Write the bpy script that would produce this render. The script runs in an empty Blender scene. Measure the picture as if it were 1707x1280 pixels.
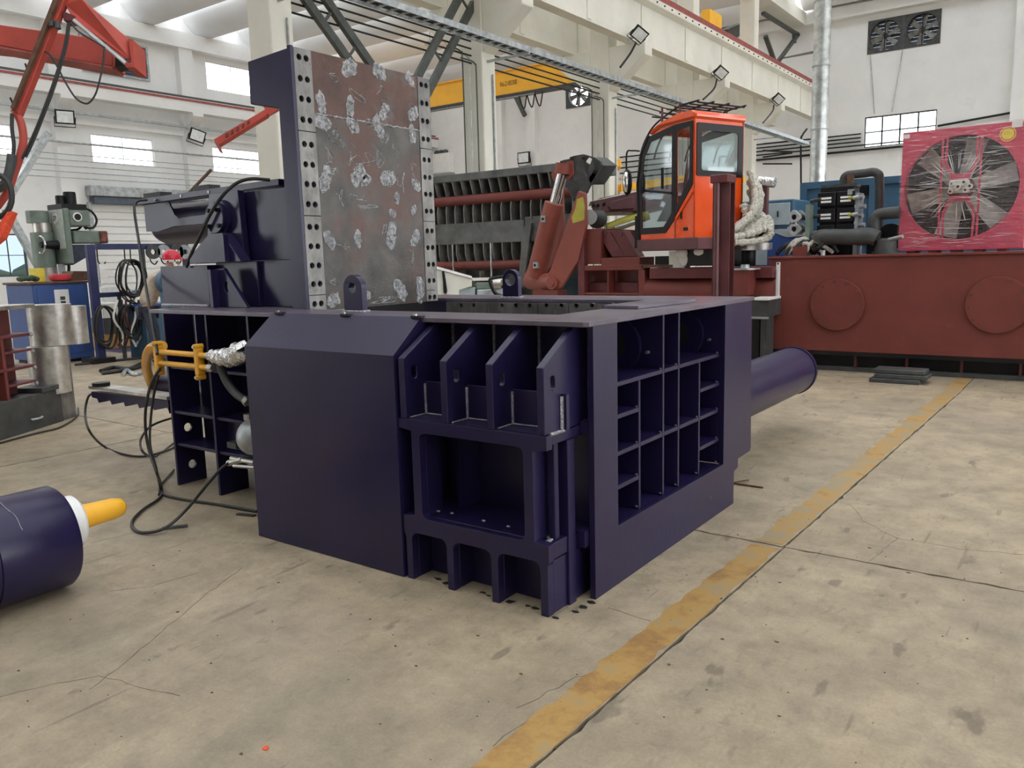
import bpy, bmesh, math, random
from mathutils import Vector, Matrix
from mathutils.geometry import tessellate_polygon
random.seed(7)
sc = bpy.context.scene
COL = sc.collection
PI = math.pi

# ------------------------------------------------------------------ camera
FPX = 1343.35                        # focal length in pixels of the 1707 x 1280 frame
CAMROT = Matrix(((0.8102, 0.0695, -0.5836), (0.5858, -0.1396, 0.7983), (-0.0260, -0.9878, -0.1540)))  # columns: right, down, forward
def _orth(m):
    f = Vector((m[0][2], m[1][2], m[2][2])).normalized()
    r = Vector((m[0][0], m[1][0], m[2][0])); r = (r - f * r.dot(f)).normalized()
    d = f.cross(r)
    return r, d, f
RT, DN, FW = _orth(CAMROT)
EYE = Vector((0, 0, 1.6))
cam = bpy.data.cameras.new('camera'); cam.sensor_fit = 'HORIZONTAL'; cam.sensor_width = 36
cam.lens = FPX / 1707 * 36; cam.clip_end = 400; cam.clip_start = .05
camo = bpy.data.objects.new('camera', cam); COL.objects.link(camo)
camo.matrix_world = Matrix(((RT.x, -DN.x, -FW.x, EYE.x), (RT.y, -DN.y, -FW.y, EYE.y), (RT.z, -DN.z, -FW.z, EYE.z), (0, 0, 0, 1)))
sc.camera = camo

# ------------------------------------------------------------------ world and exposure
world = bpy.data.worlds.new('sky'); sc.world = world; world.use_nodes = True
_bg = world.node_tree.nodes['Background']; _bg.inputs[0].default_value = (0.93, 0.965, 1.0, 1); _bg.inputs[1].default_value = 5.0
sc.view_settings.view_transform = 'Standard'; sc.view_settings.look = 'None'
sc.view_settings.gamma = 1.0; sc.view_settings.use_curve_mapping = False
sc.view_settings.exposure = 0.28
sc.cycles.max_bounces = 10; sc.cycles.diffuse_bounces = 6; sc.cycles.transparent_max_bounces = 16

# measuring: a place on a known plane (metres) from a place in the photograph
def ray(x, y): return RT * (x - 853.5) + DN * (y - 640) + FW * FPX
def at(x, y, ax, v):
    d = ray(x, y); i = 'XYZ'.index(ax); t = (v - EYE[i]) / d[i]; return EYE + d * t
def atd(x, y, depth): return EYE + ray(x, y) * (depth / FPX)

# ------------------------------------------------------------------ materials
MATS = {}
def mat(name, col, rough=.5, metal=0., var=.12, scale=4., bump=0., spec=.5, col2=None, patch=None, coat=0., stretch=None, bscale=None):
    m = bpy.data.materials.new(name); m.use_nodes = True; MATS[name] = m
    nt = m.node_tree; b = nt.nodes['Principled BSDF']; L = nt.links.new
    b.inputs['Roughness'].default_value = rough; b.inputs['Metallic'].default_value = metal
    b.inputs['Specular IOR Level'].default_value = spec; b.inputs['Coat Weight'].default_value = coat
    c = (*col, 1)
    tc = nt.nodes.new('ShaderNodeTexCoord'); mp = nt.nodes.new('ShaderNodeMapping'); L(tc.outputs['Object'], mp.inputs[0])
    if stretch: mp.inputs['Scale'].default_value = stretch
    n = nt.nodes.new('ShaderNodeTexNoise'); n.inputs['Scale'].default_value = scale; n.inputs['Detail'].default_value = 6; n.inputs['Roughness'].default_value = .62
    L(mp.outputs[0], n.inputs['Vector'])
    mx = nt.nodes.new('ShaderNodeMix'); mx.data_type = 'RGBA'
    c2 = (*col2, 1) if col2 else tuple(min(1, v * (1 + var * 1.6)) for v in col) + (1,)
    c1 = c if col2 else tuple(v * (1 - var * 1.6) for v in col) + (1,)
    mx.inputs[6].default_value = c1; mx.inputs[7].default_value = c2
    rp = nt.nodes.new('ShaderNodeMapRange'); rp.inputs[1].default_value = .3; rp.inputs[2].default_value = .7
    L(n.outputs[0], rp.inputs[0]); L(rp.outputs[0], mx.inputs[0])
    out = mx.outputs[2]
    if patch:   # (colour, scale, threshold low, threshold high, amount)
        pc, ps, lo, hi, am = patch
        n2 = nt.nodes.new('ShaderNodeTexNoise'); n2.inputs['Scale'].default_value = ps; n2.inputs['Detail'].default_value = 8; n2.inputs['Roughness'].default_value = .68
        L(tc.outputs['Object'], n2.inputs['Vector'])
        r2 = nt.nodes.new('ShaderNodeMapRange'); r2.inputs[1].default_value = lo; r2.inputs[2].default_value = hi; r2.inputs[4].default_value = am
        L(n2.outputs[0], r2.inputs[0])
        m2 = nt.nodes.new('ShaderNodeMix'); m2.data_type = 'RGBA'; L(r2.outputs[0], m2.inputs[0]); L(out, m2.inputs[6]); m2.inputs[7].default_value = (*pc, 1)
        out = m2.outputs[2]
    L(out, b.inputs['Base Color'])
    rr = nt.nodes.new('ShaderNodeMapRange'); rr.inputs[3].default_value = max(.02, rough - .08); rr.inputs[4].default_value = min(1, rough + .1)
    L(n.outputs[0], rr.inputs[0]); L(rr.outputs[0], b.inputs['Roughness'])
    if bump:
        nb = nt.nodes.new('ShaderNodeTexNoise'); nb.inputs['Scale'].default_value = bscale or scale * 8; nb.inputs['Detail'].default_value = 4; L(mp.outputs[0], nb.inputs['Vector'])
        bp = nt.nodes.new('ShaderNodeBump'); bp.inputs['Strength'].default_value = bump; bp.inputs['Distance'].default_value = .02
        L(nb.outputs[0], bp.inputs['Height']); L(bp.outputs[0], b.inputs['Normal'])
    return m

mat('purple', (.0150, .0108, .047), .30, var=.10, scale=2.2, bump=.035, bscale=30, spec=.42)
mat('purple_worn_sheen', (.115, .095, .125), .30, var=.22, scale=3, patch=((.05, .035, .09), 5, .5, .7, .6), spec=.5)  # worn plate tone with the grazing window reflection put into the colour
mat('purple_edge', (.26, .24, .33), .45, .3, var=.15, scale=9)
mat('steel', (.50, .48, .44), .38, .85, var=.25, scale=6, bump=.05)
mat('weld', (.42, .40, .44), .35, .8, var=.3, scale=60, bump=.6, bscale=160)
mat('liner', (.215, .208, .195), .45, .55, var=.3, scale=7, patch=((.10, .095, .09), 9, .5, .68, .8), bump=.06, stretch=(1, 1, .35))
mat('lid_face', (.062, .056, .050), .34, .45, var=.35, scale=5, patch=((.085, .040, .030), 1.9, .46, .60, .85), bump=.12, bscale=60)
mat('lid_upper', (.082, .040, .030), .38, .35, var=.3, scale=4, patch=((.14, .13, .12), 2.6, .52, .70, .8), bump=.12, bscale=60)
mat('weld_white', (.40, .40, .41), .48, .35, var=.45, scale=45, bump=.8, bscale=120)
mat('hole', (.008, .008, .009), .8, var=0)
mat('red', (.165, .034, .026), .55, var=.10, scale=2.5, patch=((.30, .10, .08), 6, .6, .8, .35), bump=.03)
mat('red_lit', (.27, .068, .048), .5, var=.12, scale=2.5, patch=((.20, .045, .035), 5, .55, .75, .5))  # lit copy of red: stronger light on cylinder and bracket put into the colour
mat('red_dark', (.13, .028, .03), .5, var=.15, scale=4)
mat('red_jib', (.42, .058, .040), .5, var=.14, scale=2.5, patch=((.22, .07, .06), 8, .6, .75, .6))
mat('maroon', (.11, .036, .040), .38, var=.18, scale=4)
mat('orange', (.82, .088, .006), .24, var=.05, scale=2, coat=.5)
mat('yellow', (.80, .40, .035), .38, var=.08, scale=5)
mat('yellow_crane', (.95, .47, .03), .5, var=.06, scale=1, patch=((.55, .22, .05), 3, .62, .8, .5))
mat('yellow_plastic', (.90, .46, .03), .35, var=.05, scale=4)
mat('olive', (.42, .38, .05), .4, var=.1, scale=5)
mat('dark_grey', (.055, .058, .058), .55, .1, var=.25, scale=5, patch=((.15, .14, .13), 7, .55, .75, .5))
mat('hopper', (.115, .120, .118), .55, .15, var=.28, scale=3.5, patch=((.15, .15, .145), 9, .55, .75, .55))
mat('black', (.009, .009, .010), .42, var=.2, scale=8, spec=.3)
mat('fin_grey', (.19, .19, .18), .5, .1, var=.25, scale=6)  # light on the hopper fins put into a paler grey; also fan blades
mat('rubber', (.02, .02, .02), .48, var=.2, scale=30)
mat('chrome', (.75, .75, .75), .14, 1, var=.06, scale=4)
mat('galv', (.42, .45, .46), .42, .55, var=.22, scale=6)
mat('galv_duct', (.56, .58, .57), .30, .8, var=.22, scale=5, bump=.1, bscale=14)
mat('brace', (.075, .082, .075), .55, .2, var=.2, scale=5)
mat('white_wall', (.80, .80, .79), .75, var=.035, scale=.5, patch=((.66, .65, .62), 1.3, .56, .78, .5), bump=.04, bscale=3)
mat('cream', (.74, .72, .63), .65, var=.05, scale=1.2, patch=((.60, .57, .48), 2.4, .56, .78, .5))
mat('roof', (.74, .75, .76), .8, var=.03, scale=.6)
mat('green', (.17, .22, .185), .42, var=.12, scale=6)
mat('green_lt', (.42, .47, .43), .45, var=.15, scale=18)
mat('blue', (.035, .085, .27), .4, var=.12, scale=4)
mat('blue_dk', (.02, .028, .10), .4, var=.15, scale=4)
mat('blue_box', (.040, .105, .175), .5, var=.1, scale=3)
mat('teal_dk', (.02, .06, .085), .55, var=.2, scale=4)
mat('grey_cab', (.38, .45, .47), .5, var=.08, scale=4)
mat('pale', (.68, .66, .58), .5, var=.06, scale=3)
mat('beige', (.50, .42, .33), .85, var=.18, scale=14, bump=.4, bscale=30)
mat('cloth_dk', (.05, .06, .09), .85, var=.2, scale=12)
mat('skin', (.45, .25, .17), .5, var=.06, scale=10)
mat('helmet', (.62, .02, .05), .25, var=.05, scale=6)
mat('rope', (.62, .60, .52), .9, var=.3, scale=40, bump=.8, bscale=120)
mat('pink', (.62, .06, .12), .4, var=.1, scale=5)
mat('cooler_blade', (.40, .40, .36), .5, .2, var=.2, scale=10)
mat('fins', (.05, .05, .05), .6, .2, var=.4, scale=3, stretch=(1, 1, 60))
mat('wood', (.50, .25, .06), .6, var=.2, scale=8)
mat('brown', (.11, .055, .03), .6, var=.3, scale=12)
mat('foil', (.72, .72, .72), .22, .9, var=.2, scale=30, bump=1.0, bscale=26)
mat('white_paint', (.82, .82, .80), .4, var=.05, scale=8)
mat('red_plastic', (.70, .06, .08), .35, var=.1, scale=8)
mat('flame', (.75, .08, .03), .6, var=.2, scale=20)
mat('lamp_glass', (.75, .78, .78), .12, var=.1, scale=6)
mat('back_wall', (.34, .34, .33), .8, var=.08, scale=.6)
mat('rail_red', (.33, .085, .075), .6, var=.25, scale=6)
mat('louvre', (.09, .11, .145), .5, .2, var=.15, scale=5)
mat('hedge', (.05, .08, .05), .9, var=.3, scale=2)
mat('ground_out', (.40, .42, .40), .9, var=.1, scale=.5)
mat('yellow_tag', (.85, .70, .08), .5, var=.08, scale=20)
mat('cardboard', (.42, .33, .20), .8, var=.1, scale=8)
mat('crack', (.11, .095, .07), .9, var=.2, scale=9)
mat('ink', (.01, .01, .01), .6, var=0)

def clear_mat(name, tint, alpha, rough=.04, bump=0., stretch=None):
    m = bpy.data.materials.new(name); m.use_nodes = True; MATS[name] = m; nt = m.node_tree; L = nt.links.new
    for n in list(nt.nodes): nt.nodes.remove(n)
    o = nt.nodes.new('ShaderNodeOutputMaterial'); t = nt.nodes.new('ShaderNodeBsdfTransparent'); g = nt.nodes.new('ShaderNodeBsdfGlossy')
    x = nt.nodes.new('ShaderNodeMixShader'); t.inputs[0].default_value = (*tint, 1); g.inputs['Roughness'].default_value = rough
    fr = nt.nodes.new('ShaderNodeLayerWeight'); pw = nt.nodes.new('ShaderNodeMath'); pw.operation = 'POWER'; pw.inputs[1].default_value = 4.5; L(fr.outputs['Facing'], pw.inputs[0])
    ad = nt.nodes.new('ShaderNodeMath'); ad.operation = 'MULTIPLY_ADD'; ad.use_clamp = True; ad.inputs[1].default_value = .8; ad.inputs[2].default_value = .03 + alpha
    L(pw.outputs[0], ad.inputs[0]); L(ad.outputs[0], x.inputs[0]); L(t.outputs[0], x.inputs[1]); L(g.outputs[0], x.inputs[2]); L(x.outputs[0], o.inputs[0])
    if bump:
        tc = nt.nodes.new('ShaderNodeTexCoord'); mp = nt.nodes.new('ShaderNodeMapping'); L(tc.outputs['Object'], mp.inputs[0])
        if stretch: mp.inputs['Scale'].default_value = stretch
        nb = nt.nodes.new('ShaderNodeTexNoise'); nb.inputs['Scale'].default_value = 6; nb.inputs['Detail'].default_value = 6; L(mp.outputs[0], nb.inputs['Vector'])
        bp = nt.nodes.new('ShaderNodeBump'); bp.inputs['Strength'].default_value = bump; bp.inputs['Distance'].default_value = .05
        L(nb.outputs[0], bp.inputs['Height']); L(bp.outputs[0], g.inputs['Normal']); L(bp.outputs[0], fr.inputs['Normal'])
    return m
clear_mat('pane', (.97, .98, 1), .02)
clear_mat('pane_tint', (.38, .42, .45), .02)  # tint put into the glass to dim daylight in the low window
clear_mat('cab_glass', (.86, .91, .92), .03)
clear_mat('wrap', (.97, .94, .95), .07, .07, .9, (1, 1, 7))

# ---- concrete floor
def concrete():
    m = bpy.data.materials.new('concrete'); m.use_nodes = True; MATS['concrete'] = m; nt = m.node_tree; L = nt.links.new; N = nt.nodes.new
    b = nt.nodes['Principled BSDF']; tc = N('ShaderNodeTexCoord')
    def noise(s, d=8, r=.6, st=None, rot=0):
        n = N('ShaderNodeTexNoise'); n.inputs['Scale'].default_value = s; n.inputs['Detail'].default_value = d; n.inputs['Roughness'].default_value = r
        if st:
            mp = N('ShaderNodeMapping'); mp.inputs['Scale'].default_value = st; mp.inputs['Rotation'].default_value = (0, 0, rot); L(tc.outputs['Object'], mp.inputs[0]); L(mp.outputs[0], n.inputs[0])
        else: L(tc.outputs['Object'], n.inputs[0])
        return n.outputs[0]
    def rng(s, a, c, lo=0, hi=1):
        r = N('ShaderNodeMapRange'); r.inputs[1].default_value = a; r.inputs[2].default_value = c; r.inputs[3].default_value = lo; r.inputs[4].default_value = hi; L(s, r.inputs[0]); return r.outputs[0]
    def mixc(f, a, c):
        x = N('ShaderNodeMix'); x.data_type = 'RGBA'; L(f, x.inputs[0])
        for s, v in ((6, a), (7, c)):
            if isinstance(v, tuple): x.inputs[s].default_value = (*v, 1)
            else: L(v, x.inputs[s])
        return x.outputs[2]
    c = mixc(rng(noise(.7, 9, .6), .3, .7), (.385, .330, .235), (.535, .465, .340))
    c = mixc(rng(noise(.45, 6, .6), .44, .70, 0, .75), c, (.27, .245, .20))
    c = mixc(rng(noise(5, 8, .72), .47, .70, 0, .6), c, (.27, .245, .19))
    c = mixc(rng(noise(26, 4, .62, (1, .35, 1), .6), .57, .70, 0, .42), c, (.24, .21, .165))
    c = mixc(rng(noise(1.6, 6, .6, (1, .3, 1), -.5), .60, .74, 0, .45), c, (.62, .56, .43))
    c = mixc(rng(noise(7, 3, .5, (1, .45, 1), .9), .66, .71, 0, .65), c, (.16, .14, .11))
    # scuff marks, long thin dark strokes
    c = mixc(rng(noise(3.2, 3, .5, (6, .5, 1), .9), .67, .72, 0, .6), c, (.20, .17, .13))
    g = N('ShaderNodeMix'); g.data_type = 'RGBA'; g.blend_type = 'MULTIPLY'; g.inputs[0].default_value = 1; g.inputs[7].default_value = (.88, .82, .765, 1); L(c, g.inputs[6]); c = g.outputs[2]
    def lum(c, f):
        v = N('ShaderNodeVectorMath'); v.operation = 'SCALE'; L(c, v.inputs[0]); L(f, v.inputs['Scale']); return v.outputs[0]
    c = lum(c, rng(noise(3.4, 10, .74), .32, .68, .74, 1.14)); c = lum(c, rng(noise(75, 5, .7), .3, .7, .88, 1.10))
    vo = N('ShaderNodeTexVoronoi'); vo.inputs['Scale'].default_value = 5.5
    mpv = N('ShaderNodeMapping'); mpv.inputs['Scale'].default_value = (1, .42, 1); mpv.inputs['Rotation'].default_value = (0, 0, .75); L(tc.outputs['Object'], mpv.inputs[0])
    wn_ = N('ShaderNodeMix'); wn_.data_type = 'RGBA'; wn_.blend_type = 'LINEAR_LIGHT'; wn_.inputs[0].default_value = .10; nn = N('ShaderNodeTexNoise'); nn.inputs['Scale'].default_value = 9; nn.inputs['Detail'].default_value = 5; L(tc.outputs['Object'], nn.inputs[0])
    L(mpv.outputs[0], wn_.inputs[6]); L(nn.outputs['Color'], wn_.inputs[7]); L(wn_.outputs[2], vo.inputs['Vector'])
    gate = rng(noise(1.3, 5, .6), .46, .58)
    dv = N('ShaderNodeMath'); dv.operation = 'MULTIPLY'; L(rng(vo.outputs['Distance'], .06, .13, 1, 0), dv.inputs[0]); L(gate, dv.inputs[1])
    c = mixc(rng(dv.outputs[0], 0, 1, 0, .6), c, (.15, .13, .105))
    c = mixc(rng(noise(.8, 4, .5), .58, .72, 0, .28), c, (.42, .33, .28))
    L(c, b.inputs['Base Color'])
    L(rng(noise(2.5, 6), .2, .8, .42, .72), b.inputs['Roughness'])
    bp = N('ShaderNodeBump'); bp.inputs['Strength'].default_value = .45; bp.inputs['Distance'].default_value = .01
    L(noise(30, 8, .75), bp.inputs['Height']); L(bp.outputs[0], b.inputs['Normal'])
concrete()
def line_paint(name, off):
    m = bpy.data.materials.new(name); m.use_nodes = True; MATS[name] = m; nt = m.node_tree; L = nt.links.new; N = nt.nodes.new
    b = nt.nodes['Principled BSDF']; b.inputs['Roughness'].default_value = .6; tc = N('ShaderNodeTexCoord')
    n = N('ShaderNodeTexNoise'); n.inputs['Scale'].default_value = 3.2; n.inputs['Detail'].default_value = 9; n.inputs['Roughness'].default_value = .7; L(tc.outputs['Object'], n.inputs[0])
    cr = N('ShaderNodeValToRGB'); e = cr.color_ramp.elements; e[0].position = .32 - off; e[0].color = (.20, .11, .045, 1); e[1].position = .66 - off; e[1].color = (.30, .25, .16, 1)
    k = e.new(.44 - off); k.color = (.31, .17, .055, 1); k = e.new(.53 - off); k.color = (.40, .24, .07, 1)
    L(n.outputs[0], cr.inputs[0]); L(cr.outputs[0], b.inputs['Base Color'])
line_paint('line_paint', 0)
line_paint('line_faded', .07)

# ------------------------------------------------------------------ mesh helpers
def catmull(pts, k=6, closed=False):
    p = [Vector(q) for q in pts]
    if len(p) < 3: return p
    out = []
    n = len(p)
    for i in range(n if closed else n - 1):
        a = p[(i - 1) % n] if (closed or i > 0) else p[0] * 2 - p[1]
        b, c = p[i], p[(i + 1) % n]
        d = p[(i + 2) % n] if (closed or i + 2 < n) else p[-1] * 2 - p[-2]
        for j in range(k):
            t = j / k
            out.append(.5 * ((2 * b) + (c - a) * t + (2 * a - 5 * b + 4 * c - d) * t * t + (3 * b - a - 3 * c + d) * t ** 3))
    if not closed: out.append(p[-1])
    return out
def circle2(cx, cy, r, n=12, r2=None): return [(cx + r * math.cos(2 * PI * i / n), cy + (r2 or r) * math.sin(2 * PI * i / n)) for i in range(n)]
def rrect(x0, x1, y0, y1, r, n=4, corners=(1, 1, 1, 1)):
    o = []
    for k, (cx, cy, a) in enumerate(((x1, y1, 0), (x0, y1, 1), (x0, y0, 2), (x1, y0, 3))):
        if not corners[k]: o.append((cx, cy)); continue
        mx, my = cx + (-r if k in (0, 3) else r), cy + (-r if k in (0, 1) else r)
        for i in range(n + 1):
            t = a * PI / 2 + i / n * PI / 2; o.append((mx + r * math.cos(t), my + r * math.sin(t)))
    return o

class MB:
    def __init__(s): s.v = []; s.f = []
    def add(s, vs, fs):
        b = len(s.v); s.v += [tuple(v) for v in vs]; s.f += [tuple(b + i for i in f) for f in fs]; return s
    def box(s, x0, x1, y0, y1, z0, z1):
        return s.hexa([(x0, y0, z0), (x1, y0, z0), (x1, y1, z0), (x0, y1, z0), (x0, y0, z1), (x1, y0, z1), (x1, y1, z1), (x0, y1, z1)])
    def hexa(s, v): return s.add(v, [(0, 3, 2, 1), (4, 5, 6, 7), (0, 1, 5, 4), (1, 2, 6, 5), (2, 3, 7, 6), (3, 0, 4, 7)])
    def bar(s, p, q, w, h, up=(0, 0, 1)):
        p, q = Vector(p), Vector(q); d = (q - p).normalized(); u = Vector(up)
        if abs(d.dot(u)) > .98: u = Vector((1, 0, 0))
        a = d.cross(u).normalized(); u = a.cross(d).normalized(); a *= w / 2; u *= h / 2
        return s.hexa([p - a - u, p + a - u, q + a - u, q - a - u, p - a + u, p + a + u, q + a + u, q - a + u])
    def tube(s, pts, r, n=8, caps=True, closed=False):
        pts = [Vector(p) for p in pts]; m = len(pts); R = r if isinstance(r, (list, tuple)) else [r] * m
        base = len(s.v); prev = None
        for i, p in enumerate(pts):
            if closed: d = pts[(i + 1) % m] - pts[i - 1]
            else: d = pts[min(i + 1, m - 1)] - pts[max(i - 1, 0)]
            if d.length < 1e-9: d = Vector((0, 0, 1))
            d.normalize()
            if prev is None:
                u = Vector((0, 0, 1)) if abs(d.z) < .9 else Vector((1, 0, 0))
                a = d.cross(u).normalized()
            else:
                a = prev - d * prev.dot(d)
                a = a.normalized() if a.length > 1e-6 else d.orthogonal().normalized()
            prev = a; b = d.cross(a)
            for k in range(n):
                t = 2 * PI * k / n; s.v.append(tuple(p + (a * math.cos(t) + b * math.sin(t)) * R[i]))
        for i in range(m if closed else m - 1):
            j = (i + 1) % m
            for k in range(n): s.f.append((base + i * n + k, base + i * n + (k + 1) % n, base + j * n + (k + 1) % n, base + j * n + k))
        if caps and not closed:
            s.f.append(tuple(base + k for k in range(n))[::-1]); s.f.append(tuple(base + (m - 1) * n + k for k in range(n)))
        return s
    def cyl(s, p, q, r, n=24, r2=None): return s.tube([p, q], [r, r if r2 is None else r2], n)
    def lathe(s, p, q, prof, n=24):     # prof: (t along p->q in metres, radius)
        p, q = Vector(p), Vector(q); d = (q - p).normalized()
        return s.tube([p + d * t for t, _ in prof], [max(r, 1e-4) for _, r in prof], n) if False else s._lathe(p, d, prof, n)
    def _lathe(s, p, d, prof, n):
        u = Vector((0, 0, 1)) if abs(d.z) < .9 else Vector((1, 0, 0)); a = d.cross(u).normalized(); b = d.cross(a); base = len(s.v)
        for t, r in prof:
            for k in range(n):
                w = 2 * PI * k / n; s.v.append(tuple(p + d * t + (a * math.cos(w) + b * math.sin(w)) * max(r, 1e-4)))
        for i in range(len(prof) - 1):
            for k in range(n): s.f.append((base + i * n + k, base + i * n + (k + 1) % n, base + (i + 1) * n + (k + 1) % n, base + (i + 1) * n + k))
        s.f.append(tuple(base + k for k in range(n))[::-1]); m = len(prof) - 1; s.f.append(tuple(base + m * n + k for k in range(n)))
        return s
    def plate(s, outer, holes, ax, a0, a1):
        loops = [outer] + list(holes)
        def w(p, a): return {'X': (a, p[0], p[1]), 'Y': (p[0], a, p[1]), 'Z': (p[0], p[1], a)}[ax]
        tri = tessellate_polygon([[Vector((p[0], p[1], 0)) for p in l] for l in loops])
        flat = [p for l in loops for p in l]; n = len(flat); b = len(s.v)
        s.v += [w(p, a0) for p in flat] + [w(p, a1) for p in flat]
        for t in tri: s.f.append((b + t[0], b + t[1], b + t[2])); s.f.append((b + n + t[2], b + n + t[1], b + n + t[0]))
        o = 0
        for l in loops:
            k = len(l)
            for i in range(k): j = (i + 1) % k; s.f.append((b + o + i, b + o + j, b + n + o + j, b + n + o + i))
            o += k
        return s
    def slab(s, pts, off):      # polygon of 3-D points pushed along a vector
        pts = [Vector(p) for p in pts]; off = Vector(off); n = len(pts); b = len(s.v)
        s.v += [tuple(p) for p in pts] + [tuple(p + off) for p in pts]
        s.f.append(tuple(b + i for i in range(n))); s.f.append(tuple(b + n + i for i in range(n))[::-1])
        for i in range(n): j = (i + 1) % n; s.f.append((b + i, b + j, b + n + j, b + n + i))
        return s
    def ball(s, c, rx, ry=None, rz=None, nu=16, nv=10, v0=-1., v1=1.):
        ry = ry or rx; rz = rz or rx; b = len(s.v)
        for i in range(nv + 1):
            ph = math.asin(max(-1, min(1, v0 + (v1 - v0) * i / nv)))
            for k in range(nu): t = 2 * PI * k / nu; s.v.append((c[0] + rx * math.cos(ph) * math.cos(t), c[1] + ry * math.cos(ph) * math.sin(t), c[2] + rz * math.sin(ph)))
        for i in range(nv):
            for k in range(nu): s.f.append((b + i * nu + k, b + i * nu + (k + 1) % nu, b + (i + 1) * nu + (k + 1) % nu, b + (i + 1) * nu + k))
        s.f.append(tuple(b + k for k in range(nu))[::-1]); s.f.append(tuple(b + nv * nu + k for k in range(nu)))
        return s
    def mesh(s, name, m, smooth=False, recalc=True, org=None):
        me = bpy.data.meshes.new(name); vs = s.v
        if org is not None: vs = [(v[0] - org[0], v[1] - org[1], v[2] - org[2]) for v in s.v]
        me.from_pydata(vs, [], s.f); me.update()
        if recalc:
            bm = bmesh.new(); bm.from_mesh(me); bmesh.ops.remove_doubles(bm, verts=bm.verts, dist=1e-6); bmesh.ops.recalc_face_normals(bm, faces=bm.faces); bm.to_mesh(me); bm.free()
        me.materials.append(MATS[m])
        if smooth:
            for p in me.polygons: p.use_smooth = True
            me.set_sharp_from_angle(angle=math.radians(38))
        return me
    def build(s, name, m, parent=None, smooth=False, bevel=0., org=None, label=None):
        # org: world position of the object's origin (top-level); parts keep world coordinates through the parent's inverse
        if parent is None and org is None:
            xs = [v[0] for v in s.v]; ys = [v[1] for v in s.v]; zs = [v[2] for v in s.v]
            org = ((min(xs) + max(xs)) / 2, (min(ys) + max(ys)) / 2, min(zs))
        o = bpy.data.objects.new(name, s.mesh(name, m, smooth, True, org)); COL.objects.link(o)
        if org is not None: o.location = org
        if parent is not None:
            o.parent = parent; o.matrix_parent_inverse = PMI[parent.name]
            PMI[o.name] = Matrix.Translation(Vector(org)).inverted() if org is not None else Matrix.Identity(4)
        else: PMI[o.name] = Matrix.Translation(Vector(org)).inverted()
        if bevel:
            b = o.modifiers.new('bevel', 'BEVEL'); b.width = bevel; b.segments = 1; b.limit_method = 'ANGLE'; b.angle_limit = math.radians(50)
        if label: o['label'] = label
        return o
PMI = {}
def thing(name, org, label, cat, group=None, kind=None):
    o = bpy.data.objects.new(name, None); COL.objects.link(o); o.location = org; o.empty_display_size = .2
    PMI[o.name] = Matrix.Translation(Vector(org)).inverted()
    if label: o['label'] = label
    if cat: o['category'] = cat
    if group: o['group'] = group
    if kind: o['kind'] = kind
    return o
def tag(o, label, cat, group=None, kind=None):
    o['label'] = label
    if cat: o['category'] = cat
    if group: o['group'] = group
    if kind: o['kind'] = kind
    return o
def struct(o, label=None):
    o['kind'] = 'structure'
    if label: o['label'] = label
    return o
def share(src, name, loc, parent, rot=None):
    # another copy of a small part that keeps its mesh; src built around its own origin
    o = src.copy(); o.name = name; COL.objects.link(o); o.parent = parent; o.matrix_parent_inverse = PMI[parent.name]; o.location = loc
    if rot: o.rotation_euler = rot
    return o
# ================================================================== the hall
XW, YE = -36.0, 40.6          # side wall, end wall
COLX = -12.0                  # column row, 6 m apart
COLY = [9.58 + 6 * i for i in range(5)]

# ---- floor: slabs with open joints
floor = struct(MB().box(-60, 30, -14, 60, -.30, -.035).build('floor', 'dark_grey', org=(0, 0, -.3)))
xj = [-37, -31.3, -25.3, -19.3, -13.3, -7.3, -1.305, 4.7, 12]
yj = [-12, -7.73, -1.73, 4.27, 10.27, 16.27, 22.27, 28.27, 34.27, 41]
def slab_mesh(x0, x1, y0, y1):
    # a slab with slightly ragged arrises
    mb = MB(); g = .004; o = []
    def edge(ax, ay, bx, by, nx, ny):
        L = math.hypot(bx - ax, by - ay); n = max(4, int(L / .06)) if min(abs(ax), abs(bx)) < 8 and min(abs(ay), abs(by)) < 9 else 6
        for i in range(n):
            t = i / n; w = abs(random.gauss(0, .0035)) + (random.random() < .05) * random.random() * .015
            o.append((ax + (bx - ax) * t + nx * (g + w), ay + (by - ay) * t + ny * (g + w)))
    edge(x0, y0, x1, y0, 0, 1); edge(x1, y0, x1, y1, -1, 0); edge(x1, y1, x0, y1, 0, -1); edge(x0, y1, x0, y0, 1, 0)
    o = [(x + .0205 * (min(y, 10.27) - 4.27) if abs(x + 1.305) < .05 else x, y) for x, y in o]
    return mb.plate(o, [], 'Z', -.04, 0)
for i in range(len(xj) - 1):
    for j in range(len(yj) - 1):
        if i == len(xj) - 2 and j > 4: pass
        slab_mesh(xj[i], xj[i + 1], yj[j], yj[j + 1]).build('floor_slab', 'concrete', floor)
# worn yellow line
def floor_line(ya, yb, m, label, jit):
    lp = []; rp_ = []; y = ya
    while y < yb:
        dx = .0205 * (min(y, 10.27) - 4.27); lp.append((-1.472 + dx + random.gauss(0, jit), y)); rp_.append((-1.316 + dx + random.gauss(0, jit * .5) - (random.random() < .1) * .015, y)); y += .07 if y < 8 else .4
    tag(MB().plate(rp_ + lp[::-1], [], 'Z', .0003, .0016).build('floor_marking', m), label, 'floor marking')
floor_line(-2.0, 4.25, 'line_paint', 'worn ochre lane line on the floor in front of the baler', .006)
floor_line(4.30, 40.3, 'line_faded', 'fainter far stretch of the ochre lane line running to the red tank', .012)
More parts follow.
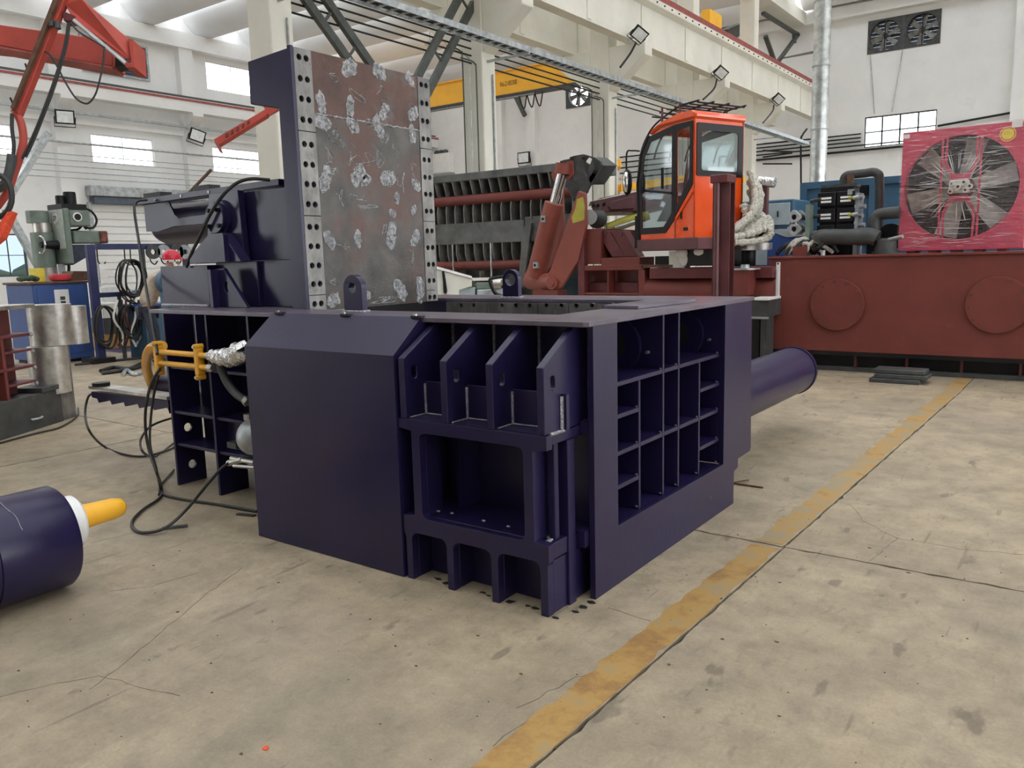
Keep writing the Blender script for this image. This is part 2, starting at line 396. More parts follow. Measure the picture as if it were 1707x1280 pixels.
# hairline cracks in the slabs
def crack(pts, w=.004):
    pts = [Vector(p) for p in pts]; L = []; Rr = []
    fine = []
    for a, b in zip(pts, pts[1:]):
        n = max(2, int((b - a).length / .05))
        for i in range(n): fine.append(a + (b - a) * (i / n) + Vector((random.gauss(0, .006), random.gauss(0, .006), 0)))
    fine.append(pts[-1])
    for i, p in enumerate(fine):
        d = (fine[min(i + 1, len(fine) - 1)] - fine[max(i - 1, 0)]); nrm = Vector((-d.y, d.x, 0)).normalized(); ww = w * random.uniform(.4, 1.1)
        L.append((p.x + nrm.x * ww, p.y + nrm.y * ww)); Rr.append((p.x - nrm.x * ww, p.y - nrm.y * ww))
    return MB().plate(L + Rr[::-1], [], 'Z', .0002, .0008)
Z = lambda x, y, z=0: at(x, y, 'Z', z)
for pts in ([(1415, 840), (1440, 868), (1462, 880), (1495, 897), (1450, 935)], [(1495, 897), (1600, 915), (1707, 925)],
            [(150, 905), (215, 890), (285, 878)], [(150, 1150), (250, 1070), (330, 1000), (402, 947)], [(0, 1160), (90, 1140), (165, 1128), (230, 1145), (300, 1160)],
            [(185, 985), (250, 978), (330, 955)], [(860, 1180), (960, 1130), (1050, 1115)], [(1010, 1012), (1050, 1025), (1085, 1035)], [(820, 1240), (900, 1190)]):
    c = crack([Z(*p) for p in pts], .0016).build('floor_crack', 'crack', floor)

# ---- walls
def wall_plate(ax, a0, a1, outer, holes, name, m='white_wall'):
    return struct(MB().plate(outer, holes, ax, a0, a1).build(name, m, org=((a0 + a1) / 2 if ax == 'X' else 0, (a0 + a1) / 2 if ax == 'Y' else 0, 0)))
rect = lambda x0, x1, z0, z1: [(x0, z0), (x1, z0), (x1, z1), (x0, z1)]
side_w = []; y = 3.6 - 18
sideY = [(-5.0, -2.0), (.85, 3.85), (6.9, 9.9), (12.65, 15.55), (18.7, 21.6), (24.7, 27.6), (30.7, 33.6)]
low_holes = [rect(a, b, 6.22, 7.45) for a, b in sideY]
up_holes = [rect(a, b, 10.15, 11.5) for a, b in sideY if not 18 < a < 19]
gl_hole = [rect(12.9, 15.55, 1.4, 3.12)]
wall_left = wall_plate('X', XW - .3, XW, rect(-10, YE, 0, 13.6), low_holes + up_holes + gl_hole, 'wall_left')
endX = [(-9.29, -6.32), (-21.3, -18.3), (-33.3, -30.3), (-3.2, -.2), (2.8, 5.8)]
end_low = [rect(a, b, 6.2, 7.55) for a, b in endX[:1]] + [rect(2.8, 5.8, 6.2, 7.55)]
fan_holes = [rect(-9.29, -6.34, 10.28, 11.70), rect(-25.35, -23.73, 9.92, 11.36)]
wall_end = wall_plate('Y', YE, YE + .3, rect(XW, 12, 0, 13.6), end_low + fan_holes, 'wall_back')
wall_right = wall_plate('X', 12, 12.3, rect(-10, YE, 0, 13.6), [rect(a, a + 4.6, 1.0, 4.6) for a in (-1, 5, 11, 17, 23, 29)] + [rect(a, a + 4.2, 6.2, 7.6) for a in (-7, -1, 5, 11, 17, 23, 29)], 'wall_right')  # unseen wall; lower openings enlarged to light the baler's side panel
wall_front = wall_plate('Y', -10.3, -10, rect(XW, 12.3, 0, 13.6), [rect(-30, -22, 0.02, 6)], 'wall_front', 'back_wall')  # unseen wall, coloured dark to dim the light on the baler's front

wn = [0]
def window(ax, a, x0, x1, z0, z1, nx, nz, m='pane', fm='galv'):
    wn[0] += 1
    w = thing('window_%d' % wn[0], (a, x0, z0) if ax == 'X' else (x0, a, z0), None, None, None, 'structure')
    t = .05; f = MB()
    def bx(u0, u1, v0, v1, d=.05):
        if ax == 'X': f.box(a - d, a + d, u0, u1, v0, v1)
        else: f.box(u0, u1, a - d, a + d, v0, v1)
    bx(x0, x1, z0, z0 + t); bx(x0, x1, z1 - t, z1); bx(x0, x0 + t, z0 + t, z1 - t); bx(x1 - t, x1, z0 + t, z1 - t)
    f.build('window_frame', fm, w)
    for i in range(1, nx):
        f = MB(); u = x0 + (x1 - x0) * i / nx; hw = .035 if fm == 'brace' else .018; bx(u - hw, u + hw, z0 + t, z1 - t, .02); f.build('mullion', fm, w)
    for i in range(1, nz):
        f = MB(); v = z0 + (z1 - z0) * i / nz; hw = .028 if fm == 'brace' else .014; bx(x0 + t, x1 - t, v - hw, v + hw, .02); f.build('transom', fm, w)
    f = MB(); bx(x0 + t, x1 - t, z0 + t, z1 - t, .005); f.build('pane', m, w)
for (a, b) in sideY[3:6]: window('X', XW - .12, a, b, 6.22, 7.45, 2, 1, 'pane', 'white_wall')
for (a, b) in (sideY[3], sideY[5]): window('X', XW - .12, a, b, 10.15, 11.5, 2, 1, 'pane', 'white_wall')
window('X', XW - .12, 12.9, 15.55, 1.4, 3.12, 4, 2, 'pane_tint', 'dark_grey')
window('Y', YE + .12, -9.29, -6.32, 6.2, 7.55, 4, 2, 'pane', 'brace')
struct(MB().box(-7.865, -7.775, YE - .03, YE + .3, 10.28, 11.70).build('trim_3', 'brace'))

# pilasters, crane ledge and cornice of the side wall
for i, y in enumerate((11.6, 17.4, 23.4, 29.4, 35.4)):
    struct(MB().box(XW, XW + .38, y - .35, y + .35, 0, 12).build('column', 'white_wall'))
    struct(MB().plate([(XW + .38, 8.0), (XW + 1.0, 8.6), (XW + 1.0, 8.75), (XW + .38, 8.75)], [], 'Y', y - .28, y + .28).build('corbel', 'white_wall'))
struct(MB().box(XW + .38, XW + 1.0, -9.9, YE - .02, 8.75, 9.35).build('crane_beam', 'white_wall'), None)
r = MB().box(XW + .62, XW + .78, -9.9, YE - .02, 9.35, 9.5); struct(r.build('crane_rail', 'brace'))
struct(MB().box(XW + 1.0, XW + 1.03, -9.9, YE - .02, 9.22, 9.32).build('trim_2', 'rail_red'))
struct(MB().box(XW, XW + .45, -9.9, YE - .02, 11.75, 12.45).build('roof_beam', 'white_wall'))
struct(MB().box(XW, XW + .25, -9.9, YE - .02, 7.75, 8.0).build('trim_1', 'white_wall'))
for i, x in enumerate((-30, -27.6, -17.6)):
    struct(MB().box(x - .3, x + .3, YE - .34, YE, 0, 12.4).build('column', 'white_wall' if i < 3 else 'cream'))
struct(MB().box(-3.55, -2.9, YE - .3, YE, 0, 12.4).build('column', 'white_wall'))
struct(MB().box(XW, 12, YE - .45, YE, 11.95, 12.45).build('roof_beam', 'white_wall'))

# louvre in the side wall
lv = thing('wall_louvre', (XW, 18.7, 10.1), 'grey slatted louvre high on the white side wall behind red crane arm', 'louvre')
MB().box(XW + .002, XW + .015, 18.7, 21.6, 10.1, 11.5).build('louvre_back', 'louvre', lv)
f = MB(); f.box(XW, XW + .09, 18.62, 18.72, 10.05, 11.55); f.box(XW, XW + .09, 21.58, 21.68, 10.05, 11.55); f.box(XW, XW + .09, 18.72, 21.58, 10.05, 10.13); f.box(XW, XW + .09, 18.72, 21.58, 11.47, 11.55); f.build('louvre_frame', 'galv', lv)
for k in range(13):
    z = 10.18 + k * .1; MB().bar((XW + .05, 18.72, z), (XW + .05, 21.58, z), .012, .085, (-.6, 0, 1)).build('slat', 'louvre', lv)

# ---- roof: shells that sag between the beams, skylight gaps at the cusps widened to let in light
ceiling = thing('ceiling', (0, 0, 12.4), None, None, None, 'structure')
def shell(x0, x1, y, chord, sag, z0):
    mb = MB(); n = 12; vs = []
    for side in (0, 1):
        for i in range(n + 1):
            t = -1 + 2 * i / n; zz = z0 + sag * t * t + (.10 if side else 0)
            for x in (x0, x1): vs.append((x, y + t * chord / 2, zz))
    fs = []
    m = (n + 1) * 2
    for i in range(n):
        fs.append((2 * i, 2 * i + 1, 2 * i + 3, 2 * i + 2)); fs.append((m + 2 * i, m + 2 * i + 2, m + 2 * i + 3, m + 2 * i + 1))
        fs.append((2 * i, 2 * i + 2, m + 2 * i + 2, m + 2 * i)); fs.append((2 * i + 1, m + 2 * i + 1, m + 2 * i + 3, 2 * i + 3))
    fs.append((0, m, m + 1, 1)); k = 2 * n; fs.append((k, k + 1, m + k + 1, m + k))
    mb.add(vs, fs); return mb
sm = shell(XW - .2, COLX - .1, 0, 2.45, .95, 12.46); so = None
for k in range(17):
    o = sm.build('roof_shell', 'roof', ceiling, smooth=True) if so is None else so.copy()
    if so is None: so = o
    else: COL.objects.link(o)
    o.location = (0, -8.3 + 3 * k, 0)
sm = shell(COLX + .1, 12.2, 0, 2.3, .9, 12.46); so2 = None
for k in range(17):
    o = sm.build('roof_shell', 'roof', ceiling, smooth=True) if so2 is None else so2.copy()
    if so2 is None: so2 = o
    else: COL.objects.link(o)
    o.location = (0, -8.3 + 3 * k, 0)

# ---- columns with corbels and crane beams of the two bays
for i, y in enumerate(COLY):
    c = thing('column', (COLX - .3, y + .25, 0), None, None, None, 'structure')
    MB().plate([(COLX - .62, y), (COLX, y), (COLX, y + .12), (COLX - .0, y + .5), (COLX - .62, y + .5)], [], 'Z', 0, 12.45).build('shaft', 'cream', c, bevel=.02)
    MB().plate([(COLX, 6.35), (COLX + 1.15, 7.2), (COLX + 1.15, 7.55), (COLX, 7.55)], [], 'Y', y + .02, y + .48).build('corbel', 'cream', c, bevel=.015)
    MB().plate([(COLX - .62, 6.35), (COLX - 1.75, 7.2), (COLX - 1.75, 7.55), (COLX - .62, 7.55)], [], 'Y', y + .02, y + .48).build('corbel', 'cream', c, bevel=.015)
struct(MB().box(COLX - .75, COLX + .1, -9.9, YE - .5, 11.9, 12.45).build('roof_beam', 'cream'))
def crane_beam(x):
    b = thing('crane_beam', (x, 15, 7.55), None, None, None, 'structure')
    MB().plate([(x - .17, 7.55), (x + .17, 7.55), (x + .17, 8.60), (x + .33, 8.70), (x + .33, 8.86), (x - .33, 8.86), (x - .33, 8.70), (x - .17, 8.60)], [], 'Y', -9.5, YE - .5).build('beam', 'cream', b)
    x2 = x + .22; MB().box(x2 - .09, x2 + .09, -9.5, YE - .5, 8.86, 8.90).build('rail_pad', 'rail_red', b)
    MB().plate([(x2 - .06, 8.90), (x2 + .06, 8.90), (x2 + .06, 8.93), (x2 + .02, 8.94), (x2 + .04, 9.08), (x2 - .04, 9.08), (x2 - .02, 8.94), (x2 - .06, 8.93)], [], 'Y', -9.5, YE - .5).build('crane_rail', 'rail_red', b)
    for k in range(int((YE - 6) / 3)):
        yy = 6.9 + 3 * k; MB().box(x + .17, x + .20, yy - .1, yy + .1, 7.6, 8.58).build('stiffener', 'cream', b)
    bs = MB().cyl((0, 0, 0), (.03, 0, 0), .025, 8)
    src = None
    for k in range(64):
        yy = 8 + .5 * k
        if src is None: src = bs.build('anchor_bolt', 'black', b); src.location = (x + .33, yy, 8.78)
        else: share(src, 'anchor_bolt', (x + .33, yy, 8.78), b)
    return b
crane_beam(COLX + .75); crane_beam(COLX - 1.35)

# ---- cable tray along the columns
ct = thing('cable_tray', (COLX + .95, 20, 6.25), 'long grey steel ladder cable tray hung along the row of columns', 'cable tray')
tx = COLX + 1.0; tz = 6.2
MB().box(tx - .17, tx - .15, -4, 37.5, tz, tz + .12).build('side_rail', 'galv', ct); MB().box(tx + .15, tx + .17, -4, 37.5, tz, tz + .12).build('side_rail', 'galv', ct)
src = None; rb = MB().box(-.15, .15, -.025, .025, 0, .03)
for k in range(104):
    yy = 6.2 + k * .3
    if src is None: src = rb.build('rung', 'galv', ct); src.location = (tx, yy, tz)
    else: share(src, 'rung', (tx, yy, tz), ct)
MB().tube([(tx - .05, -4, tz + .05), (tx - .05, 37.4, tz + .05)], .035, 6).build('cable', 'rubber', ct)
MB().tube([(tx + .06, -4, tz + .045), (tx + .06, 37.4, tz + .045)], .028, 6).build('cable', 'rubber', ct)
for y in COLY[:5]: MB().bar((COLX, y + .2, tz - .03), (tx + .2, y + .2, tz - .03), .05, .05).build('bracket', 'galv', ct)

# ---- conduit runs between the columns (four each bay) and their drops
for bi, (ya, yb) in enumerate(((10.1, 15.55), (16.1, 21.55), (22.1, 27.5))):
    for k in range(4):
        z = at(826, (82, 94, 105, 117)[k], 'X', COLX - .3).z
        tag(MB().tube([(COLX - .3, ya, z), (COLX - .3, yb, z)], .02, 6).build('electrical_conduit', 'black'),
            'thin dark conduit between columns, %s of four %s' % (('topmost', 'second from top', 'third from top', 'lowest')[k], ('above the steel lid', 'crossing the yellow crane bridge', 'behind the orange cab roof')[bi]), 'conduit', 'conduits between the columns')
for i, y in enumerate(COLY[:4]):
    for k in range(3 if i else 0):
        x = COLX - .55 + k * .2; zt = at(826, (94, 105, 117)[k], 'X', COLX - .3).z
        tag(MB().tube(catmull([(x, y - .6, zt), (x, y - .25, zt), (x, y - .09, zt - .05), (x, y - .05, zt - .25), (x, y - .05, 4), (x, y - .05, 3), (x, y - .05, .1)], 4), .018, 6).build('conduit_drop', 'galv' if k == 1 else 'brace'),
            '%s conduit bending down the %s concrete column to the floor' % (('outer', 'middle', 'inner')[k], ('nearest', 'second', 'third', 'fourth')[i]), 'conduit', 'conduit drops on columns')
    tag(MB().tube([(COLX + .03, y + .35, 5.9), (COLX + .03, y + .35, .1)], .022, 6).build('column_pipe', 'galv'), 'thin grey pipe running straight down the broad face of the %s column' % ('nearest', 'second', 'third', 'fourth')[i], 'pipe')

# ---- black lattice braces between columns
def lattice(p, q, w, name, label):
    p, q = Vector(p), Vector(q); o = thing(name, tuple(p), label, 'brace'); d = (q - p).normalized(); s = d.cross(Vector((1, 0, 0))).normalized() * (w / 2)
    for k in (-1, 1): MB().bar(p + s * k, q + s * k, .16, .11, (1, 0, 0)).build('chord', 'brace', o)
    n = int((q - p).length / .75)
    for k in range(1, n): c = p + (q - p) * (k / n); MB().bar(c - s * 1.15, c + s * 1.15, .05, .04, (1, 0, 0)).build('rung', 'brace', o)
    return o
bx_ = COLX - .25
c0 = at(527, 0, 'X', bx_); c1 = at(597, 100, 'X', bx_)
lattice(c0 + (c0 - c1) * .9, c1 + (c1 - c0) * 1.6, .42, 'lattice_brace', 'dark ladder-like steel brace slanting down behind the top edge of the steel lid')
c0 = at(778, 0, 'X', bx_); c1 = at(700, 150, 'X', bx_)
lattice(c0 + (c0 - c1) * .25, c1 + (c1 - c0) * 1.1, .42, 'lattice_brace', 'dark ladder-like steel brace meeting the second column under the cable tray')

# ---- yellow overhead travelling crane
cy = 32.6
cr = thing('overhead_crane', (-24, cy, 9.2), 'yellow overhead crane bridge with black number in the far bay', 'crane')
MB().plate([(-34.6, 9.75), (-33.2, 9.3), (-14.9, 9.3), (-13.6, 9.75), (-13.6, 10.35), (-34.6, 10.35)], [], 'Y', cy - .28, cy + .28).build('girder', 'yellow_crane', cr)
MB().box(-34.6, -13.6, cy - .36, cy + .36, 10.35, 10.40).build('top_flange', 'yellow_crane', cr)
MB().box(-34.0, -14.2, cy - .36, cy + .36, 9.22, 9.30).build('bottom_flange', 'dark_grey', cr)
for x in (-34.9, -13.45): MB().box(x - .25, x + .25, cy - 1.6, cy + 1.6, 9.25, 9.75).build('end_carriage', 'yellow_crane', cr)
MB().bar((-30, cy - .1, 9.2), (-22, cy - .1, 9.2), .1, .08).build('festoon_rail', 'galv', cr)
for k in range(3): MB().tube(catmull([(-22.9 + .45 * k, cy - .1, 9.2), (-22.75 + .45 * k, cy - .1, 8.75), (-22.6 + .45 * k, cy - .1, 8.6), (-22.45 + .45 * k, cy - .1, 9.2)]), .03, 6).build('festoon_cable', 'black', cr)
def lettering(txt, loc, rot, size, m, parent, name='lettering', ext=.002):
    c = bpy.data.curves.new(name, 'FONT'); c.body = txt; c.size = size; c.extrude = ext; c.align_x = 'CENTER'; c.align_y = 'CENTER'
    tmp = bpy.data.objects.new('tmp', c); COL.objects.link(tmp); dg = bpy.context.evaluated_depsgraph_get(); dg.update()
    me = bpy.data.meshes.new_from_object(tmp.evaluated_get(dg)); bpy.data.objects.remove(tmp); bpy.data.curves.remove(c)
    me.materials.clear(); me.materials.append(MATS[m]); me.name = name
    o = bpy.data.objects.new(name, me); COL.objects.link(o); o.parent = parent; o.matrix_parent_inverse = PMI[parent.name]; o.location = loc; o.rotation_euler = rot
    PMI[o.name] = Matrix.Identity(4)
    return o
p = at(847.5, 139, 'Y', cy - .285)
lettering('No.2185300', p, (PI / 2, 0, 0), .30, 'ink', cr).scale = (.66, 1, 1)
# bracket below the crane on the wall
p0 = at(857, 155, 'Y', YE - .5); p1 = at(875, 193, 'Y', YE - .5)
o = thing('wall_bracket', tuple(p0), 'dark steel knee brace under the yellow crane on the end wall', 'bracket')
MB().bar(p0, p1, .18, .22).build('strut', 'brace', o); MB().bar(at(853, 152, 'Y', YE - .5), at(878, 150, 'Y', YE - .5), .2, .25).build('arm', 'brace', o)

# our bay: truss bracing and second crane behind the beam, far right
g = thing('steel_bracing', tuple(at(1295, 105, 'X', COLX + .2)), 'dark steel V bracing above the red crane rail beside the duct', 'brace')
bX = COLX - .4
for a, b in (((1272, 22), (1330, 58)), ((1330, 58), (1293, 108)), ((1276, 60), (1293, 108)), ((1309, 0), (1331, 45)), ((1324, 56), (1324, 72))):
    MB().bar(at(*a, 'X', bX), at(*b, 'X', bX), .12, .17, (1, 0, 0)).build('brace_bar', 'brace', g)
tag(MB().bar(at(1205, 60, 'X', -13.5), at(1238, 46, 'X', -13.5), .5, .45, (0, 0, 1)).build('crane_end_beam', 'brace'), 'grey steel beam seen behind the last column above the red rail', 'beam')
tag(MB().box(*sorted((at(1176, 45, 'X', -11.2).x - .15, at(1176, 45, 'X', -11.2).x + .15)), at(1176, 45, 'X', -11.2).y, at(1196, 45, 'X', -11.2).y, 9.08, 9.55).build('crane_motor', 'yellow_crane'), 'small orange crane drive box sitting on the red rail', 'motor box')

# ---- round duct
dX = at(1363, 300, 'Y', 22.0)
du = thing('exhaust_duct', (dX.x, 22.0, 0), 'tall round galvanised duct rising beside the end wall', 'duct')
zz = 0
for k in range(9):
    MB().cyl((dX.x, 22, zz), (dX.x, 22, zz + 1.55), .205, 28).build('duct_section', 'galv_duct', du, smooth=True)
    MB().lathe((dX.x, 22, zz + 1.53), (dX.x, 22, zz + 2), [(0, .205), (.005, .222), (.035, .222), (.04, .205)], 28).build('duct_band', 'galv', du, smooth=True)
    zz += 1.55
MB().bar((dX.x - .2, 22, at(1350, 88, 'Y', 22).z), at(1305, 97, 'X', bX), .06, .06).build('stay', 'brace', du)

# ---- exhaust fans on the end wall
def wall_fan(x0, x1, z0, z1, label, light):
    f = thing('exhaust_fan', ((x0 + x1) / 2, YE, z0), label, 'fan', 'wall fans'); cx, cz = (x0 + x1) / 2, (z0 + z1) / 2; r = min(x1 - x0, z1 - z0) / 2 * .92
    MB().plate(rect(x0, x1, z0, z1), [circle2(cx, cz, r, 32)], 'Y', YE - .03, YE + .02).build('fan_housing', 'dark_grey', f)
    MB().plate(circle2(cx, cz, r * 1.02, 32), [circle2(cx, cz, r * .97, 32)], 'Y', YE, YE + .25).build('fan_ring', 'dark_grey', f)
    for k in range(6):
        a = k * PI / 3 + .35; d = Vector((math.cos(a), 0, math.sin(a))); n = Vector((-d.z, 0, d.x))
        c = Vector((cx, YE + .1, cz)); w = r * .19
        MB().slab([c + d * r * .15 - n * w * .6 + Vector((0, -.03, 0)), c + d * r * .93 - n * w + Vector((0, -.06, 0)), c + d * r * .93 + n * w + Vector((0, .06, 0)), c + d * r * .15 + n * w * .6 + Vector((0, .03, 0))], (0, .01, 0)).build('fan_blade', 'fin_grey', f)
    MB().cyl((cx, YE + .02, cz), (cx, YE + .16, cz), r * .17, 16).build('fan_hub', 'dark_grey', f)
    MB().bar((cx, YE + .0, cz - r), (cx, YE + .0, cz + r), .05, .03).build('fan_strut', 'black', f)
    n = 9
    for k in range(n):
        z = z0 + (k + .5) * (z1 - z0) / n
        MB().bar((x0, YE + .27, z), (x1, YE + .27, z), .015, (z1 - z0) / n * (.66 if light else .99), (0, .12, 1) if not light else (0, 1, .5)).build('shutter_slat', 'louvre', f)
    return f
wall_fan(-9.29, -7.86, 10.28, 11.70, 'dark square exhaust fan with shutters, left one of the pair above the window', False)
wall_fan(-7.78, -6.34, 10.28, 11.70, 'dark square exhaust fan with shutters, right one of the pair above the window', False)
wall_fan(-25.35, -23.73, 9.92, 11.36, 'exhaust fan with daylight shining through below the yellow crane', True)
for a, b in (((1451, 92), (1458, 190)), ((1505, 82), (1487, 186))):
    tag(MB().tube([at(*a, 'Y', YE - .05), at(*b, 'Y', YE - .05)], .02, 5).build('fan_cord', 'galv'), 'thin grey cord hanging from the %s wall fan to the window' % ('left' if a[0] < 1480 else 'right'), 'cord', 'fan cords')
# conduits on the end wall
for k in range(5):
    a = at(1378, 229 + k * 6.2 + (k == 4) * 2, 'Y', YE - .1); b = at(1441, 222 + k * 6.0 + (k == 4) * 2, 'Y', YE - .1)
    x0 = a.x - 3.4; x1 = -9.4 if k < 3 else -2
    tag(MB().tube([(x0, YE - .1, a.z), (x1, YE - .1, a.z)], .035 if k < 4 else .055, 6).build('wall_pipe', 'black'), 'dark pipe run along the end wall beside the barred window, %s of five' % ('topmost', 'second', 'middle', 'fourth', 'lowest thick one')[k], 'pipe', 'pipes on the end wall')
for k in range(4):
    a = at(1272, 240 + 11 * k, 'X', COLX - .6); b = at(1300, 243 + 6 * k, 'X', COLX - .6)
    tag(MB().tube([a, at(1320, 235 + 10 * k + (k % 2) * 8, 'Y', 38)], .04, 6).build('wall_pipe', 'black'), 'dark pipe crossing behind the cab toward the duct, %s of four' % ('topmost', 'second', 'third', 'lowest')[k], 'pipe', 'pipes behind the cab')
z = at(1690, 187, 'Y', YE - .1).z
tag(MB().tube([at(1563, 210, 'Y', YE - .1), at(1707, 184, 'Y', YE - .1), at(1800, 172, 'Y', YE - .1)], .05, 6).build('wall_pipe', 'black'), 'single dark pipe on the end wall above the pink cooler', 'pipe')
tag(MB().tube(catmull([at(1345, 215, 'X', COLX + .4), at(1338, 225, 'X', COLX + .4), at(1335, 240, 'X', COLX + .4), at(1335, 330, 'X', COLX + .4), Vector((at(1335, 330, 'X', COLX + .4).x, at(1335, 330, 'X', COLX + .4).y, 0))], 4), .045, 6).build('drop_cable', 'black'), 'black cable dropping from the end of the cable tray to the blue container', 'cable')

# conduits, tray, shutter hood on the side wall
for k in range(6):
    z = 6.9 - k * .24 - (.25 if k else 0)
    tag(MB().tube([(XW + .5, 4, z), (XW + .5, 37, z)], .05 if k == 0 else .022, 6).build('wall_pipe', 'galv'), 'grey pipe crossing the windows of the side wall, %s of six' % ('topmost thick one', 'second', 'third', 'fourth', 'fifth', 'lowest')[k], 'pipe', 'pipes on the side wall')
tag(MB().box(XW + .4, XW + .55, 4, 38, 8.1, 8.2).build('wall_tray', 'galv'), 'grey cable duct along the side wall below the crane ledge', 'cable duct')
rs = thing('roller_shutter', (XW + .3, 20, 0), 'grey roller shutter box above pale doorway on the side wall', 'roller shutter')
MB().box(XW + .05, XW + .55, 18.2, 24.5, 4.75, 5.2).build('shutter_hood', 'galv', rs, bevel=.03)
MB().box(XW + .05, XW + .45, 18.35, 24.4, 4.45, 4.72).build('shutter_drum', 'louvre', rs)
for k in range(14): MB().box(XW + .02, XW + .08, 18.4, 24.3, .02 + k * .315, .30 + k * .315).build('slat', 'white_wall', rs)
for y in (18.2, 24.3): MB().box(XW + .02, XW + .2, y, y + .15, 0, 4.5).build('guide_rail', 'galv', rs)

# floodlights
def floodlight(c, d, up, s, label, cable=None, wall=None):
    c = Vector(c); d = Vector(d).normalized(); u = Vector(up); a = d.cross(u).normalized(); u = a.cross(d).normalized()
    o = thing('floodlight', tuple(c), label, 'floodlight', 'floodlights')
    def quad(w, h, y0, y1): return [c + a * (sx * w) + u * (sz * h) + d * yy for yy in (y0, y1) for sx, sz in ((-1, -1), (1, -1), (1, 1), (-1, 1))]
    MB().hexa(quad(s, s * .78, -.18 * s, .1 * s)).build('lamp_body', 'black', o)
    MB().hexa(quad(s * .84, s * .62, .1 * s, .13 * s)).build('lamp_lens', 'lamp_glass', o)
    MB().tube([c - a * s * 1.08, c - a * s * 1.08 - u * s * 1.1 - d * .3 * s, c + a * s * 1.08 - u * s * 1.1 - d * .3 * s, c + a * s * 1.08], s * .06, 5).build('lamp_yoke', 'black', o)
    if wall is not None: MB().bar(c - d * .1 * s, c - d * .1 * s + Vector(wall), .06, .06).build('lamp_bracket', 'galv', o)
    if cable: MB().tube(catmull(cable, 5), .03, 5).build('lamp_cable', 'black', o)
for (px, py), yy, lab, cb in (((1066, 57), COLY[2], 'floodlight on the crane corbel with cable, highest of the three in a row', ((1060, 72), (1050, 90), (1034, 112))),
                      ((1202, 121), COLY[3], 'floodlight on the crane corbel directly above the orange cab', ((1195, 132), (1190, 148), (1172, 166))),
                      ((1298, 165), COLY[4], 'floodlight on the crane corbel nearest the round duct', ((1290, 175), (1288, 185), (1272, 205)))):
    c = at(px, py, 'X', COLX + 1.3)
    floodlight(c, (.55, -.55, -.6), (.7, .25, 1), .22, lab, [at(*q, 'X', COLX + 1.2) for q in cb], (-.35, 0, -.1))
floodlight(at(108, 195, 'X', XW + .9), (1, -.3, -.2), (0, 0, 1), .36, 'floodlight on the side wall left of the broad lit window', None, (-.95, 0, -.1))
floodlight(at(329, 226, 'X', XW + .9), (1, -.3, -.2), (.2, .25, 1), .36, 'floodlight on the side wall between the two lower lit windows', None, (-.95, 0, -.1))
floodlight(at(873, 263, 'Y', YE - .6), (0, -1, 0), (0, 0, 1), .42, 'floodlight on the end wall above the ribbed hopper', None, (0, .65, -.1))
floodlight(at(950, 82, 'X', COLX - 1.6), (.2, -1, -.3), (0, 0, 1), .24, 'dark floodlight seen edge-on under the cable tray above the yellow crane')
floodlight(at(1100, 135, 'X', COLX - 1.6), (.2, -1, -.3), (0, 0, 1), .24, 'dark floodlight seen edge-on beside the cable tray behind the cab roof')

# strip lamp under far roof
sl_ = thing('strip_lamp', (-25.4, 30, 11.6), 'grey strip lamp hanging under the white roof', 'lamp')
MB().box(-26.5, -24.3, 30, 30.12, 11.6, 11.75).build('lamp_housing', 'galv', sl_)
for x in (-26.2, -24.6): MB().cyl((x, 30.06, 11.75), (x, 30.06, 12.9), .02, 6).build('lamp_rod', 'galv', sl_)
# blue-grey angle braces against the side wall
for k, (a, b) in enumerate((((80, 222), (15, 328)), ((10, 348), (106, 519)))):
    tag(MB().bar(at(*a, 'X', XW + 3.5), at(*b, 'X', XW + 3.5), .22, .28, (1, 0, 0)).build('angle_brace', 'galv'), 'grey-blue steel strut %s' % ('rising past the curved red pipe to the wall', 'slanting across the small barred window')[k], 'strut')
# outside world seen through the small window
struct(MB().box(-140, XW - .4, -60, 120, -.5, -.3).build('ground', 'ground_out'))
tr = MB()
for k in range(26): tr.ball((-95 + random.uniform(-6, 6), 20 + k * 1.2, 0), 2.2, 2.2, random.uniform(1.6, 3.1), 10, 6)
tag(tr.build('hedge', 'hedge', smooth=True), 'dark hedge seen outside through the small barred window', 'hedge', None, 'stuff')
# ================================================================== the purple scrap baler
bal = thing('scrap_baler', (-3.6, 4.1, 0), 'large dark purple scrap metal baler with open ribbed sides and raised steel lid', 'baler')
PU = 'purple'
X0 = -1.825
# side panel with its grid of compartments
hole_rect = [(3.345, .30), (4.70, .30), (4.70, 1.29), (3.345, 1.29)]
MB().plate([(3.12, 0), (4.885, 0), (4.885, .212), (4.955, .224), (4.955, .28), (5.17, .286), (5.19, .31), (5.15, 1.291), (3.12, 1.291)], [hole_rect], 'X', X0 - .03, X0).build('side_panel', PU, bal, bevel=.003)
xb = -2.165
MB().box(xb - .03, xb, 3.25, 4.87, .05, 1.29).build('compartment_back', PU, bal)
def shelf(y0, y1, z, t=.022): MB().box(xb, X0 - .032, y0, y1, z - t / 2, z + t / 2).build('shelf_plate', PU, bal, bevel=.002)
def upright(y, z0, z1, t=.02): MB().box(xb, X0 - .032, y - t / 2, y + t / 2, z0, z1).build('upright_plate', PU, bal, bevel=.002)
for y, z1 in ((3.635, .972), (3.913, 1.289), (4.108, 1.289), (4.395, .972), (4.712, 1.289), (3.33, 1.289)): upright(y, .302, z1)
def frange(seg, z):
    for a, b in seg: shelf(a, b, z)
cols = [3.346, 3.635, 3.913, 4.108, 4.395, 4.699]
T = .011
for z in (.985, .64):
    cuts = [3.346, 3.913, 4.108, 4.699] if z > .9 else cols
    for a, b in zip(cuts, cuts[1:]): shelf(a + T, b - T, z)
for z in (.825, .47): shelf(3.346, 3.635 - T, z)
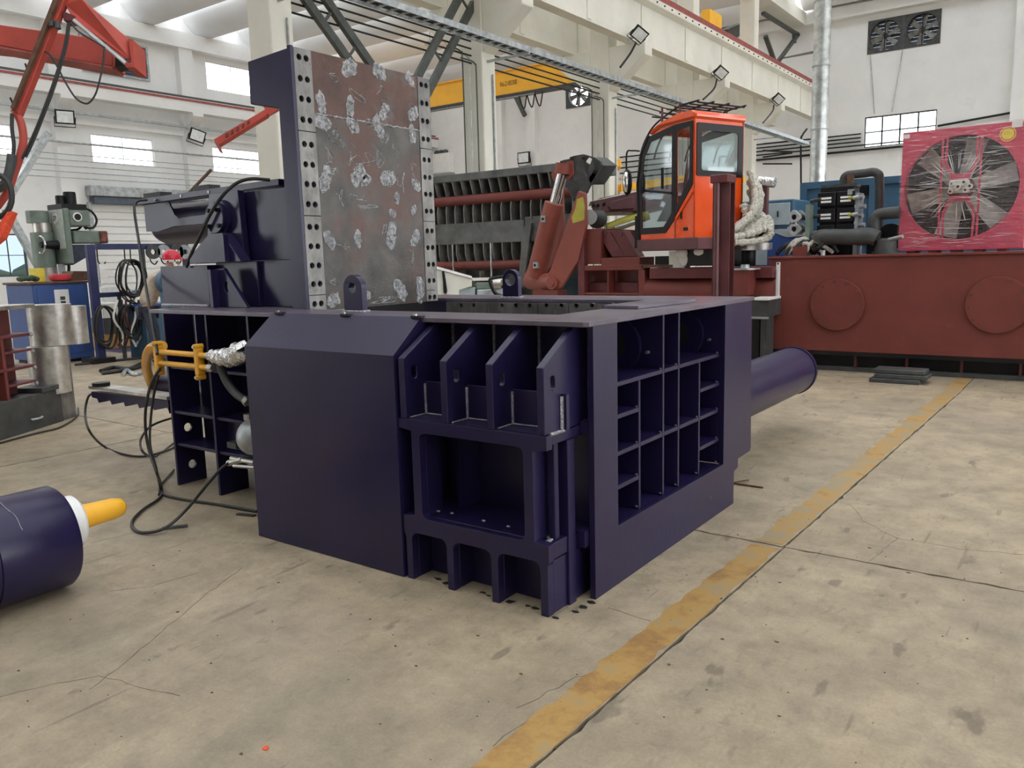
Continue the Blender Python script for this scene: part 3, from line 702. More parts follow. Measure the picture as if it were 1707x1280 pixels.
for z in (.805, .455): shelf(4.395 + T, 4.699, z)
MB().box(xb, X0 - .032, 3.346, 4.699, .28, .30).build('shelf_plate', PU, bal)
for px, py, yy in ((1026, 575, 3.903), (1133, 556, 4.702)):
    p = at(px + 3, py, 'Y', yy); clip = lambda L: [(max(x, xb + .003), z) for x, z in L]
    MB().plate(clip(circle2(p.x, p.z, .15, 36)), [clip(circle2(p.x, p.z, .07, 24))] if p.x - .07 > xb + .003 else [], 'Y', yy - .03, yy - .001).build('flange_ring', PU, bal)
    MB().plate(clip(circle2(p.x, p.z, .068, 24)), [], 'Y', yy - .032 if p.x - .07 <= xb + .003 else yy - .004, yy - .0305 if p.x - .07 <= xb + .003 else yy - .001).build('flange_bore', 'hole', bal)
    MB().cyl((p.x + .19, yy - .03, p.z - .03), (p.x + .19, yy - .002, p.z - .03), .009, 8).build('grease_nipple', 'steel', bal)
# small weld lumps in compartment corners
for y, z in ((3.913, .985), (4.108, .985), (4.699, .985), (3.635, .825), (3.635, .64), (3.913, .64), (4.108, .64), (4.395, .64), (4.699, .64), (4.699, .805), (4.699, .455), (3.635, .47), (3.635, .30), (3.913, .30), (4.108, .30), (4.395, .30), (4.699, .30)):
    MB().ball((X0 - .045, y - .014, z + .014), .008, .006, .007, 8, 5).build('weld_spot', 'purple_worn_sheen', bal, smooth=True)
# top plate
MB().plate([(-5.33, 3.05), (-1.835, 3.05), (-1.815, 3.07), (-1.81, 5.16), (-5.33, 5.16)], [[(-4.25, 3.40), (-2.19, 3.40), (-2.19, 4.68), (-4.25, 4.68)]], 'Z', 1.291, 1.316).build('top_plate', 'purple_worn_sheen', bal, bevel=.003)
MB().plate([(-2.19, 3.86), (-1.98, 3.86), (-1.93, 4.5), (-2.19, 4.5)], [], 'Z', 1.317, 1.335).build('raised_pad', 'purple_worn_sheen', bal, bevel=.002)
# chamber walls and bolted liners
MB().box(-4.25, -2.19, 3.37, 3.40, .35, 1.29).build('chamber_wall', PU, bal)
MB().box(-4.25, -2.19, 4.68, 4.72, .05, 1.29).build('chamber_wall', PU, bal)
MB().box(-2.19, -2.17, 3.40, 4.68, .35, 1.29).build('chamber_wall', PU, bal)
MB().box(-4.25, -2.19, 3.40, 4.68, .33, .36).build('chamber_floor', 'liner', bal)
hx = [[748, 769, 790], [837, 860, 883], [911, 936], [961, 987, 1020]]
seg = [(-4.24, None)]
edges = [-4.0] + [at(x, 510, 'Y', 4.655).x for x in (812, 897, 948)] + [-2.2]
for i in range(4):
    x0, x1 = edges[i] + .003, edges[i + 1] - .003; hs = []
    for px in hx[i]:
        x = at(px, 509, 'Y', 4.655).x
        if x0 + .03 < x < x1 - .03: hs += [circle2(x, z, .016, 10) for z in (at(px, 509, 'Y', 4.655).z, at(px, 509, 'Y', 4.655).z - .075, .95)]
    MB().plate(rect(x0, x1, .36, 1.288), hs, 'Y', 4.652, 4.68).build('liner_plate', 'liner', bal)
# box walls
MB().box(-2.80, -1.86, 3.22, 3.25, .02, 1.289).build('front_wall', PU, bal)
MB().box(-5.43, -2.80, 3.46, 3.49, .31, 1.289).build('front_wall', PU, bal)
MB().box(-5.43, -1.86, 5.05, 5.08, .30, 1.289).build('rear_wall', PU, bal)
MB().box(-5.43, -2.2, 3.49, 5.05, .30, .325).build('bottom_plate', PU, bal)
# front end: edge frame, four ribs, shelves
FY = 2.84
rx = [(-2.766, -2.727), (-2.497, -2.457), (-2.224, -2.185), (-1.947, -1.908)]
fr = [(-2.79, 0)]
outer = [(-2.782, .775), (-2.782, .832), (-1.900, .832), (-1.900, .765), (-1.975, .755), (-1.975, .34), (-1.900, .335), (-1.900, .262), (-1.907, .24), (-1.907, 0), (-1.947, 0), (-1.947, .20)]
def arch(xa, xb_, zt, r=.04, n=5):   # open-bottom rounded opening between two legs, listed right to left
    o = [(xb_, 0), (xb_, zt - r)]
    for i in range(1, n): t = i / n * PI / 2; o.append((xb_ - r + r * math.cos(t), zt - r + r * math.sin(t)))
    o.append((xb_ - r, zt)); o.append((xa + r, zt))
    for i in range(1, n): t = PI / 2 + i / n * PI / 2; o.append((xa + r + r * math.cos(t), zt - r + r * math.sin(t)))
    o += [(xa, zt - r), (xa, 0)]; return o
outer = [(-2.700, .775), (-2.782, .785), (-2.782, .832), (-1.900, .832), (-1.900, .768), (-1.976, .758), (-1.976, .345), (-1.900, .335), (-1.900, .258), (-1.907, .24), (-1.907, 0)]
outer += arch(-2.185, -1.947, .252)[0:] + arch(-2.457, -2.224, .252) + arch(-2.727, -2.497, .252) + [(-2.766, 0), (-2.766, .22), (-2.782, .25), (-2.782, .335), (-2.700, .345)]
MB().plate(outer, [rrect(-2.648, -2.027, .335, .770, .035)], 'Y', FY, FY + .045).build('front_frame', PU, bal, bevel=.003)
for i, (a, b) in enumerate(rx):
    slot = []
    for k in range(12):
        t = 2 * PI * k / 12; slot.append((2.912 + .019 * math.cos(t), 1.058 + .014 * (1 if math.sin(t) > 0 else -1) + .019 * math.sin(t)))
    MB().plate([(FY, .834), (3.218, .834), (3.218, 1.289), (3.10, 1.289), (FY, 1.132)], [slot], 'X', a, b).build('rib', PU, bal, bevel=.003)
    MB().box(a, b, FY + .046, 3.218, 0, .25).build('leg_plate', PU, bal, bevel=.003)
    if i < 3:
        c = rx[i + 1][0]; MB().box(b, c, 2.985, 3.005, .834, 1.0).build('web_plate', PU, bal, bevel=.002)
        MB().tube([(b + .004, 2.983, .84), (b + .004, 2.983, .99)], .008, 6).build('weld_bead', 'weld', bal)
        MB().tube([(b + .004, 3.214, .85), (b + .004, 3.214, 1.28)], .010, 6).build('weld_bead', 'weld', bal)
        MB().tube([(b + .006, 2.862, .837), (b + .006, 2.982, .837), (c - .004, 2.982, .837)], .0045, 6).build('weld_bead', 'weld', bal)
        MB().tube([(b + .004, 3.214, .02), (b + .004, 3.214, .25)], .008, 6).build('weld_bead', 'purple_worn_sheen', bal)
        MB().box(b, c, 2.985, 3.005, .0, .25).build('web_plate', PU, bal)
MB().box(-1.907, -1.88, 2.975, 3.0, .84, 1.0).build('web_plate', PU, bal)
MB().tube([(-1.903, 2.972, .842), (-1.903, 2.972, .99)], .010, 6).build('weld_bead', 'weld', bal)
MB().tube([(-1.905, 3.214, .84), (-1.905, 3.214, 1.28)], .010, 6).build('weld_bead', 'weld', bal)
for y, z in ((3.19, .842), (2.90, .835), (2.955, .835)): MB().tube([(-1.902, y - .03, z), (-1.899, y + .03, z)], .009, 6).build('weld_bead', 'weld', bal)
for z0, z1 in ((.785, .832), (.26, .335)): MB().box(-2.78, -1.902, FY + .046, 3.218, z0, z1).build('cross_shelf', PU, bal, bevel=.003)
MB().box(-1.90, -1.858, 3.12, 3.22, .795, .85).build('cross_shelf', PU, bal); MB().box(-1.90, -1.858, 3.08, 3.22, .26, .34).build('cross_shelf', PU, bal)
for x0, x1, y0, y1, z0, z1 in ((-2.70, -2.65, FY + .046, 3.0, .336, .784), (-2.027, -1.977, FY + .046, 3.0, .336, .784), (-1.955, -1.92, 2.93, 2.965, .336, .784), (-1.955, -1.893, 3.0, 3.06, 0, .784)):
    MB().box(x0, x1, y0, y1, z0, z1).build('post_plate', PU, bal, bevel=.003)
for x in (-2.60, -2.585): MB().box(x, x + .008, 3.06, 3.218, .34, .782).build('guide_strip', PU, bal)
for x, z in ((-2.55, .35), (-2.35, .345), (-2.20, .343), (-2.64, .345), (-2.04, .345)): MB().ball((x, 2.95, z), .012, .008, .006, 8, 4).build('weld_spot', 'weld', bal)
for k in range(5): MB().ball((-1.93 - .012 * k + random.uniform(-.01, .01), 2.9 + .02 * k, .337), .014, .012, .006, 8, 4).build('weld_spot', 'weld', bal)
# sheet cover
cv = MB().slab([(-3.972, 2.83, .004), (-2.786, 2.83, .004), (-2.786, 2.83, 1.142), (-3.972, 2.83, 1.142)], (0, .006, 0)).build('guard_cover', PU, bal)
MB().slab([(-3.972, 2.83, 1.143), (-2.786, 2.83, 1.143), (-2.786, 3.045, 1.318), (-3.972, 3.045, 1.318)], (0, .004, -.007)).build('cover_slope', PU, cv)
MB().plate([(2.837, .004), (3.2, .004), (3.2, 1.28), (3.04, 1.305), (2.837, 1.14)], [], 'X', -3.972, -3.966).build('cover_side', PU, cv)
MB().plate([(2.837, .004), (3.2, .004), (3.2, 1.28), (3.04, 1.305), (2.837, 1.14)], [], 'X', -2.792, -2.786).build('cover_side', PU, cv)
for px in (466, 576, 695):
    p = at(px, 524, 'Y', 3.04)
    h = MB().box(p.x - .035, p.x + .035, 3.03, 3.06, 1.312, 1.324).build('hinge_lug', 'black', cv)
    MB().cyl((p.x - .01, 3.035, 1.324), (p.x - .01, 3.035, 1.334), .012, 6).build('bolt', 'steel', h)
# left bay of ribs, legs and stiffeners
for i, x in enumerate((-5.44, -4.92, -4.46)):
    hs = [circle2(3.335, .42, .032, 16), circle2(3.345, .137, .032, 16)] if i == 0 else []
    MB().plate([(3.22, 0), (3.455, 0), (3.455, 1.289), (3.22, 1.289)], hs, 'X', x - .024, x).build('rib', PU, bal, bevel=.003)
for i, (a, b) in enumerate(((-5.44, -4.945), (-4.92, -4.485), (-4.46, -3.98))):
    for z in (.885, .553, .31): MB().box(a, b, 3.235, 3.459, z - .011, z + .011).build('shelf_plate', PU, bal, bevel=.002)
    for x in (a + .17, a + .33): MB().box(x, x + .008, 3.445, 3.459, .565, 1.289).build('stiffener_strip', PU, bal)
MB().plate(rect(-4.9, -4.0, .33, .54), [], 'Y', 3.30, 3.32).build('pump_bracket', PU, bal)
# pump and fittings that peek out beside the cover
pc = at(418, 727, 'Y', 3.2)
pm = MB().ball((pc.x + .05, 3.2, pc.z), .13, .12, .125, 20, 12).build('pump_housing', 'galv', bal, smooth=True)
MB().cyl((pc.x - .01, 3.2, pc.z + .11), (pc.x - .01, 3.2, pc.z + .15), .03, 12).build('pump_port', 'steel', pm)
q = at(400, 740, 'Y', 3.2); MB().box(q.x - .06, q.x + .04, 3.14, 3.26, q.z - .02, q.z + .02).build('pump_foot', 'dark_grey', pm)
for a, b, rr_ in (((381, 772), (404, 766), .022), ((386, 764), (425, 771), .018), ((390, 776), (425, 779), .014)):
    MB().cyl(at(*a, 'Y', 3.15), at(*b, 'Y', 3.15), rr_, 8).build('hose_fitting', 'steel', bal, smooth=True)
# yellow pipes, clamps and foil-wrapped hose
yb = MB().box(-5.20, -5.16, 2.975, 3.03, .905, 1.075).build('pipe_clamp', 'yellow', bal, bevel=.006)
yb2 = MB().box(-4.725, -4.685, 2.975, 3.03, .905, 1.08).build('pipe_clamp', 'yellow', bal, bevel=.006)
for pz in (1.035, .958):
    MB().cyl((-5.16, 3.0, pz), (-4.60, 3.0, pz), .018, 14).build('hydraulic_pipe', 'yellow', bal, smooth=True)
    MB().cyl((-4.60, 3.0, pz), (-4.55, 3.0, pz), .026, 6).build('pipe_nut', 'steel', bal)
for bx2 in (-5.185, -4.705):
    for zz in (1.09, .89):
        MB().cyl((bx2, 2.972, zz), (bx2, 3.033, zz), .018, 10).build('clamp_ear', 'yellow', yb if bx2 < -5 else yb2, smooth=True)
        MB().cyl((bx2, 2.962, zz), (bx2, 2.973, zz), .010, 6).build('bolt', 'steel', yb if bx2 < -5 else yb2)
MB().tube(catmull([Vector((-5.17, 3.03, 1.07)), at(253, 580, 'Y', 3.12), at(245, 595, 'Y', 3.28), at(245, 617, 'Y', 3.42), at(253, 642, 'Y', 3.6)], 6), .036, 14).build('elbow_pipe', 'yellow', bal, smooth=True)
fp = [at(x, y, 'Y', 3.0) for x, y in ((352, 593), (362, 594), (376, 597), (390, 594), (400, 587), (409, 586))]
fl = catmull(fp, 6); MB().tube([p + Vector((0, 0, .012 * math.sin(i * 1.7))) for i, p in enumerate(fl)], [.034 + .03 * min(1, i / 16) + random.uniform(-.008, .008) for i in range(len(fl))], 12).build('foil_wrapped_hose', 'foil', bal)
MB().tube(catmull([at(x, y, 'Y', 3.02) for x, y in ((366, 602), (370, 618), (379, 638), (393, 656), (410, 668))], 5), .026, 10).build('hydraulic_hose', 'dark_grey', bal, smooth=True)
MB().cyl(at(409, 666, 'Y', 3.02), at(414, 671, 'Y', 3.02), .032, 6).build('hose_nut', 'steel', bal)
# side ram and its toothed guide at the far left
MB().lathe((-5.45, 3.75, .62), (-7, 3.75, .62), [(0, .21), (.03, .21), (.031, .19), (.84, .19), (.88, .175), (.90, .12)], 32).build('side_ram', PU, bal, smooth=True)
gy = 3.4
g0 = at(158, 652, 'Y', gy); g1 = at(286, 667, 'Y', gy); pts = [(g0.x, g0.z), (g1.x, g1.z), (g1.x, g1.z - .10)]
n = 5
for k in range(n + 1):
    t = 1 - k / (n + .5); x = g0.x + (g1.x - g0.x) * t; zt = g0.z + (g1.z - g0.z) * t - .055
    pts += [(x, zt - .035), (x - .02, zt)]
pts.append((g0.x, g0.z - .05))
gd = MB().plate(pts, [], 'Y', gy - .03, gy + .03).build('guide_rack', PU, bal)
MB().box(g0.x, g1.x + .02, gy - .05, gy + .09, (g0.z + g1.z) / 2 + .02, (g0.z + g1.z) / 2 + .045).build('rack_cover', 'steel', gd)
MB().cyl((g0.x + .12, gy, (g0.z + g1.z) / 2 + .045), (g0.x + .12, gy, (g0.z + g1.z) / 2 + .075), .07, 16).build('sensor_cap', 'black', gd)
# main ram beyond the side panel
MB().lathe((-2.25, 5.08, .512), (-2.25, 8, .512), [(0, .225), (.02, .225), (.021, .212), (2.36, .212), (2.361, .222), (2.40, .222), (2.43, .205), (2.435, .05)], 48).build('main_ram', PU, bal, smooth=True)
MB().box(-2.5, -1.9, 5.081, 5.16, .30, .82).build('ram_flange', PU, bal)
# lifting lugs
def lug(x0, x1, y, ztop, hz, hr, name='lifting_lug'):
    xm = (x0 + x1) / 2; r = (x1 - x0) / 2
    o = [(x0, 1.317), (x1, 1.317)] + [(xm + r * math.cos(t), ztop - r + r * math.sin(t)) for t in [PI * i / 12 for i in range(13)]]
    l = MB().plate(o, [circle2(xm, hz, hr, 16)], 'Y', y, y + .045).build(name, PU, bal, bevel=.003)
    MB().tube([(x0 - .004, y - .004, 1.32), (x1 + .006, y - .004, 1.32)], .008, 6).build('weld_bead', 'weld', l)
    MB().tube([(x1 + .006, y - .004, 1.32), (x1 + .006, y + .05, 1.32)], .009, 6).build('weld_bead', 'weld', l)
l0 = at(574, 518, 'Y', 3.25); l1 = at(604, 518, 'Y', 3.25); lug(l0.x, l1.x, 3.25, at(589, 458, 'Y', 3.25).z, at(589, 480, 'Y', 3.25).z, .028)
l0 = at(838, 497, 'Y', 4.76); l1 = at(864, 497, 'Y', 4.76); lug(l0.x, l1.x, 4.76, at(851, 449, 'Y', 4.76).z, at(849, 466, 'Y', 4.76).z, .045)

# ---- raised lid
LX = -4.03
ly0, ly1, lz0, lz1 = 3.372, 4.60, 1.30, 2.895
lid = MB().plate([(LX - .03, lz0), (LX - .03, lz1), (LX - .44, lz1 - .02), (LX - .445, lz1 - .28), (LX - .17, lz1 - .34), (LX - .17, lz0)], [], 'Y', ly0, ly1).build('lid', PU, bal, bevel=.006)
MB().box(LX - .03, LX - .001, ly0 - .02, ly0, lz0, lz1 + .004).build('lid_edge', PU, lid)
zj = at(600, 200, 'X', LX).z
zj = 2.522
a0, a1 = ly0 + .14, ly1 - .128
MB().box(LX - .029, LX - .004, a0 + .002, a1 - .002, zj + .004, lz1).build('lid_plate', 'lid_upper', lid)
MB().box(LX - .029, LX - .004, a0 + .002, a1 - .002, lz0, zj - .002).build('lid_plate', 'lid_face', lid)
wj = []
for k in range(60): wj.append((LX - .003, a0 + (a1 - a0) * k / 59, zj + random.gauss(0, .002)))
MB().tube(wj, [.006 + random.uniform(-.002, .003) for _ in wj], 6).build('weld_bead', 'weld_white', lid)
def strip(y0, y1, px, ys, joints):
    zs = [at(px, yy, 'X', LX).z for yy in ys]; zjn = [lz1] + [at(px, yy, 'X', LX).z for yy in joints] + [lz0]
    for top, bot in zip(zjn, zjn[1:]):
        hs = [circle2(y, z, .0185, 12) for z in zs if bot + .02 < z < top - .02 for y in (y0 + (y1 - y0) * .30, y0 + (y1 - y0) * .70)]
        MB().plate(rect(y0, y1, bot + .0015, top - .0015), hs, 'X', LX - .028, LX).build('lid_liner', 'liner', lid, bevel=.002)
strip(ly0 + .002, a0, 497, (94.4, 129.6, 163.3, 198.1, 238.8, 272.6, 305.7, 339.7, 378, 410.8, 443.5, 475, 509), (217, 359, 494))
strip(a1, ly1, 715, (144, 174, 203, 233, 267, 296, 324, 352, 385, 413, 441, 468, 496), (249, 369, 484))
# weld dabs and scribbles left on the lid
def blob(y, z, r, k):
    n = 18; o = []
    for i in range(n): t = 2 * PI * i / n; rr = r * (1 + .28 * math.sin(2 * t + k) + random.uniform(-.22, .22)); o.append((y + rr * .8 * math.cos(t), z + rr * math.sin(t)))
    m = MB().plate(o, [], 'X', LX - .0042, LX - .0022)
    for j in range(5):
        pts = []; a = random.uniform(0, 6.28)
        for i in range(9): t = i / 8; pts.append((LX - .002, y + r * .8 * (math.cos(a + t * 5) * (.3 + .6 * random.random())), z + r * (math.sin(a + t * 5) * (.3 + .6 * random.random()))))
        m.tube(catmull(pts, 3), .0024, 4)
    m.build('weld_patch', 'weld_white', lid)
def scribble(y, z, w, h, n, r=.0026):
    pts = [(LX - .0035, y + w * random.uniform(-1, 1) * (.4 + .6 * i / n), z + h * math.sin(i * 1.9 + y * 7) * random.uniform(.3, 1)) for i in range(n)]
    MB().tube(catmull(pts, 5), r, 4).build('weld_scribble', 'weld_white', lid)
blobs = [(512, 102, 22), (583, 112, 18), (633, 120, 16), (684, 132, 14), (530, 170, 15), (584, 178, 15), (641, 187, 15), (690, 190, 16), (533, 202, 18), (588, 208, 16), (632, 212, 18), (688, 224, 14), (538, 298, 19), (598, 292, 20), (648, 298, 18), (694, 308, 13), (545, 400, 15), (597, 398, 13), (653, 392, 20), (693, 397, 15), (555, 500, 16), (612, 492, 10), (668, 483, 20), (706, 477, 18), (662, 330, 10), (690, 350, 9), (610, 300, 14), (655, 355, 10), (700, 500, 8)]
for k, (px, py, r) in enumerate(blobs):
    p = at(px, py, 'X', LX)
    if a0 < p.y < a1 and lz0 < p.z < lz1: blob(min(max(p.y, a0 + .06), a1 - .06), p.z, r * .0037, k)
for k, (px, py, w, h, n) in enumerate(((545, 260, .10, .08, 7), (575, 235, .16, .05, 8), (560, 222, .05, .04, 9), (600, 262, .2, .1, 6), (640, 230, .12, .07, 8), (555, 285, .1, .05, 7), (600, 330, .16, .03, 8), (630, 265, .1, .12, 7), (575, 410, .1, .03, 6), (640, 380, .05, .05, 9), (545, 470, .06, .03, 8), (640, 500, .16, .03, 10), (670, 300, .08, .12, 7), (560, 130, .1, .05, 5), (600, 160, .12, .05, 5), (640, 150, .1, .05, 5), (690, 430, .05, .12, 6), (610, 345, .14, .02, 9), (660, 250, .1, .06, 7), (565, 330, .08, .06, 6), (690, 280, .04, .10, 6), (588, 270, .06, .10, 8), (620, 205, .1, .03, 9))):
    p = at(px, py, 'X', LX); scribble(min(max(p.y, a0 + w), a1 - w), p.z, w, h, n)

# ---- lid cylinder, trunnion bracket and its supports
Yb = 3.45
W = lambda x, y, Y=Yb: (at(x, y, 'Y', Y).x, at(x, y, 'Y', Y).z)
MB().plate([W(348, 323), W(396, 316), W(408, 437), W(344, 437)], [], 'Y', Yb, Yb + .05).build('trunnion_plate', PU, bal, bevel=.004)
MB().plate([W(348, 323, 4.3), W(396, 316, 4.3), W(408, 437, 4.3), W(344, 437, 4.3)], [], 'Y', 4.3, 4.35).build('trunnion_plate', PU, bal, bevel=.004)
c = at(369, 364, 'Y', Yb); cp = MB().lathe((c.x, Yb, c.z), (c.x, 0, c.z), [(0, .125), (.03, .125), (.031, .105), (.055, .105), (.06, .1)], 32).build('trunnion_cap', PU, bal, smooth=True)
for k in range(4):
    t = PI / 4 + k * PI / 2; MB().cyl((c.x + .075 * math.cos(t), Yb - .06, c.z + .075 * math.sin(t)), (c.x + .075 * math.cos(t), Yb - .075, c.z + .075 * math.sin(t)), .016, 6).build('bolt', 'black', cp)
MB().plate([W(322, 428, Yb - .06), W(354, 390, Yb - .06), W(376, 388, Yb - .06), W(408, 436, Yb - .06), W(322, 440, Yb - .06)], [], 'Y', Yb - .09, Yb - .002).build('bracket_gusset', PU, bal, bevel=.004)
p = W(376, 392, Yb - .1); q = W(377, 436, Yb - .1); MB().box(p[0] - .015, p[0] + .015, Yb - .13, Yb - .091, q[1], p[1]).build('stiffener_strip', PU, bal)
bz = 1.318
MB().box(-5.73, -5.13, 3.40, 4.45, bz, 1.61).build('base_box', PU, bal, bevel=.004)
MB().box(-5.129, -4.66, 3.47, 4.4, bz, 1.63).build('support_box', PU, bal, bevel=.004)
for y_ in (3.52, 4.24): MB().box(-4.95, -4.21, y_, y_ + .04, 1.631, 2.10).build('side_cheek', PU, bal, bevel=.004)
MB().box(-4.659, -4.2 - .01, 3.5, 4.4, bz, 1.63).build('support_box', PU, bal, bevel=.004)
Yg = 3.36
MB().plate([W(357, 449, Yg), W(372, 447, Yg), (W(413, 516, Yg)[0], bz), (W(365, 516, Yg)[0], bz)], [circle2(*W(377, 478, Yg), .028, 12, .04)], 'Y', Yg, Yg + .03).build('gusset_plate', PU, bal, bevel=.003)
p, q = W(361, 449, Yg), W(367, 515, Yg); MB().slab([(p[0] - .02, Yg - .06, p[1]), (p[0] + .015, Yg - .06, p[1]), (q[0] + .015, Yg - .06, bz), (q[0] - .02, Yg - .06, bz)], (0, .058, 0)).build('gusset_flange', PU, bal)
MB().tube([(-5.73, 3.392, 1.322), (-5.13, 3.392, 1.322)], .012, 6).build('weld_bead', 'weld', bal)
cz = 1.95
MB().lathe((-6.42, 3.88, cz), (0, 3.88, cz), [(0, .02), (.002, .10), (.03, .145), (.10, .165), (1.5, .165), (1.52, .18), (1.62, .18)], 32).build('lid_cylinder', PU, bal, smooth=True)
MB().cyl((-4.83, 3.88, cz), (-4.35, 3.88, cz), .075, 20).build('piston_rod', 'chrome', bal, smooth=True)
MB().box(-4.5, -4.2, 3.80, 3.96, cz - .12, cz + .12).build('rod_clevis', PU, bal, bevel=.01)
MB().cyl((c.x, 3.501, cz), (c.x, 4.299, cz), .07, 16).build('trunnion_shaft', PU, bal, smooth=True)
Yu = 3.69
gp = [W(239, 336, Yu), W(278, 330, Yu), W(291, 358, Yu), W(298, 364, Yu), W(346, 357, Yu), W(346, 372, Yu), W(290, 377, Yu), W(263, 386, Yu), W(244, 386, Yu)]
gc = MB().plate(gp, [], 'Y', Yu, Yu + .012).build('cylinder_guard', PU, bal)
p, q = W(234, 333, Yu), W(470, 298, Yu)
MB().slab([(p[0], Yu - .03, p[1]), (q[0], Yu - .03, q[1]), (q[0], 3.80, q[1]), (p[0], 3.80, p[1])], (0, 0, -.045)).build('guard_rail', PU, gc, bevel=.004)
for k in (.15, .35, .55): MB().cyl((p[0] + (q[0] - p[0]) * k, Yu - .036, p[1] + (q[1] - p[1]) * k - .022), (p[0] + (q[0] - p[0]) * k, Yu - .03, p[1] + (q[1] - p[1]) * k - .022), .01, 6).build('screw', 'steel', gc)
MB().box(p[0] + .05, p[0] + .3, Yu + .0, Yu + .1, p[1] + .005, p[1] + .045).build('sensor_box', 'black', gc)
MB().cyl((p[0] - .06, Yu + .1, p[1] + .012), (p[0] + .06, Yu + .1, p[1] + .02), .03, 8).build('cable_gland', 'black', gc)
mx_ = p[0] + (q[0] - p[0]) * .5; mz_ = p[1] + (q[1] - p[1]) * .5
MB().box(mx_ - .15, mx_ + .05, Yu + .0, Yu + .1, mz_ + .005, mz_ + .04).build('sensor_box', 'dark_grey', gc)

_a, _b = at(352, 283, 'Y', 4.35), at(286, 352, 'Y', 4.35)
MB().bar(_a, _b + (_b - _a) * .25, .018, .02).build('slant_rod', 'brown', bal)  # slanting rod behind the guard, joined to the baler as a part
# ================================================================== machines behind the baler
def A(x, y, Y): return at(x, y, 'Y', Y)
def AZ(x, y, Y): v = at(x, y, 'Y', Y); return (v.x, v.z)
# ---- ribbed tipping hopper
HY = 12.2
hop = thing('feed_hopper', (-9.3, HY + .8, 0), 'dark grey ribbed feed hopper with two long red pipes along its side', 'hopper')
zt = [A(723, y, HY).z for y in (294, 306.5, 330, 346, 375, 409, 436.5, 450, 462)]
xl, xr = A(690, 300, HY).x, A(958, 300, HY).x
MB().box(xl, xr, HY, HY + 1.5, zt[1], zt[0]).build('top_beam', 'hopper', hop, bevel=.01)
MB().box(xl, xr, HY + .30, HY + .36, zt[8] - .5, zt[1]).build('side_sheet', 'dark_grey', hop)
MB().box(xl, xr, HY + .361, HY + 1.4, zt[8] - .5, zt[8] - .4).build('hopper_floor', 'dark_grey', hop)
xm = A(875, 400, HY).x
MB().box(xl, xm, HY - .02, HY + .299, zt[5], zt[4]).build('middle_beam', 'hopper', hop, bevel=.01)
MB().box(xm + .01, xr, HY - .01, HY + .299, zt[5], zt[4] + .05).build('middle_beam', 'hopper', hop, bevel=.01)
pm_ = (zt[2] + zt[3]) / 2; pr = (zt[2] - zt[3]) / 2
MB().cyl((xl, HY + .02, pm_), (A(974, 312, HY).x, HY + .02, pm_), pr, 20).build('long_pipe', 'red', hop, smooth=True)
MB().cyl((A(974, 312, HY).x, HY + .02, pm_), (A(974, 312, HY).x + .05, HY + .02, pm_), pr * .55, 16).build('pipe_end', 'red_dark', hop, smooth=True)
MB().cyl((xl, HY + .03, (zt[6] + zt[7]) / 2), (A(870, 440, HY).x, HY + .03, (zt[6] + zt[7]) / 2), (zt[6] - zt[7]) / 2, 20).build('long_pipe', 'red', hop, smooth=True)
nf = 17
for k in range(nf):
    x = xl + .1 + (xr - xl - .2) * k / (nf - 1)
    MB().plate([(HY - .02, zt[1] - .001), (HY + .299, zt[1] - .001), (HY + .299, zt[2]), (HY + .06, zt[2] + .02)], [], 'X', x, x + .022).build('fin', 'fin_grey', hop)
    MB().plate([(HY - .005, zt[3] + .02), (HY + .299, zt[3] + .08), (HY + .299, zt[4]), (HY - .03, zt[4]), (HY - .04, zt[3] - .1)], [], 'X', x + .06, x + .082).build('fin', 'fin_grey', hop)
    if x < xm: MB().plate([(HY - .03, zt[5]), (HY + .299, zt[5]), (HY + .299, zt[6]), (HY + .02, zt[6] - .02), (HY - .03, zt[6] + .12)], [], 'X', x + .06, x + .082).build('fin', 'fin_grey', hop)
    if k % 3 == 1 and x < xm: MB().plate([(HY - .08, zt[7] - .04), (HY + .299, zt[7]), (HY + .299, zt[8] - .4), (HY - .1, zt[8] - .4)], [], 'X', x, x + .022).build('fin', 'fin_grey', hop)
x = A(820, 440, HY).x; MB().box(x, x + .03, HY - .05, HY - .021, zt[8] - .3, zt[5]).build('hang_strap', 'galv', hop)
x = A(757, 440, HY).x; MB().box(x, x + .02, HY - .05, HY - .021, zt[7] - .1, zt[5]).build('hang_strap', 'galv', hop)
MB().plate([AZ(876, 378, HY), AZ(890, 372, HY), AZ(876, 480, HY), AZ(868, 470, HY)], [], 'Y', HY - .08, HY - .03).build('end_post', 'hopper', hop)
# ears that carry the tipping cylinder
EYr = 11.35
for k, (dy, m, sh) in enumerate(((0, 'dark_grey', 0), (.32, 'dark_grey', -34))):
    s = lambda x, y: AZ(x + sh, y + (4 if sh else 0), EYr)
    MB().plate([s(938, 285), s(942, 270), s(955, 260), s(972, 257), s(990, 262), s(1000, 268), s(1004, 276), s(984, 307), s(972, 330), s(962, 308), s(948, 298)], [circle2(*s(981, 278), .10, 14, .15)], 'Y', EYr + dy, EYr + dy + .06).build('ear_plate', m, hop)
    d = MB().plate([s(936, 284), s(946, 270), s(956, 268), s(958, 290), s(950, 300), s(940, 296)], [], 'Y', EYr + dy - .025, EYr + dy).build('ear_boss', 'red_lit', hop, bevel=.004)
    for q in ((954, 264), (950, 280), (949, 290), (974, 264)): MB().cyl((s(*q)[0], EYr + dy - .04, s(*q)[1]), (s(*q)[0], EYr + dy - .02, s(*q)[1]), .025, 8).build('bolt', 'black', hop)
MB().slab([A(988, 262, EYr), A(1006, 276, EYr), A(985, 308, EYr), A(978, 290, EYr)], (.05, .35, .02)).build('ear_web', 'dark_grey', hop)
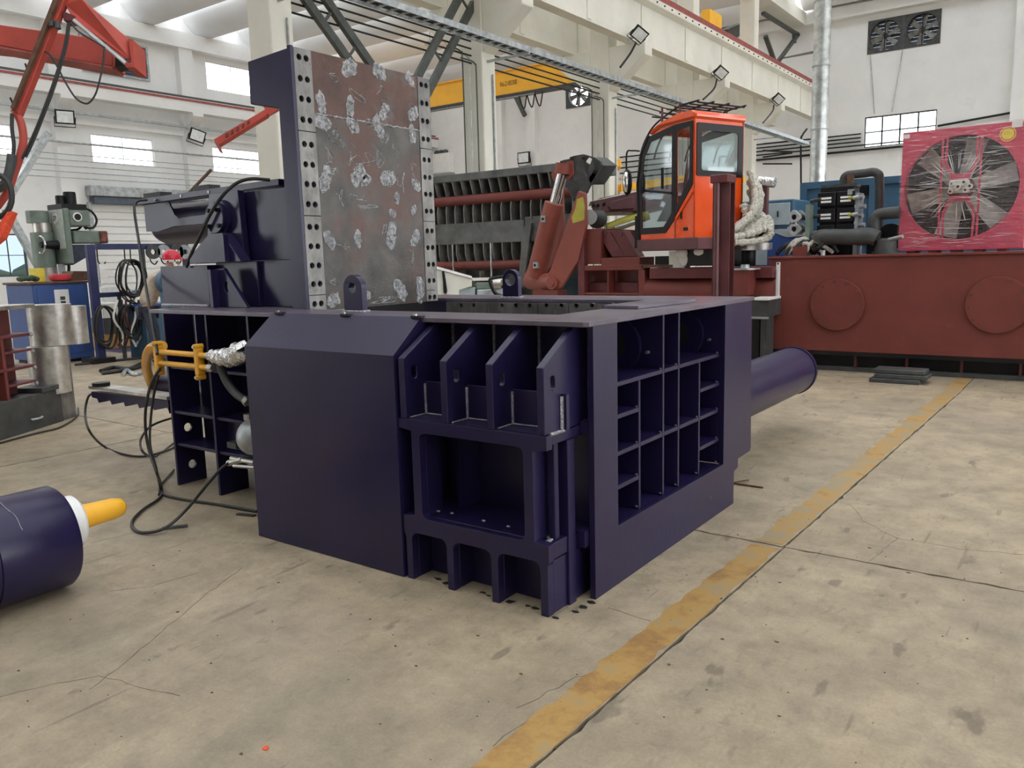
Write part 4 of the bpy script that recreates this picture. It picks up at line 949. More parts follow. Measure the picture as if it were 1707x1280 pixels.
# tipping cylinder and bracket
tc_ = thing('tipping_cylinder', tuple(A(905, 480, 11.2)), 'red hydraulic cylinder with polished rod tilting the ribbed hopper', 'hydraulic cylinder')
YC = 11.3
c0, c1, c2, c3 = A(893, 462, YC), A(923, 344, YC), A(938, 290, YC), A(940, 272, YC)
MB().cyl(c0, c1, .165, 28).build('barrel', 'red_lit', tc_, smooth=True)
MB().lathe(c1, c2, [(0, .165), (.05, .165), (.051, .10)], 28).build('gland', 'red_lit', tc_, smooth=True)
MB().cyl(c1, c2, .088, 24).build('rod', 'chrome', tc_, smooth=True)
MB().cyl(c2, c3, .13, 20).build('rod_eye', 'red_lit', tc_, smooth=True)
for q in ((906, 365), (893, 442)):
    v = A(*q, YC - .18); MB().box(v.x - .04, v.x + .04, v.y - .02, v.y + .06, v.z - .05, v.z + .05).build('port_block', 'galv', tc_)
    MB().cyl((v.x, v.y - .03, v.z), (v.x, v.y - .02, v.z), .022, 10).build('port', 'hole', tc_)
def brk(dx, Y, dy, t=.07):
    return MB().plate([AZ(x + dx, y + dy, Y) for x, y in ((964, 318), (975, 322), (977, 374), (964, 434), (936, 478), (926, 485), (917, 483), (911, 473), (911, 460), (917, 450))], [], 'Y', Y, Y + t)
sb = thing('shear_body', tuple(A(1100, 500, 11.2)) [:2] + (0,), 'red-primered shear machine body with open frame and heavy pipe behind the baler', 'shear')
brk(0, 10.95, 0).build('bracket_plate', 'red_lit', sb, bevel=.008)
MB().plate([AZ(*q, 10.95) for q in ((962, 332), (972, 328), (975, 345), (974, 366), (966, 369), (955, 372), (953, 362), (959, 348))], [], 'Y', 10.947, 10.9495).build('putty_patch', 'olive', sb)
brk(-38, 11.75, -2).build('bracket_plate', 'red_lit', sb, bevel=.008)
v = A(922, 472, 10.95); MB().lathe((v.x, 10.93, v.z), (v.x, 0, v.z), [(0, .10), (.03, .10), (.031, .055), (.05, .055)], 20).build('pin_boss', 'red_lit', sb, smooth=True)
v1 = A(885, 468, 11.75); MB().cyl((v.x, 11.02, v.z), (v1.x, 11.75, v1.z), .15, 24).build('pivot_pin', 'red_lit', sb, smooth=True)
SY = 11.0
def sbox(x0, y0, x1, y1, Y, d, m='red', name='frame_box', bv=.006):
    a = A(x0, y0, Y); b = A(x1, y1, Y); return MB().box(a.x, b.x, Y, Y + d, b.z, a.z).build(name, m, sb, bevel=bv)
yz = A(960, 498, SY).z
# tall column of the frame, then the grid box
sbox(962, 378, 975, 560, SY - .03, .12, 'red_dark', 'frame_post')
sbox(975, 382, 1002, 440, SY + .05, .5, 'red', 'housing')
sbox(1002, 430, 1066, 443, SY + .0, .5, 'red', 'ledge_beam')
sbox(972, 443, 1072, 450, SY - .02, .25, 'red', 'frame_rail')
sbox(1064, 450, 1075, 600, SY - .02, .25, 'red', 'frame_post')
sbox(1012, 450, 1015, 600, SY - .02, .24, 'red', 'frame_web')
sbox(972, 488, 1064, 492, SY - .02, .24, 'red', 'frame_rail')
sbox(970, 450, 1075, 600, SY + .25, .05, 'red_dark', 'back_sheet')
sbox(970, 471, 1064, 488, SY + .16, .08, 'red_dark', 'inner_rail')
# slanted twin plates
for k, (xa, xb2) in enumerate(((993, 1020), (1017, 1042))):
    MB().slab([A(xa, 384, SY + .12), A(xa + 22, 384, SY + .12), A(xb2 + 22, 428, SY + .12), A(xb2, 428, SY + .12)], (0, .22, 0)).build('slant_plate', 'red_dark', sb, bevel=.004)
MB().slab([A(1000, 380, SY + .4), A(1066, 384, SY + .4), A(1066, 430, SY + .4), A(1000, 432, SY + .4)], (0, .05, 0)).build('housing_sheet', 'red', sb)
for q in ((1008, 388), (1034, 390)):
    v = A(*q, SY + .11); MB().cyl((v.x, v.y, v.z), (v.x, v.y + .02, v.z), .035, 12).build('bolt_head', 'maroon', sb)
# heavy pipe, rails above it
xa, xb2 = A(1075, 470, SY).x, A(1290, 470, SY).x
zc = (A(1150, 462, SY).z + A(1150, 512, SY).z) / 2
MB().cyl((xa, SY + .15, zc), (xb2, SY + .15, zc), .2, 28).build('heavy_pipe', 'red', sb, smooth=True)
a = A(1085, 447, SY); b = A(1290, 463, SY); MB().box(a.x, b.x, SY - .05, SY + .4, b.z, a.z).build('rail_beam', 'red_dark', sb, bevel=.006)
MB().box(xa, xb2, SY + .2, SY + .6, .05, a.z - .01).build('base_frame', 'red_dark', sb)
v0 = A(1125, 430, SY + .05); v1 = A(1100, 445, SY + .05)
MB().box(A(1092, 440, SY).x, A(1115, 440, SY).x, SY, SY + .3, A(1100, 441, SY).z, A(1100, 427, SY).z).build('connector_box', 'black', sb)
MB().box(A(1070, 440, SY).x, A(1122, 440, SY).x, SY - .02, SY + .32, A(1100, 446, SY).z, A(1100, 441.5, SY).z).build('connector_plate', 'brown', sb)
# handle, stub box
v = A(1235, 465, 10.7); s2 = MB().box(v.x - .12, v.x + .1, 10.7, 11.0, v.z - .22, v.z + .12).build('stub_box', 'red', sb)
MB().lathe((v.x, 10.85, v.z + .12), (v.x, 10.85, 3), [(0, .2), (.02, .2), (.021, .06), (.07, .06)], 20).build('stub_cap', 'galv', s2, smooth=True)
# ---- red upright post
PY = 9.7
v = A(1206, 400, PY); zt_ = A(1206, 292, PY).z; w = (A(1221, 400, PY).x - A(1193, 400, PY).x) / 2
rp = thing('steel_post', (v.x, PY, 0), 'upright dark red H-section post standing in front of the orange cab', 'post')
MB().box(v.x - w, v.x + w, PY - .09, PY - .07, 0, zt_ - .1).build('flange', 'maroon', rp); MB().box(v.x - w, v.x + w, PY + .07, PY + .09, 0, zt_ - .1).build('flange', 'maroon', rp)
MB().box(v.x - .012, v.x + .012, PY - .069, PY + .069, 0, zt_ - .1).build('web', 'red_dark', rp)
MB().cyl((v.x - w * .35, PY - .13, 0), (v.x - w * .35, PY - .13, zt_ - .1), .036, 14).build('post_pipe', 'maroon', rp, smooth=True)
MB().box(v.x - w * 1.06, v.x + w * 1.06, PY - .17, PY + .10, zt_ - .1, zt_).build('post_cap', 'red_dark', rp, bevel=.01)
# things in the gap left of the oil tank
gp_ = thing('hydraulic_bench', tuple(A(1265, 560, 10.6))[:2] + (0,), 'dark steel stand squeezed between baler and red oil tank', 'stand')
a = A(1253, 500, 10.6); b = A(1281, 528, 10.6)
MB().box(a.x, b.x, 10.6, 11.3, b.z, a.z).build('bench_top', 'dark_grey', gp_); MB().box(a.x, b.x, 10.55, 11.3, a.z, a.z + .03).build('bench_plate', 'white_paint', gp_)
MB().box(A(1268, 540, 10.7).x, A(1278, 540, 10.7).x, 10.7, 11.0, 0, b.z).build('bench_leg', 'dark_grey', gp_); MB().box(A(1254, 540, 10.8).x, A(1266, 540, 10.8).x, 10.8, 11.2, .1, b.z - .001).build('bench_cabinet', 'black', gp_)
MB().box(a.x, b.x, 10.58, 10.62, b.z - .03, b.z - .002).build('bench_rail', 'galv', gp_)

# ---- oil tank
TY = 11.1
tk = thing('oil_tank', (-1.2, TY + .8, 0), 'long red-primered oil tank with bolted round hatches on dark base', 'tank')
x0 = -3.70; x1 = 1.6; z0, z1 = .27, 1.53
MB().box(x0, x1, TY, TY + 1.7, z0, z1 - .03).build('tank_body', 'red', tk, bevel=.006)
MB().box(x0 - .02, x1, TY - .035, TY + 1.73, z1 - .03, z1).build('tank_top', 'red', tk, bevel=.004)
MB().box(x0 + .15, x1 - .1, TY + .18, TY + 1.5, .06, z0).build('tank_base', 'black', tk)
MB().box(x0 + .1, x1, TY + .1, TY + 1.6, .0, .06).build('base_rail', 'dark_grey', tk)
MB().box(x0 + .02, x1, TY + .0, TY + .15, z0 - .05, z0 - .001).build('base_rail', 'black', tk)
for k in range(9):
    x = x0 + .5 + k * .62; MB().box(x, x + .03, TY + .12, TY + .179, .06, z0 - .051).build('base_post', 'red_dark', tk)
for px in (1396, 1663):
    v = A(px, 508, TY); h = MB().lathe((v.x, TY, v.z), (v.x, 0, v.z), [(0, .34), (.036, .34), (.045, .333)], 48).build('round_hatch', 'red', tk, smooth=True)
    for k in range(12):
        t = 2 * PI * k / 12 + .13; MB().cyl((v.x + .305 * math.cos(t), TY - .045, v.z + .305 * math.sin(t)), (v.x + .305 * math.cos(t), TY - .062, v.z + .305 * math.sin(t)), .017, 6).build('bolt', 'brown', h)
a = A(1298, 437, TY); b = A(1295, 502, TY)
lg = MB().box(a.x - .025, a.x + .025, TY - .02, TY, b.z, a.z).build('level_gauge', 'white_paint', tk)
MB().box(a.x - .008, a.x + .008, TY - .026, TY - .021, b.z + .05, a.z - .05).build('gauge_glass', 'lamp_glass', lg)
for z in (b.z + .02, a.z - .02): MB().cyl((a.x, TY - .03, z), (a.x, TY - .02, z), .014, 6).build('bolt', 'dark_grey', lg)
v = A(1286, 570, TY); MB().cyl((v.x, TY - .05, v.z), (v.x, TY, v.z), .03, 10).build('drain_plug', 'black', tk)

# ---- wrapped cooler with big fan
FY2 = 11.45
x0, x1 = A(1497, 410, FY2).x, A(1706, 410, FY2).x
zb, ztp = 1.56, A(1501, 222, FY2).z
co = thing('oil_cooler', ((x0 + x1) / 2, FY2 + .2, 1.53), 'square pink-red fan cooler wrapped in clear plastic film', 'cooler')
v = A(1594, 311, FY2); cx, czf = (x0 + x1) / 2 - .02, (zb + ztp) / 2 + .02; r = .625
MB().plate(rect(x0, x1, zb, ztp), [circle2(cx, czf, r, 48)], 'Y', FY2, FY2 + .03).build('front_panel', 'pink', co, bevel=.004)
MB().plate(rect(x0, x1, zb, ztp), [rect(x0 + .03, x1 - .03, zb + .03, ztp - .03)], 'Y', FY2 + .031, FY2 + .42).build('cooler_frame', 'pink', co)
MB().plate(circle2(cx, czf, r + .012, 48), [circle2(cx, czf, r, 48)], 'Y', FY2 - .012, FY2 + .1).build('shroud_ring', 'pink', co)
MB().box(x0 + .031, x1 - .031, FY2 + .32, FY2 + .40, zb + .031, ztp - .031).build('radiator_core', 'fins', co)
for k in range(10):
    z = zb + .1 + k * (ztp - zb - .2) / 9; MB().box(x0 + .04, x1 - .04, FY2 + .305, FY2 + .319, z - .012, z + .012).build('radiator_tube', 'dark_grey', co)
for k in range(6):
    a_ = k * PI / 3 + .28; d = Vector((math.cos(a_), 0, math.sin(a_))); n = Vector((-d.z, 0, d.x)); c = Vector((cx, FY2 + .14, czf))
    MB().slab([c + d * .13 - n * .07 + Vector((0, -.02, 0)), c + d * .60 - n * .13 + Vector((0, -.05, 0)), c + d * .61 + n * .12 + Vector((0, .05, 0)), c + d * .13 + n * .07 + Vector((0, .02, 0))], (0, .012, 0)).build('fan_blade', 'cooler_blade', co)
hub = MB().lathe((cx, FY2 + .16, czf), (cx, 0, czf), [(0, .15), (.1, .15), (.12, .12), (.17, .12)], 24).build('fan_hub', 'red_dark', co, smooth=True)
mt = MB().box(cx - .11, cx + .11, FY2 - .10, FY2 - .012, czf - .07, czf + .09).build('fan_motor', 'pale', co, bevel=.02)
for dx, dz, rr_ in ((-.07, .04, .025), (.06, .05, .03), (0, 0, .035), (-.08, -.05, .03), (.08, -.045, .03), (.125, .0, .03)): MB().cyl((cx + dx, FY2 - .17, czf + dz), (cx + dx, FY2 - .1, czf + dz), rr_, 12).build('motor_port', 'pale', mt, smooth=True); MB().cyl((cx + dx, FY2 - .174, czf + dz), (cx + dx, FY2 - .17, czf + dz), rr_ * .5, 10).build('motor_bore', 'hole', mt)
# motor carrier: two bowed pink arms with openings above and below
for s in (1, -1):
    L1 = [(cx - .17, czf + s * .625), (cx - .185, czf + s * .3), (cx - .10, czf + s * .10), (cx + .10, czf + s * .10), (cx + .185, czf + s * .3), (cx + .17, czf + s * .625)]
    L2 = [(cx + .15, czf + s * .60), (cx + .155, czf + s * .31), (cx + .085, czf + s * .165), (cx - .085, czf + s * .165), (cx - .155, czf + s * .31), (cx - .15, czf + s * .60)]
    MB().plate(L1 + L2, [], 'Y', FY2 - .011, FY2 + .005).build('motor_carrier', 'pink', co)
for s in (-1, 1): MB().box(cx + s * .21 - .012, cx + s * .21 + .012, FY2 - .011, FY2 + .004, czf - .60, czf + .60).build('guard_bar', 'pink', co)
for k in range(7):
    for rr_ in (): pass
for k in range(5): MB().box(x0 + .1 + k * .25, x0 + .2 + k * .25, FY2 + .02, FY2 + .4, 1.531, zb).build('cooler_foot', 'red_dark', co)
vs = A(1680, 223, FY2 - .02)
st = MB().cyl((vs.x, FY2 - .006, vs.z), (vs.x, FY2, vs.z), .085, 28).build('round_sticker', 'yellow_tag', co)
MB().plate(circle2(vs.x, vs.z, .075, 28), [circle2(vs.x, vs.z, .066, 28)], 'Y', FY2 - .008, FY2 - .0062).build('sticker_ring', 'pink', st)
vs = A(1695, 206, FY2 - .02); MB().box(vs.x - .05, vs.x + .06, FY2 - .006, FY2, vs.z - .04, vs.z + .05).build('paper_label', 'white_paint', co)
vs = A(1509, 228, FY2 - .02); MB().box(vs.x - .02, vs.x + .05, FY2 - .006, FY2, vs.z - .02, vs.z + .03).build('paper_label', 'white_paint', co)
# the film, pulled into fine creases
wr = MB(); nx, nz = 60, 90; vs_ = []
for j in range(nz + 1):
    for i in range(nx + 1):
        u, w_ = i / nx, j / nz; x = x0 - .015 + (x1 - x0 + .03) * u; z = zb + .02 + (ztp - zb + .0) * w_
        d = math.hypot(x - cx, z - czf); bul = .20 * max(0, 1 - d / .75) ** 1.4
        rip = .006 * math.sin(w_ * 95 + 3 * math.sin(u * 5) + 2 * math.sin(u * 13 + w_ * 7)) + .006 * math.sin(math.atan2(z - czf, x - cx) * 24 + d * 9) * (d < .5)
        vs_.append((x, FY2 - .018 - bul - rip * 1.0 - .004, z))
wr.add(vs_, [(j * (nx + 1) + i, j * (nx + 1) + i + 1, (j + 1) * (nx + 1) + i + 1, (j + 1) * (nx + 1) + i) for j in range(nz) for i in range(nx)])
wr.build('plastic_film', 'wrap', co, smooth=True)
cm = MB()  # white tubes on the film: glints along its creases put in as shape
for k in range(150):
    x = random.uniform(x0 + .05, x1 - .3); z = random.uniform(zb + .05, ztp - .05); L_ = random.uniform(.05, .28); sl = random.uniform(-.12, .12); pts = []
    for i in range(5):
        xx = min(x + L_ * i / 4, x1 - .01); zz_ = z + sl * L_ * i / 4; d = math.hypot(xx - cx, zz_ - czf); pts.append((xx, FY2 - .032 - .20 * max(0, 1 - d / .75) ** 1.4, zz_))
    cm.tube(pts, [.0004, .0016, .002, .0014, .0004], 4)
for k in range(46):
    a_ = random.uniform(0, 2 * PI); pts = []
    for i in range(5):
        d = .17 + random.uniform(0, .05) + i * .06; pts.append((cx + d * math.cos(a_), FY2 - .032 - .20 * max(0, 1 - d / .75) ** 1.4, czf + d * math.sin(a_)))
    cm.tube(pts, [.0005, .0018, .002, .0014, .0004], 4)
cm.build('film_glints', 'white_paint', co)['kind'] = 'stuff'

# ---- valve block on the tank
VY = 11.45
a = A(1362, 320, VY); b = A(1424, 400, VY)
vb = thing('valve_block', ((a.x + b.x) / 2, VY + .15, 1.53), 'black hydraulic valve stack with rows of labelled solenoid coils', 'valve block')
W_ = b.x - a.x; H_ = a.z - b.z
MB().box(a.x + .03, b.x - .05, VY + .06, VY + .4, 1.531, a.z + .05).build('manifold', 'black', vb)
for r_ in range(3):
    for c_ in range(2):
        xx0 = a.x + W_ * (.02 + .5 * c_); zz1 = a.z - H_ * (.02 + r_ * .33)
        m_ = MB().box(xx0, xx0 + W_ * .46, VY, VY + .059, zz1 - H_ * .28, zz1).build('solenoid', 'black', vb, bevel=.006)
        for q in range(2): MB().box(xx0 + W_ * .09, xx0 + W_ * .36, VY - .003, VY - .0005, zz1 - H_ * (.12 + .07 * q) - .014, zz1 - H_ * (.12 + .07 * q) + .014).build('coil_label', 'white_paint', m_)
        if c_ == 0: MB().cyl((xx0 - .10, VY + .03, zz1 - H_ * .16), (xx0 + .05, VY + .0, zz1 - H_ * .13), .026, 10).build('coil_plug', 'dark_grey' if r_ < 2 else 'galv', m_, smooth=True)
        else: MB().cyl((xx0 + W_ * .42, VY - .01, zz1 - H_ * .15), (xx0 + W_ * .56, VY - .01, zz1 - H_ * .13), .028, 10).build('coil_plug', 'galv', m_, smooth=True); MB().cyl((xx0 + W_ * .30, VY - .005, zz1 - H_ * .14), (xx0 + W_ * .42, VY - .01, zz1 - H_ * .145), .020, 10).build('coil_cap', 'olive', m_, smooth=True)
MB().box(a.x + W_ * .05, b.x - W_ * .05, VY + .1, VY + .35, a.z + .051, a.z + .09).build('manifold_lid', 'dark_grey', vb)
MB().box(b.x - .02, b.x + .03, VY + .02, VY + .3, 1.531, a.z - .04).build('fitting_plate', 'galv', vb)
for k in range(6): MB().cyl((b.x + .031, VY + .08, a.z - .1 - k * .12), (b.x + .08 + .03 * (k % 2), VY + .06, a.z - .1 - k * .12), .03, 10).build('fitting', 'galv', vb, smooth=True)
v = A(1417, 318, VY); MB().box(v.x - .03, v.x + .03, VY - .002, VY + .1, v.z - .05, v.z + .02).build('terminal_box', 'galv', vb)
v = A(1413, 306, VY); MB().box(v.x - .035, v.x + .035, VY + .1, VY + .2, a.z + .091, a.z + .2).build('relief_valve', 'brown', vb)
# bored flange plates sticking out at its left
fg = thing('flange_plate', tuple(A(1345, 430, 11.3)), 'grey upright plate carrying four bored pipe flanges left of valve stack', 'flange plate')
a_ = A(1343, 345, 11.3); b_ = A(1348, 425, 11.3); MB().box(a_.x, b_.x, 11.3, 11.5, 1.531, a_.z + .03).build('flange_post', 'green', fg)
for px, py, rr_ in ((1323, 362, .085), (1333, 361, .075), (1323, 382, .085), (1333, 381, .075)):
    v = A(px, py, 11.25 + (px - 1323) * .01); Yq = v.y
    o = [(v.x + rr_ * (1 + .12 * math.cos(4 * t)) * math.cos(t), v.z + rr_ * (1 + .12 * math.cos(4 * t)) * math.sin(t)) for t in [2 * PI * i / 32 for i in range(32)]]
    f_ = MB().plate(o, [circle2(v.x, v.z, rr_ * .42, 16)], 'Y', Yq, Yq + .05).build('flange', 'galv', fg, bevel=.004)
    MB().cyl((v.x, Yq + .04, v.z), (v.x, Yq + .06, v.z), rr_ * .42, 16).build('bore', 'hole', f_)
    MB().cyl((v.x, Yq + .051, v.z), (A(1345, py, 11.4).x, Yq + .16, v.z), rr_ * .5, 12).build('stub_pipe', 'dark_grey', f_, smooth=True)
# pipework
def pipe(name, pts, Y, r, m, label, cat='pipe', k=5, n=16, raw=False):
    p = [A(x, y, Y) if not isinstance(x, Vector) else x for x, y in pts]
    return tag(MB().tube(p if raw else catmull(p, k), r, n).build(name, m, smooth=True), label, cat)
pipe('hydraulic_pipe', [(1407, 318), (1407, 300), (1411, 293), (1420, 291), (1440, 289), (1455, 287), (1463, 290), (1466, 298), (1466, 340), (1464, 385), (1462, 412)], 11.75, .058, 'dark_grey', 'black steel pipe looping over behind the valve stack')
pipe('suction_pipe', [(1362, 402), (1368, 396), (1380, 395), (1420, 395), (1448, 393), (1462, 398)], 11.3, .105, 'dark_grey', 'thick dark horizontal pipe in front of the valve stack')
pipe('return_pipe', [(1458, 398), (1457, 372), (1462, 360), (1475, 356), (1500, 354)], 11.4, .075, 'dark_grey', 'dark curved pipe running into the pink cooler')
ft = thing('filter_bowl', tuple(A(1476, 413, 11.35)), 'squat black filter bowl beside the pink cooler', 'filter')
v = A(1476, 410, 11.35); MB().lathe((v.x, 11.35, 1.531), (v.x, 11.35, 3), [(0, .16), (.03, .16), (.031, .13), (.17, .125), (.20, .09)], 24).build('bowl', 'dark_grey', ft, smooth=True)
v2 = A(1505, 394, 11.2); MB().cyl((v.x, 11.3, 1.70), (v2.x, 11.2, v2.z), .025, 10).build('filter_tap', 'galv', ft, smooth=True)
v = A(1458, 385, 11.5); MB().box(v.x - .09, v.x + .09, 11.5, 11.7, 1.531, v.z).build('pipe_block', 'black', ft)
v = A(1485, 380, 11.6); MB().cyl((v.x, 11.6, 1.75), (v.x, 11.66, 1.75), .17, 24).build('flywheel', 'black', ft)
# bundle of speckled hose ends
for k in range(9):
    px = 1308 + k * 7 + random.uniform(-3, 3); v = A(px, 418, 11.3)
    tag(MB().tube(catmull([(v.x - .1, 11.2 + random.uniform(0, .3), 1.56), (v.x, 11.25, 1.60 + random.uniform(.02, .12)), (v.x + .12, 11.3, 1.62 + random.uniform(0, .14)), (v.x + .22, 11.4, 1.57)], 4), .028, 8).build('spiral_hose', 'rope' if k % 2 else 'rubber', smooth=True), ('short off-white spiral hose' if k % 2 else 'short black spiral hose') + ' heaped on the near end of the red oil tank', 'hose', 'spiral hoses on the tank')
v = A(1334, 417, 11.18); tag(MB().box(v.x - .09, v.x + .09, 11.14, 11.2, 1.531, 1.66).build('mounting_plate', 'red'), 'small red square plate among the speckled hoses on the tank', 'plate')
v = A(1372, 419, 11.15); tag(MB().cyl((v.x, 11.15, 1.531), (v.x, 11.15, 1.6), .03, 12).build('breather_cap', 'galv', smooth=True), 'small silver cap standing on the tank edge below the valve stack', 'cap')

# ---- blue container and cabinets behind the tank
BY = 15.5
a = A(1334, 305, BY); b = A(1500, 292, BY)
bc = thing('blue_container', ((a.x + 1), BY + 1, 0), 'blue steel container with recessed panels behind the valve stack', 'container')
MB().box(a.x, a.x + 6.2, BY + .05, BY + 2.2, .0, a.z).build('body', 'blue_box', bc)
for zz0, zz1 in ((a.z - .12, a.z), (a.z - 1.12, a.z - 1.0), (0, .15)): MB().box(a.x, a.x + 6.2, BY, BY + .049, zz0, zz1).build('rail', 'blue_box', bc)
for k in range(6): MB().box(a.x + k * 1.2, a.x + k * 1.2 + .12, BY, BY + .049, .15, a.z - .121).build('upright', 'blue_box', bc)
v0, v1 = A(1418, 300, BY), A(1470, 330, BY); MB().box(v0.x, v1.x, BY + .045, BY + .052, v1.z, v0.z - .1).build('dark_opening', 'teal_dk', bc)
for k in range(5): z = v1.z + .08 + k * (v0.z - .2 - v1.z) / 5; MB().box(v0.x + .02, v1.x - .02, BY + .03, BY + .044, z - .02, z + .02).build('grille_slat', 'black', bc)
a = A(1262, 335, 14.2); b = A(1322, 392, 14.2)
gc_ = thing('grey_cabinet', ((a.x + b.x) / 2, 14.5, 0), 'pale grey-blue steel cabinet behind the rope bundle', 'cabinet')
MB().box(a.x - .4, b.x, 14.2, 15.2, 0, a.z).build('body', 'blue_box', gc_, bevel=.02)
for zz0, zz1 in ((b.z + .18, a.z - .06), (b.z - .5, b.z + .1)):
    d = MB().box(a.x - .3, b.x - .06, 14.17, 14.199, zz0, zz1).build('door', 'grey_cab', gc_, bevel=.005)
    MB().cyl((b.x - .25, 14.13, (zz0 + zz1) / 2 - .05), (b.x - .25, 14.13, (zz0 + zz1) / 2 + .05), .015, 8).build('handle', 'black', d)
a = A(1290, 384, 13.2); b = A(1338, 420, 13.2)
bm_ = thing('blue_machine', ((a.x + b.x) / 2, 13.5, 0), 'small bright blue machine housing with sloped grey top', 'machine')
MB().slab([(a.x - .1, 13.2, 0), (b.x + .3, 13.2, 0), (b.x + .3, 13.2, a.z - .1), (a.x + .2, 13.2, a.z - .12), (a.x - .1, 13.2, a.z)], (0, .8, 0)).build('housing', 'blue', bm_)
MB().slab([(a.x - .1, 13.19, a.z + .005), (a.x + .2, 13.19, a.z - .115), (b.x + .3, 13.19, a.z - .095), (b.x + .3, 13.19, a.z - .06), (a.x + .1, 13.19, a.z + .02)], (0, .8, 0)).build('hood', 'grey_cab', bm_)

# ---- operator cab, turned a little from the hall's axes
ZS = .905; K = atd(1157, 397, 11.0); eR = Vector((.36, .933, 0)); eF = Vector((-.933, .36, 0)); up = Vector((0, 0, 1))
cab = thing('operator_cab', tuple(K), 'orange excavator-style operator cab with large glazed door', 'cab')
def C3(f, r_, z): return K + eF * f + eR * r_ + up * (z * ZS)
Lf, Lr, Hc = 1.10, .95, 1.84
# side profile (f forward, z up): the door side
zs_ = [(0, 0), (Lf, 0), (Lf, .22), (Lf + .02, .9), (Lf - .06, 1.35), (Lf - .20, 1.60), (Lf - .45, 1.70), (0, 1.74)]
def wallf(poly, holes, r0, r1, m, name, par=cab):   # panel in the door plane
    mb = MB().plate(poly, holes, 'X', r0, r1); mb.v = [tuple(C3(y, x, z)) for x, y, z in mb.v]; return mb.build(name, m, par)
def wallr(poly, holes, f0, f1, m, name, par=cab):   # panel in the rear plane
    mb = MB().plate(poly, holes, 'X', f0, f1); mb.v = [tuple(C3(x, y, z)) for x, y, z in mb.v]; return mb.build(name, m, par)
door_glass = [(Lf - .06, .17), (Lf - .03, .9), (Lf - .11, 1.33), (Lf - .25, 1.55), (.41, 1.63), (.41, .36), (.58, .17)]
quarter = [(.33, 1.64), (.08, 1.66), (.08, .88), (.33, .48)]
far_hole = [(Lf - .06, .5), (Lf - .03, .9), (Lf - .11, 1.33), (Lf - .25, 1.55), (.08, 1.64), (.08, .85), (.3, .5)]
wallf(zs_, [door_glass, quarter], 0, .018, 'orange', 'door_side')
def ring(loop, wd):
    c = Vector((sum(p[0] for p in loop) / len(loop), sum(p[1] for p in loop) / len(loop))); return [tuple(Vector(p) + (c - Vector(p)).normalized() * wd) for p in loop]
big = [(Lf - .0, .10), (Lf + .025, .9), (Lf - .055, 1.37), (Lf - .20, 1.61), (.37, 1.71), (.37, .30), (.55, .10)]
wallf(big, [ring(door_glass, .03)], -.012, -.0005, 'black', 'door_frame')
wallf([(.365, 1.71), (.03, 1.72), (.03, .80), (.365, .34)], [ring(quarter, .02)], -.012, -.0005, 'black', 'quarter_frame')
wallf(door_glass, [], .02, .026, 'cab_glass', 'door_glass'); wallf(quarter, [], .02, .026, 'cab_glass', 'quarter_glass')
mb = MB().bar(C3(.42, -.02, .70), C3(Lf - .05, -.02, .80), .03, .03); mb.build('glass_bar', 'black', cab)
mb = MB().bar(C3(Lf - .50, -.02, .78), C3(Lf - .50, -.02, 1.1), .03, .03); mb.build('glass_bar', 'black', cab)
# rear wall with window
rear = [(0, 0), (Lr - .28, 0), (Lr, .36), (Lr + .01, 1.74), (0, 1.74)]
win = rrect(.10, Lr - .10, .98, 1.60, .04)
wallr(rear, [win], 0, .018, 'orange', 'rear_wall'); wallr(rrect(.03, Lr - .02, .92, 1.69, .03), [rrect(.12, Lr - .12, 1.0, 1.58, .04)], -.012, -.0005, 'black', 'rear_window_frame'); wallr(rrect(.10, Lr - .10, .98, 1.60, .04), [], .02, .026, 'cab_glass', 'rear_glass')
# far side, front, floor, roof
wallf(zs_, [far_hole], Lr - .03, Lr, 'dark_grey', 'far_side'); wallf(far_hole, [], Lr - .03, Lr - .024, 'cab_glass', 'far_glass')
mb = MB().slab([C3(Lf, .05, .05), C3(Lf, Lr - .05, .05), C3(Lf + .02, Lr - .05, .9), C3(Lf + .02, .05, .9)], eF * .01); mb.build('front_glass', 'cab_glass', cab)
mb = MB().slab([C3(Lf + .02, .05, .9), C3(Lf + .02, Lr - .05, .9), C3(Lf - .18, Lr - .05, 1.60), C3(Lf - .18, .05, 1.60)], eF * .01); mb.build('front_glass', 'cab_glass', cab)
for r_ in (.0, Lr): MB().tube([C3(Lf, r_, -.05), C3(Lf + .03, r_, .9), C3(Lf - .045, r_, 1.36), C3(Lf - .20, r_, 1.63)], .03, 8).build('front_pillar', 'black', cab)
mb = MB().slab([C3(.05, .05, 0), C3(Lf - .01, .05, 0), C3(Lf - .01, Lr - .05, 0), C3(.05, Lr - .29, 0)], (0, 0, .04)); mb.build('cab_floor', 'dark_grey', cab)
rf = [(-.03, 1.741), (Lf - .42, 1.72), (Lf - .20, 1.63), (Lf - .24, 1.69), (Lf - .44, 1.79), (.30, 1.87), (.02, 1.87), (-.04, 1.83)]
wallf(rf, [], -.03, Lr + .03, 'orange', 'cab_roof').modifiers.new('bevel', 'BEVEL').width = .03
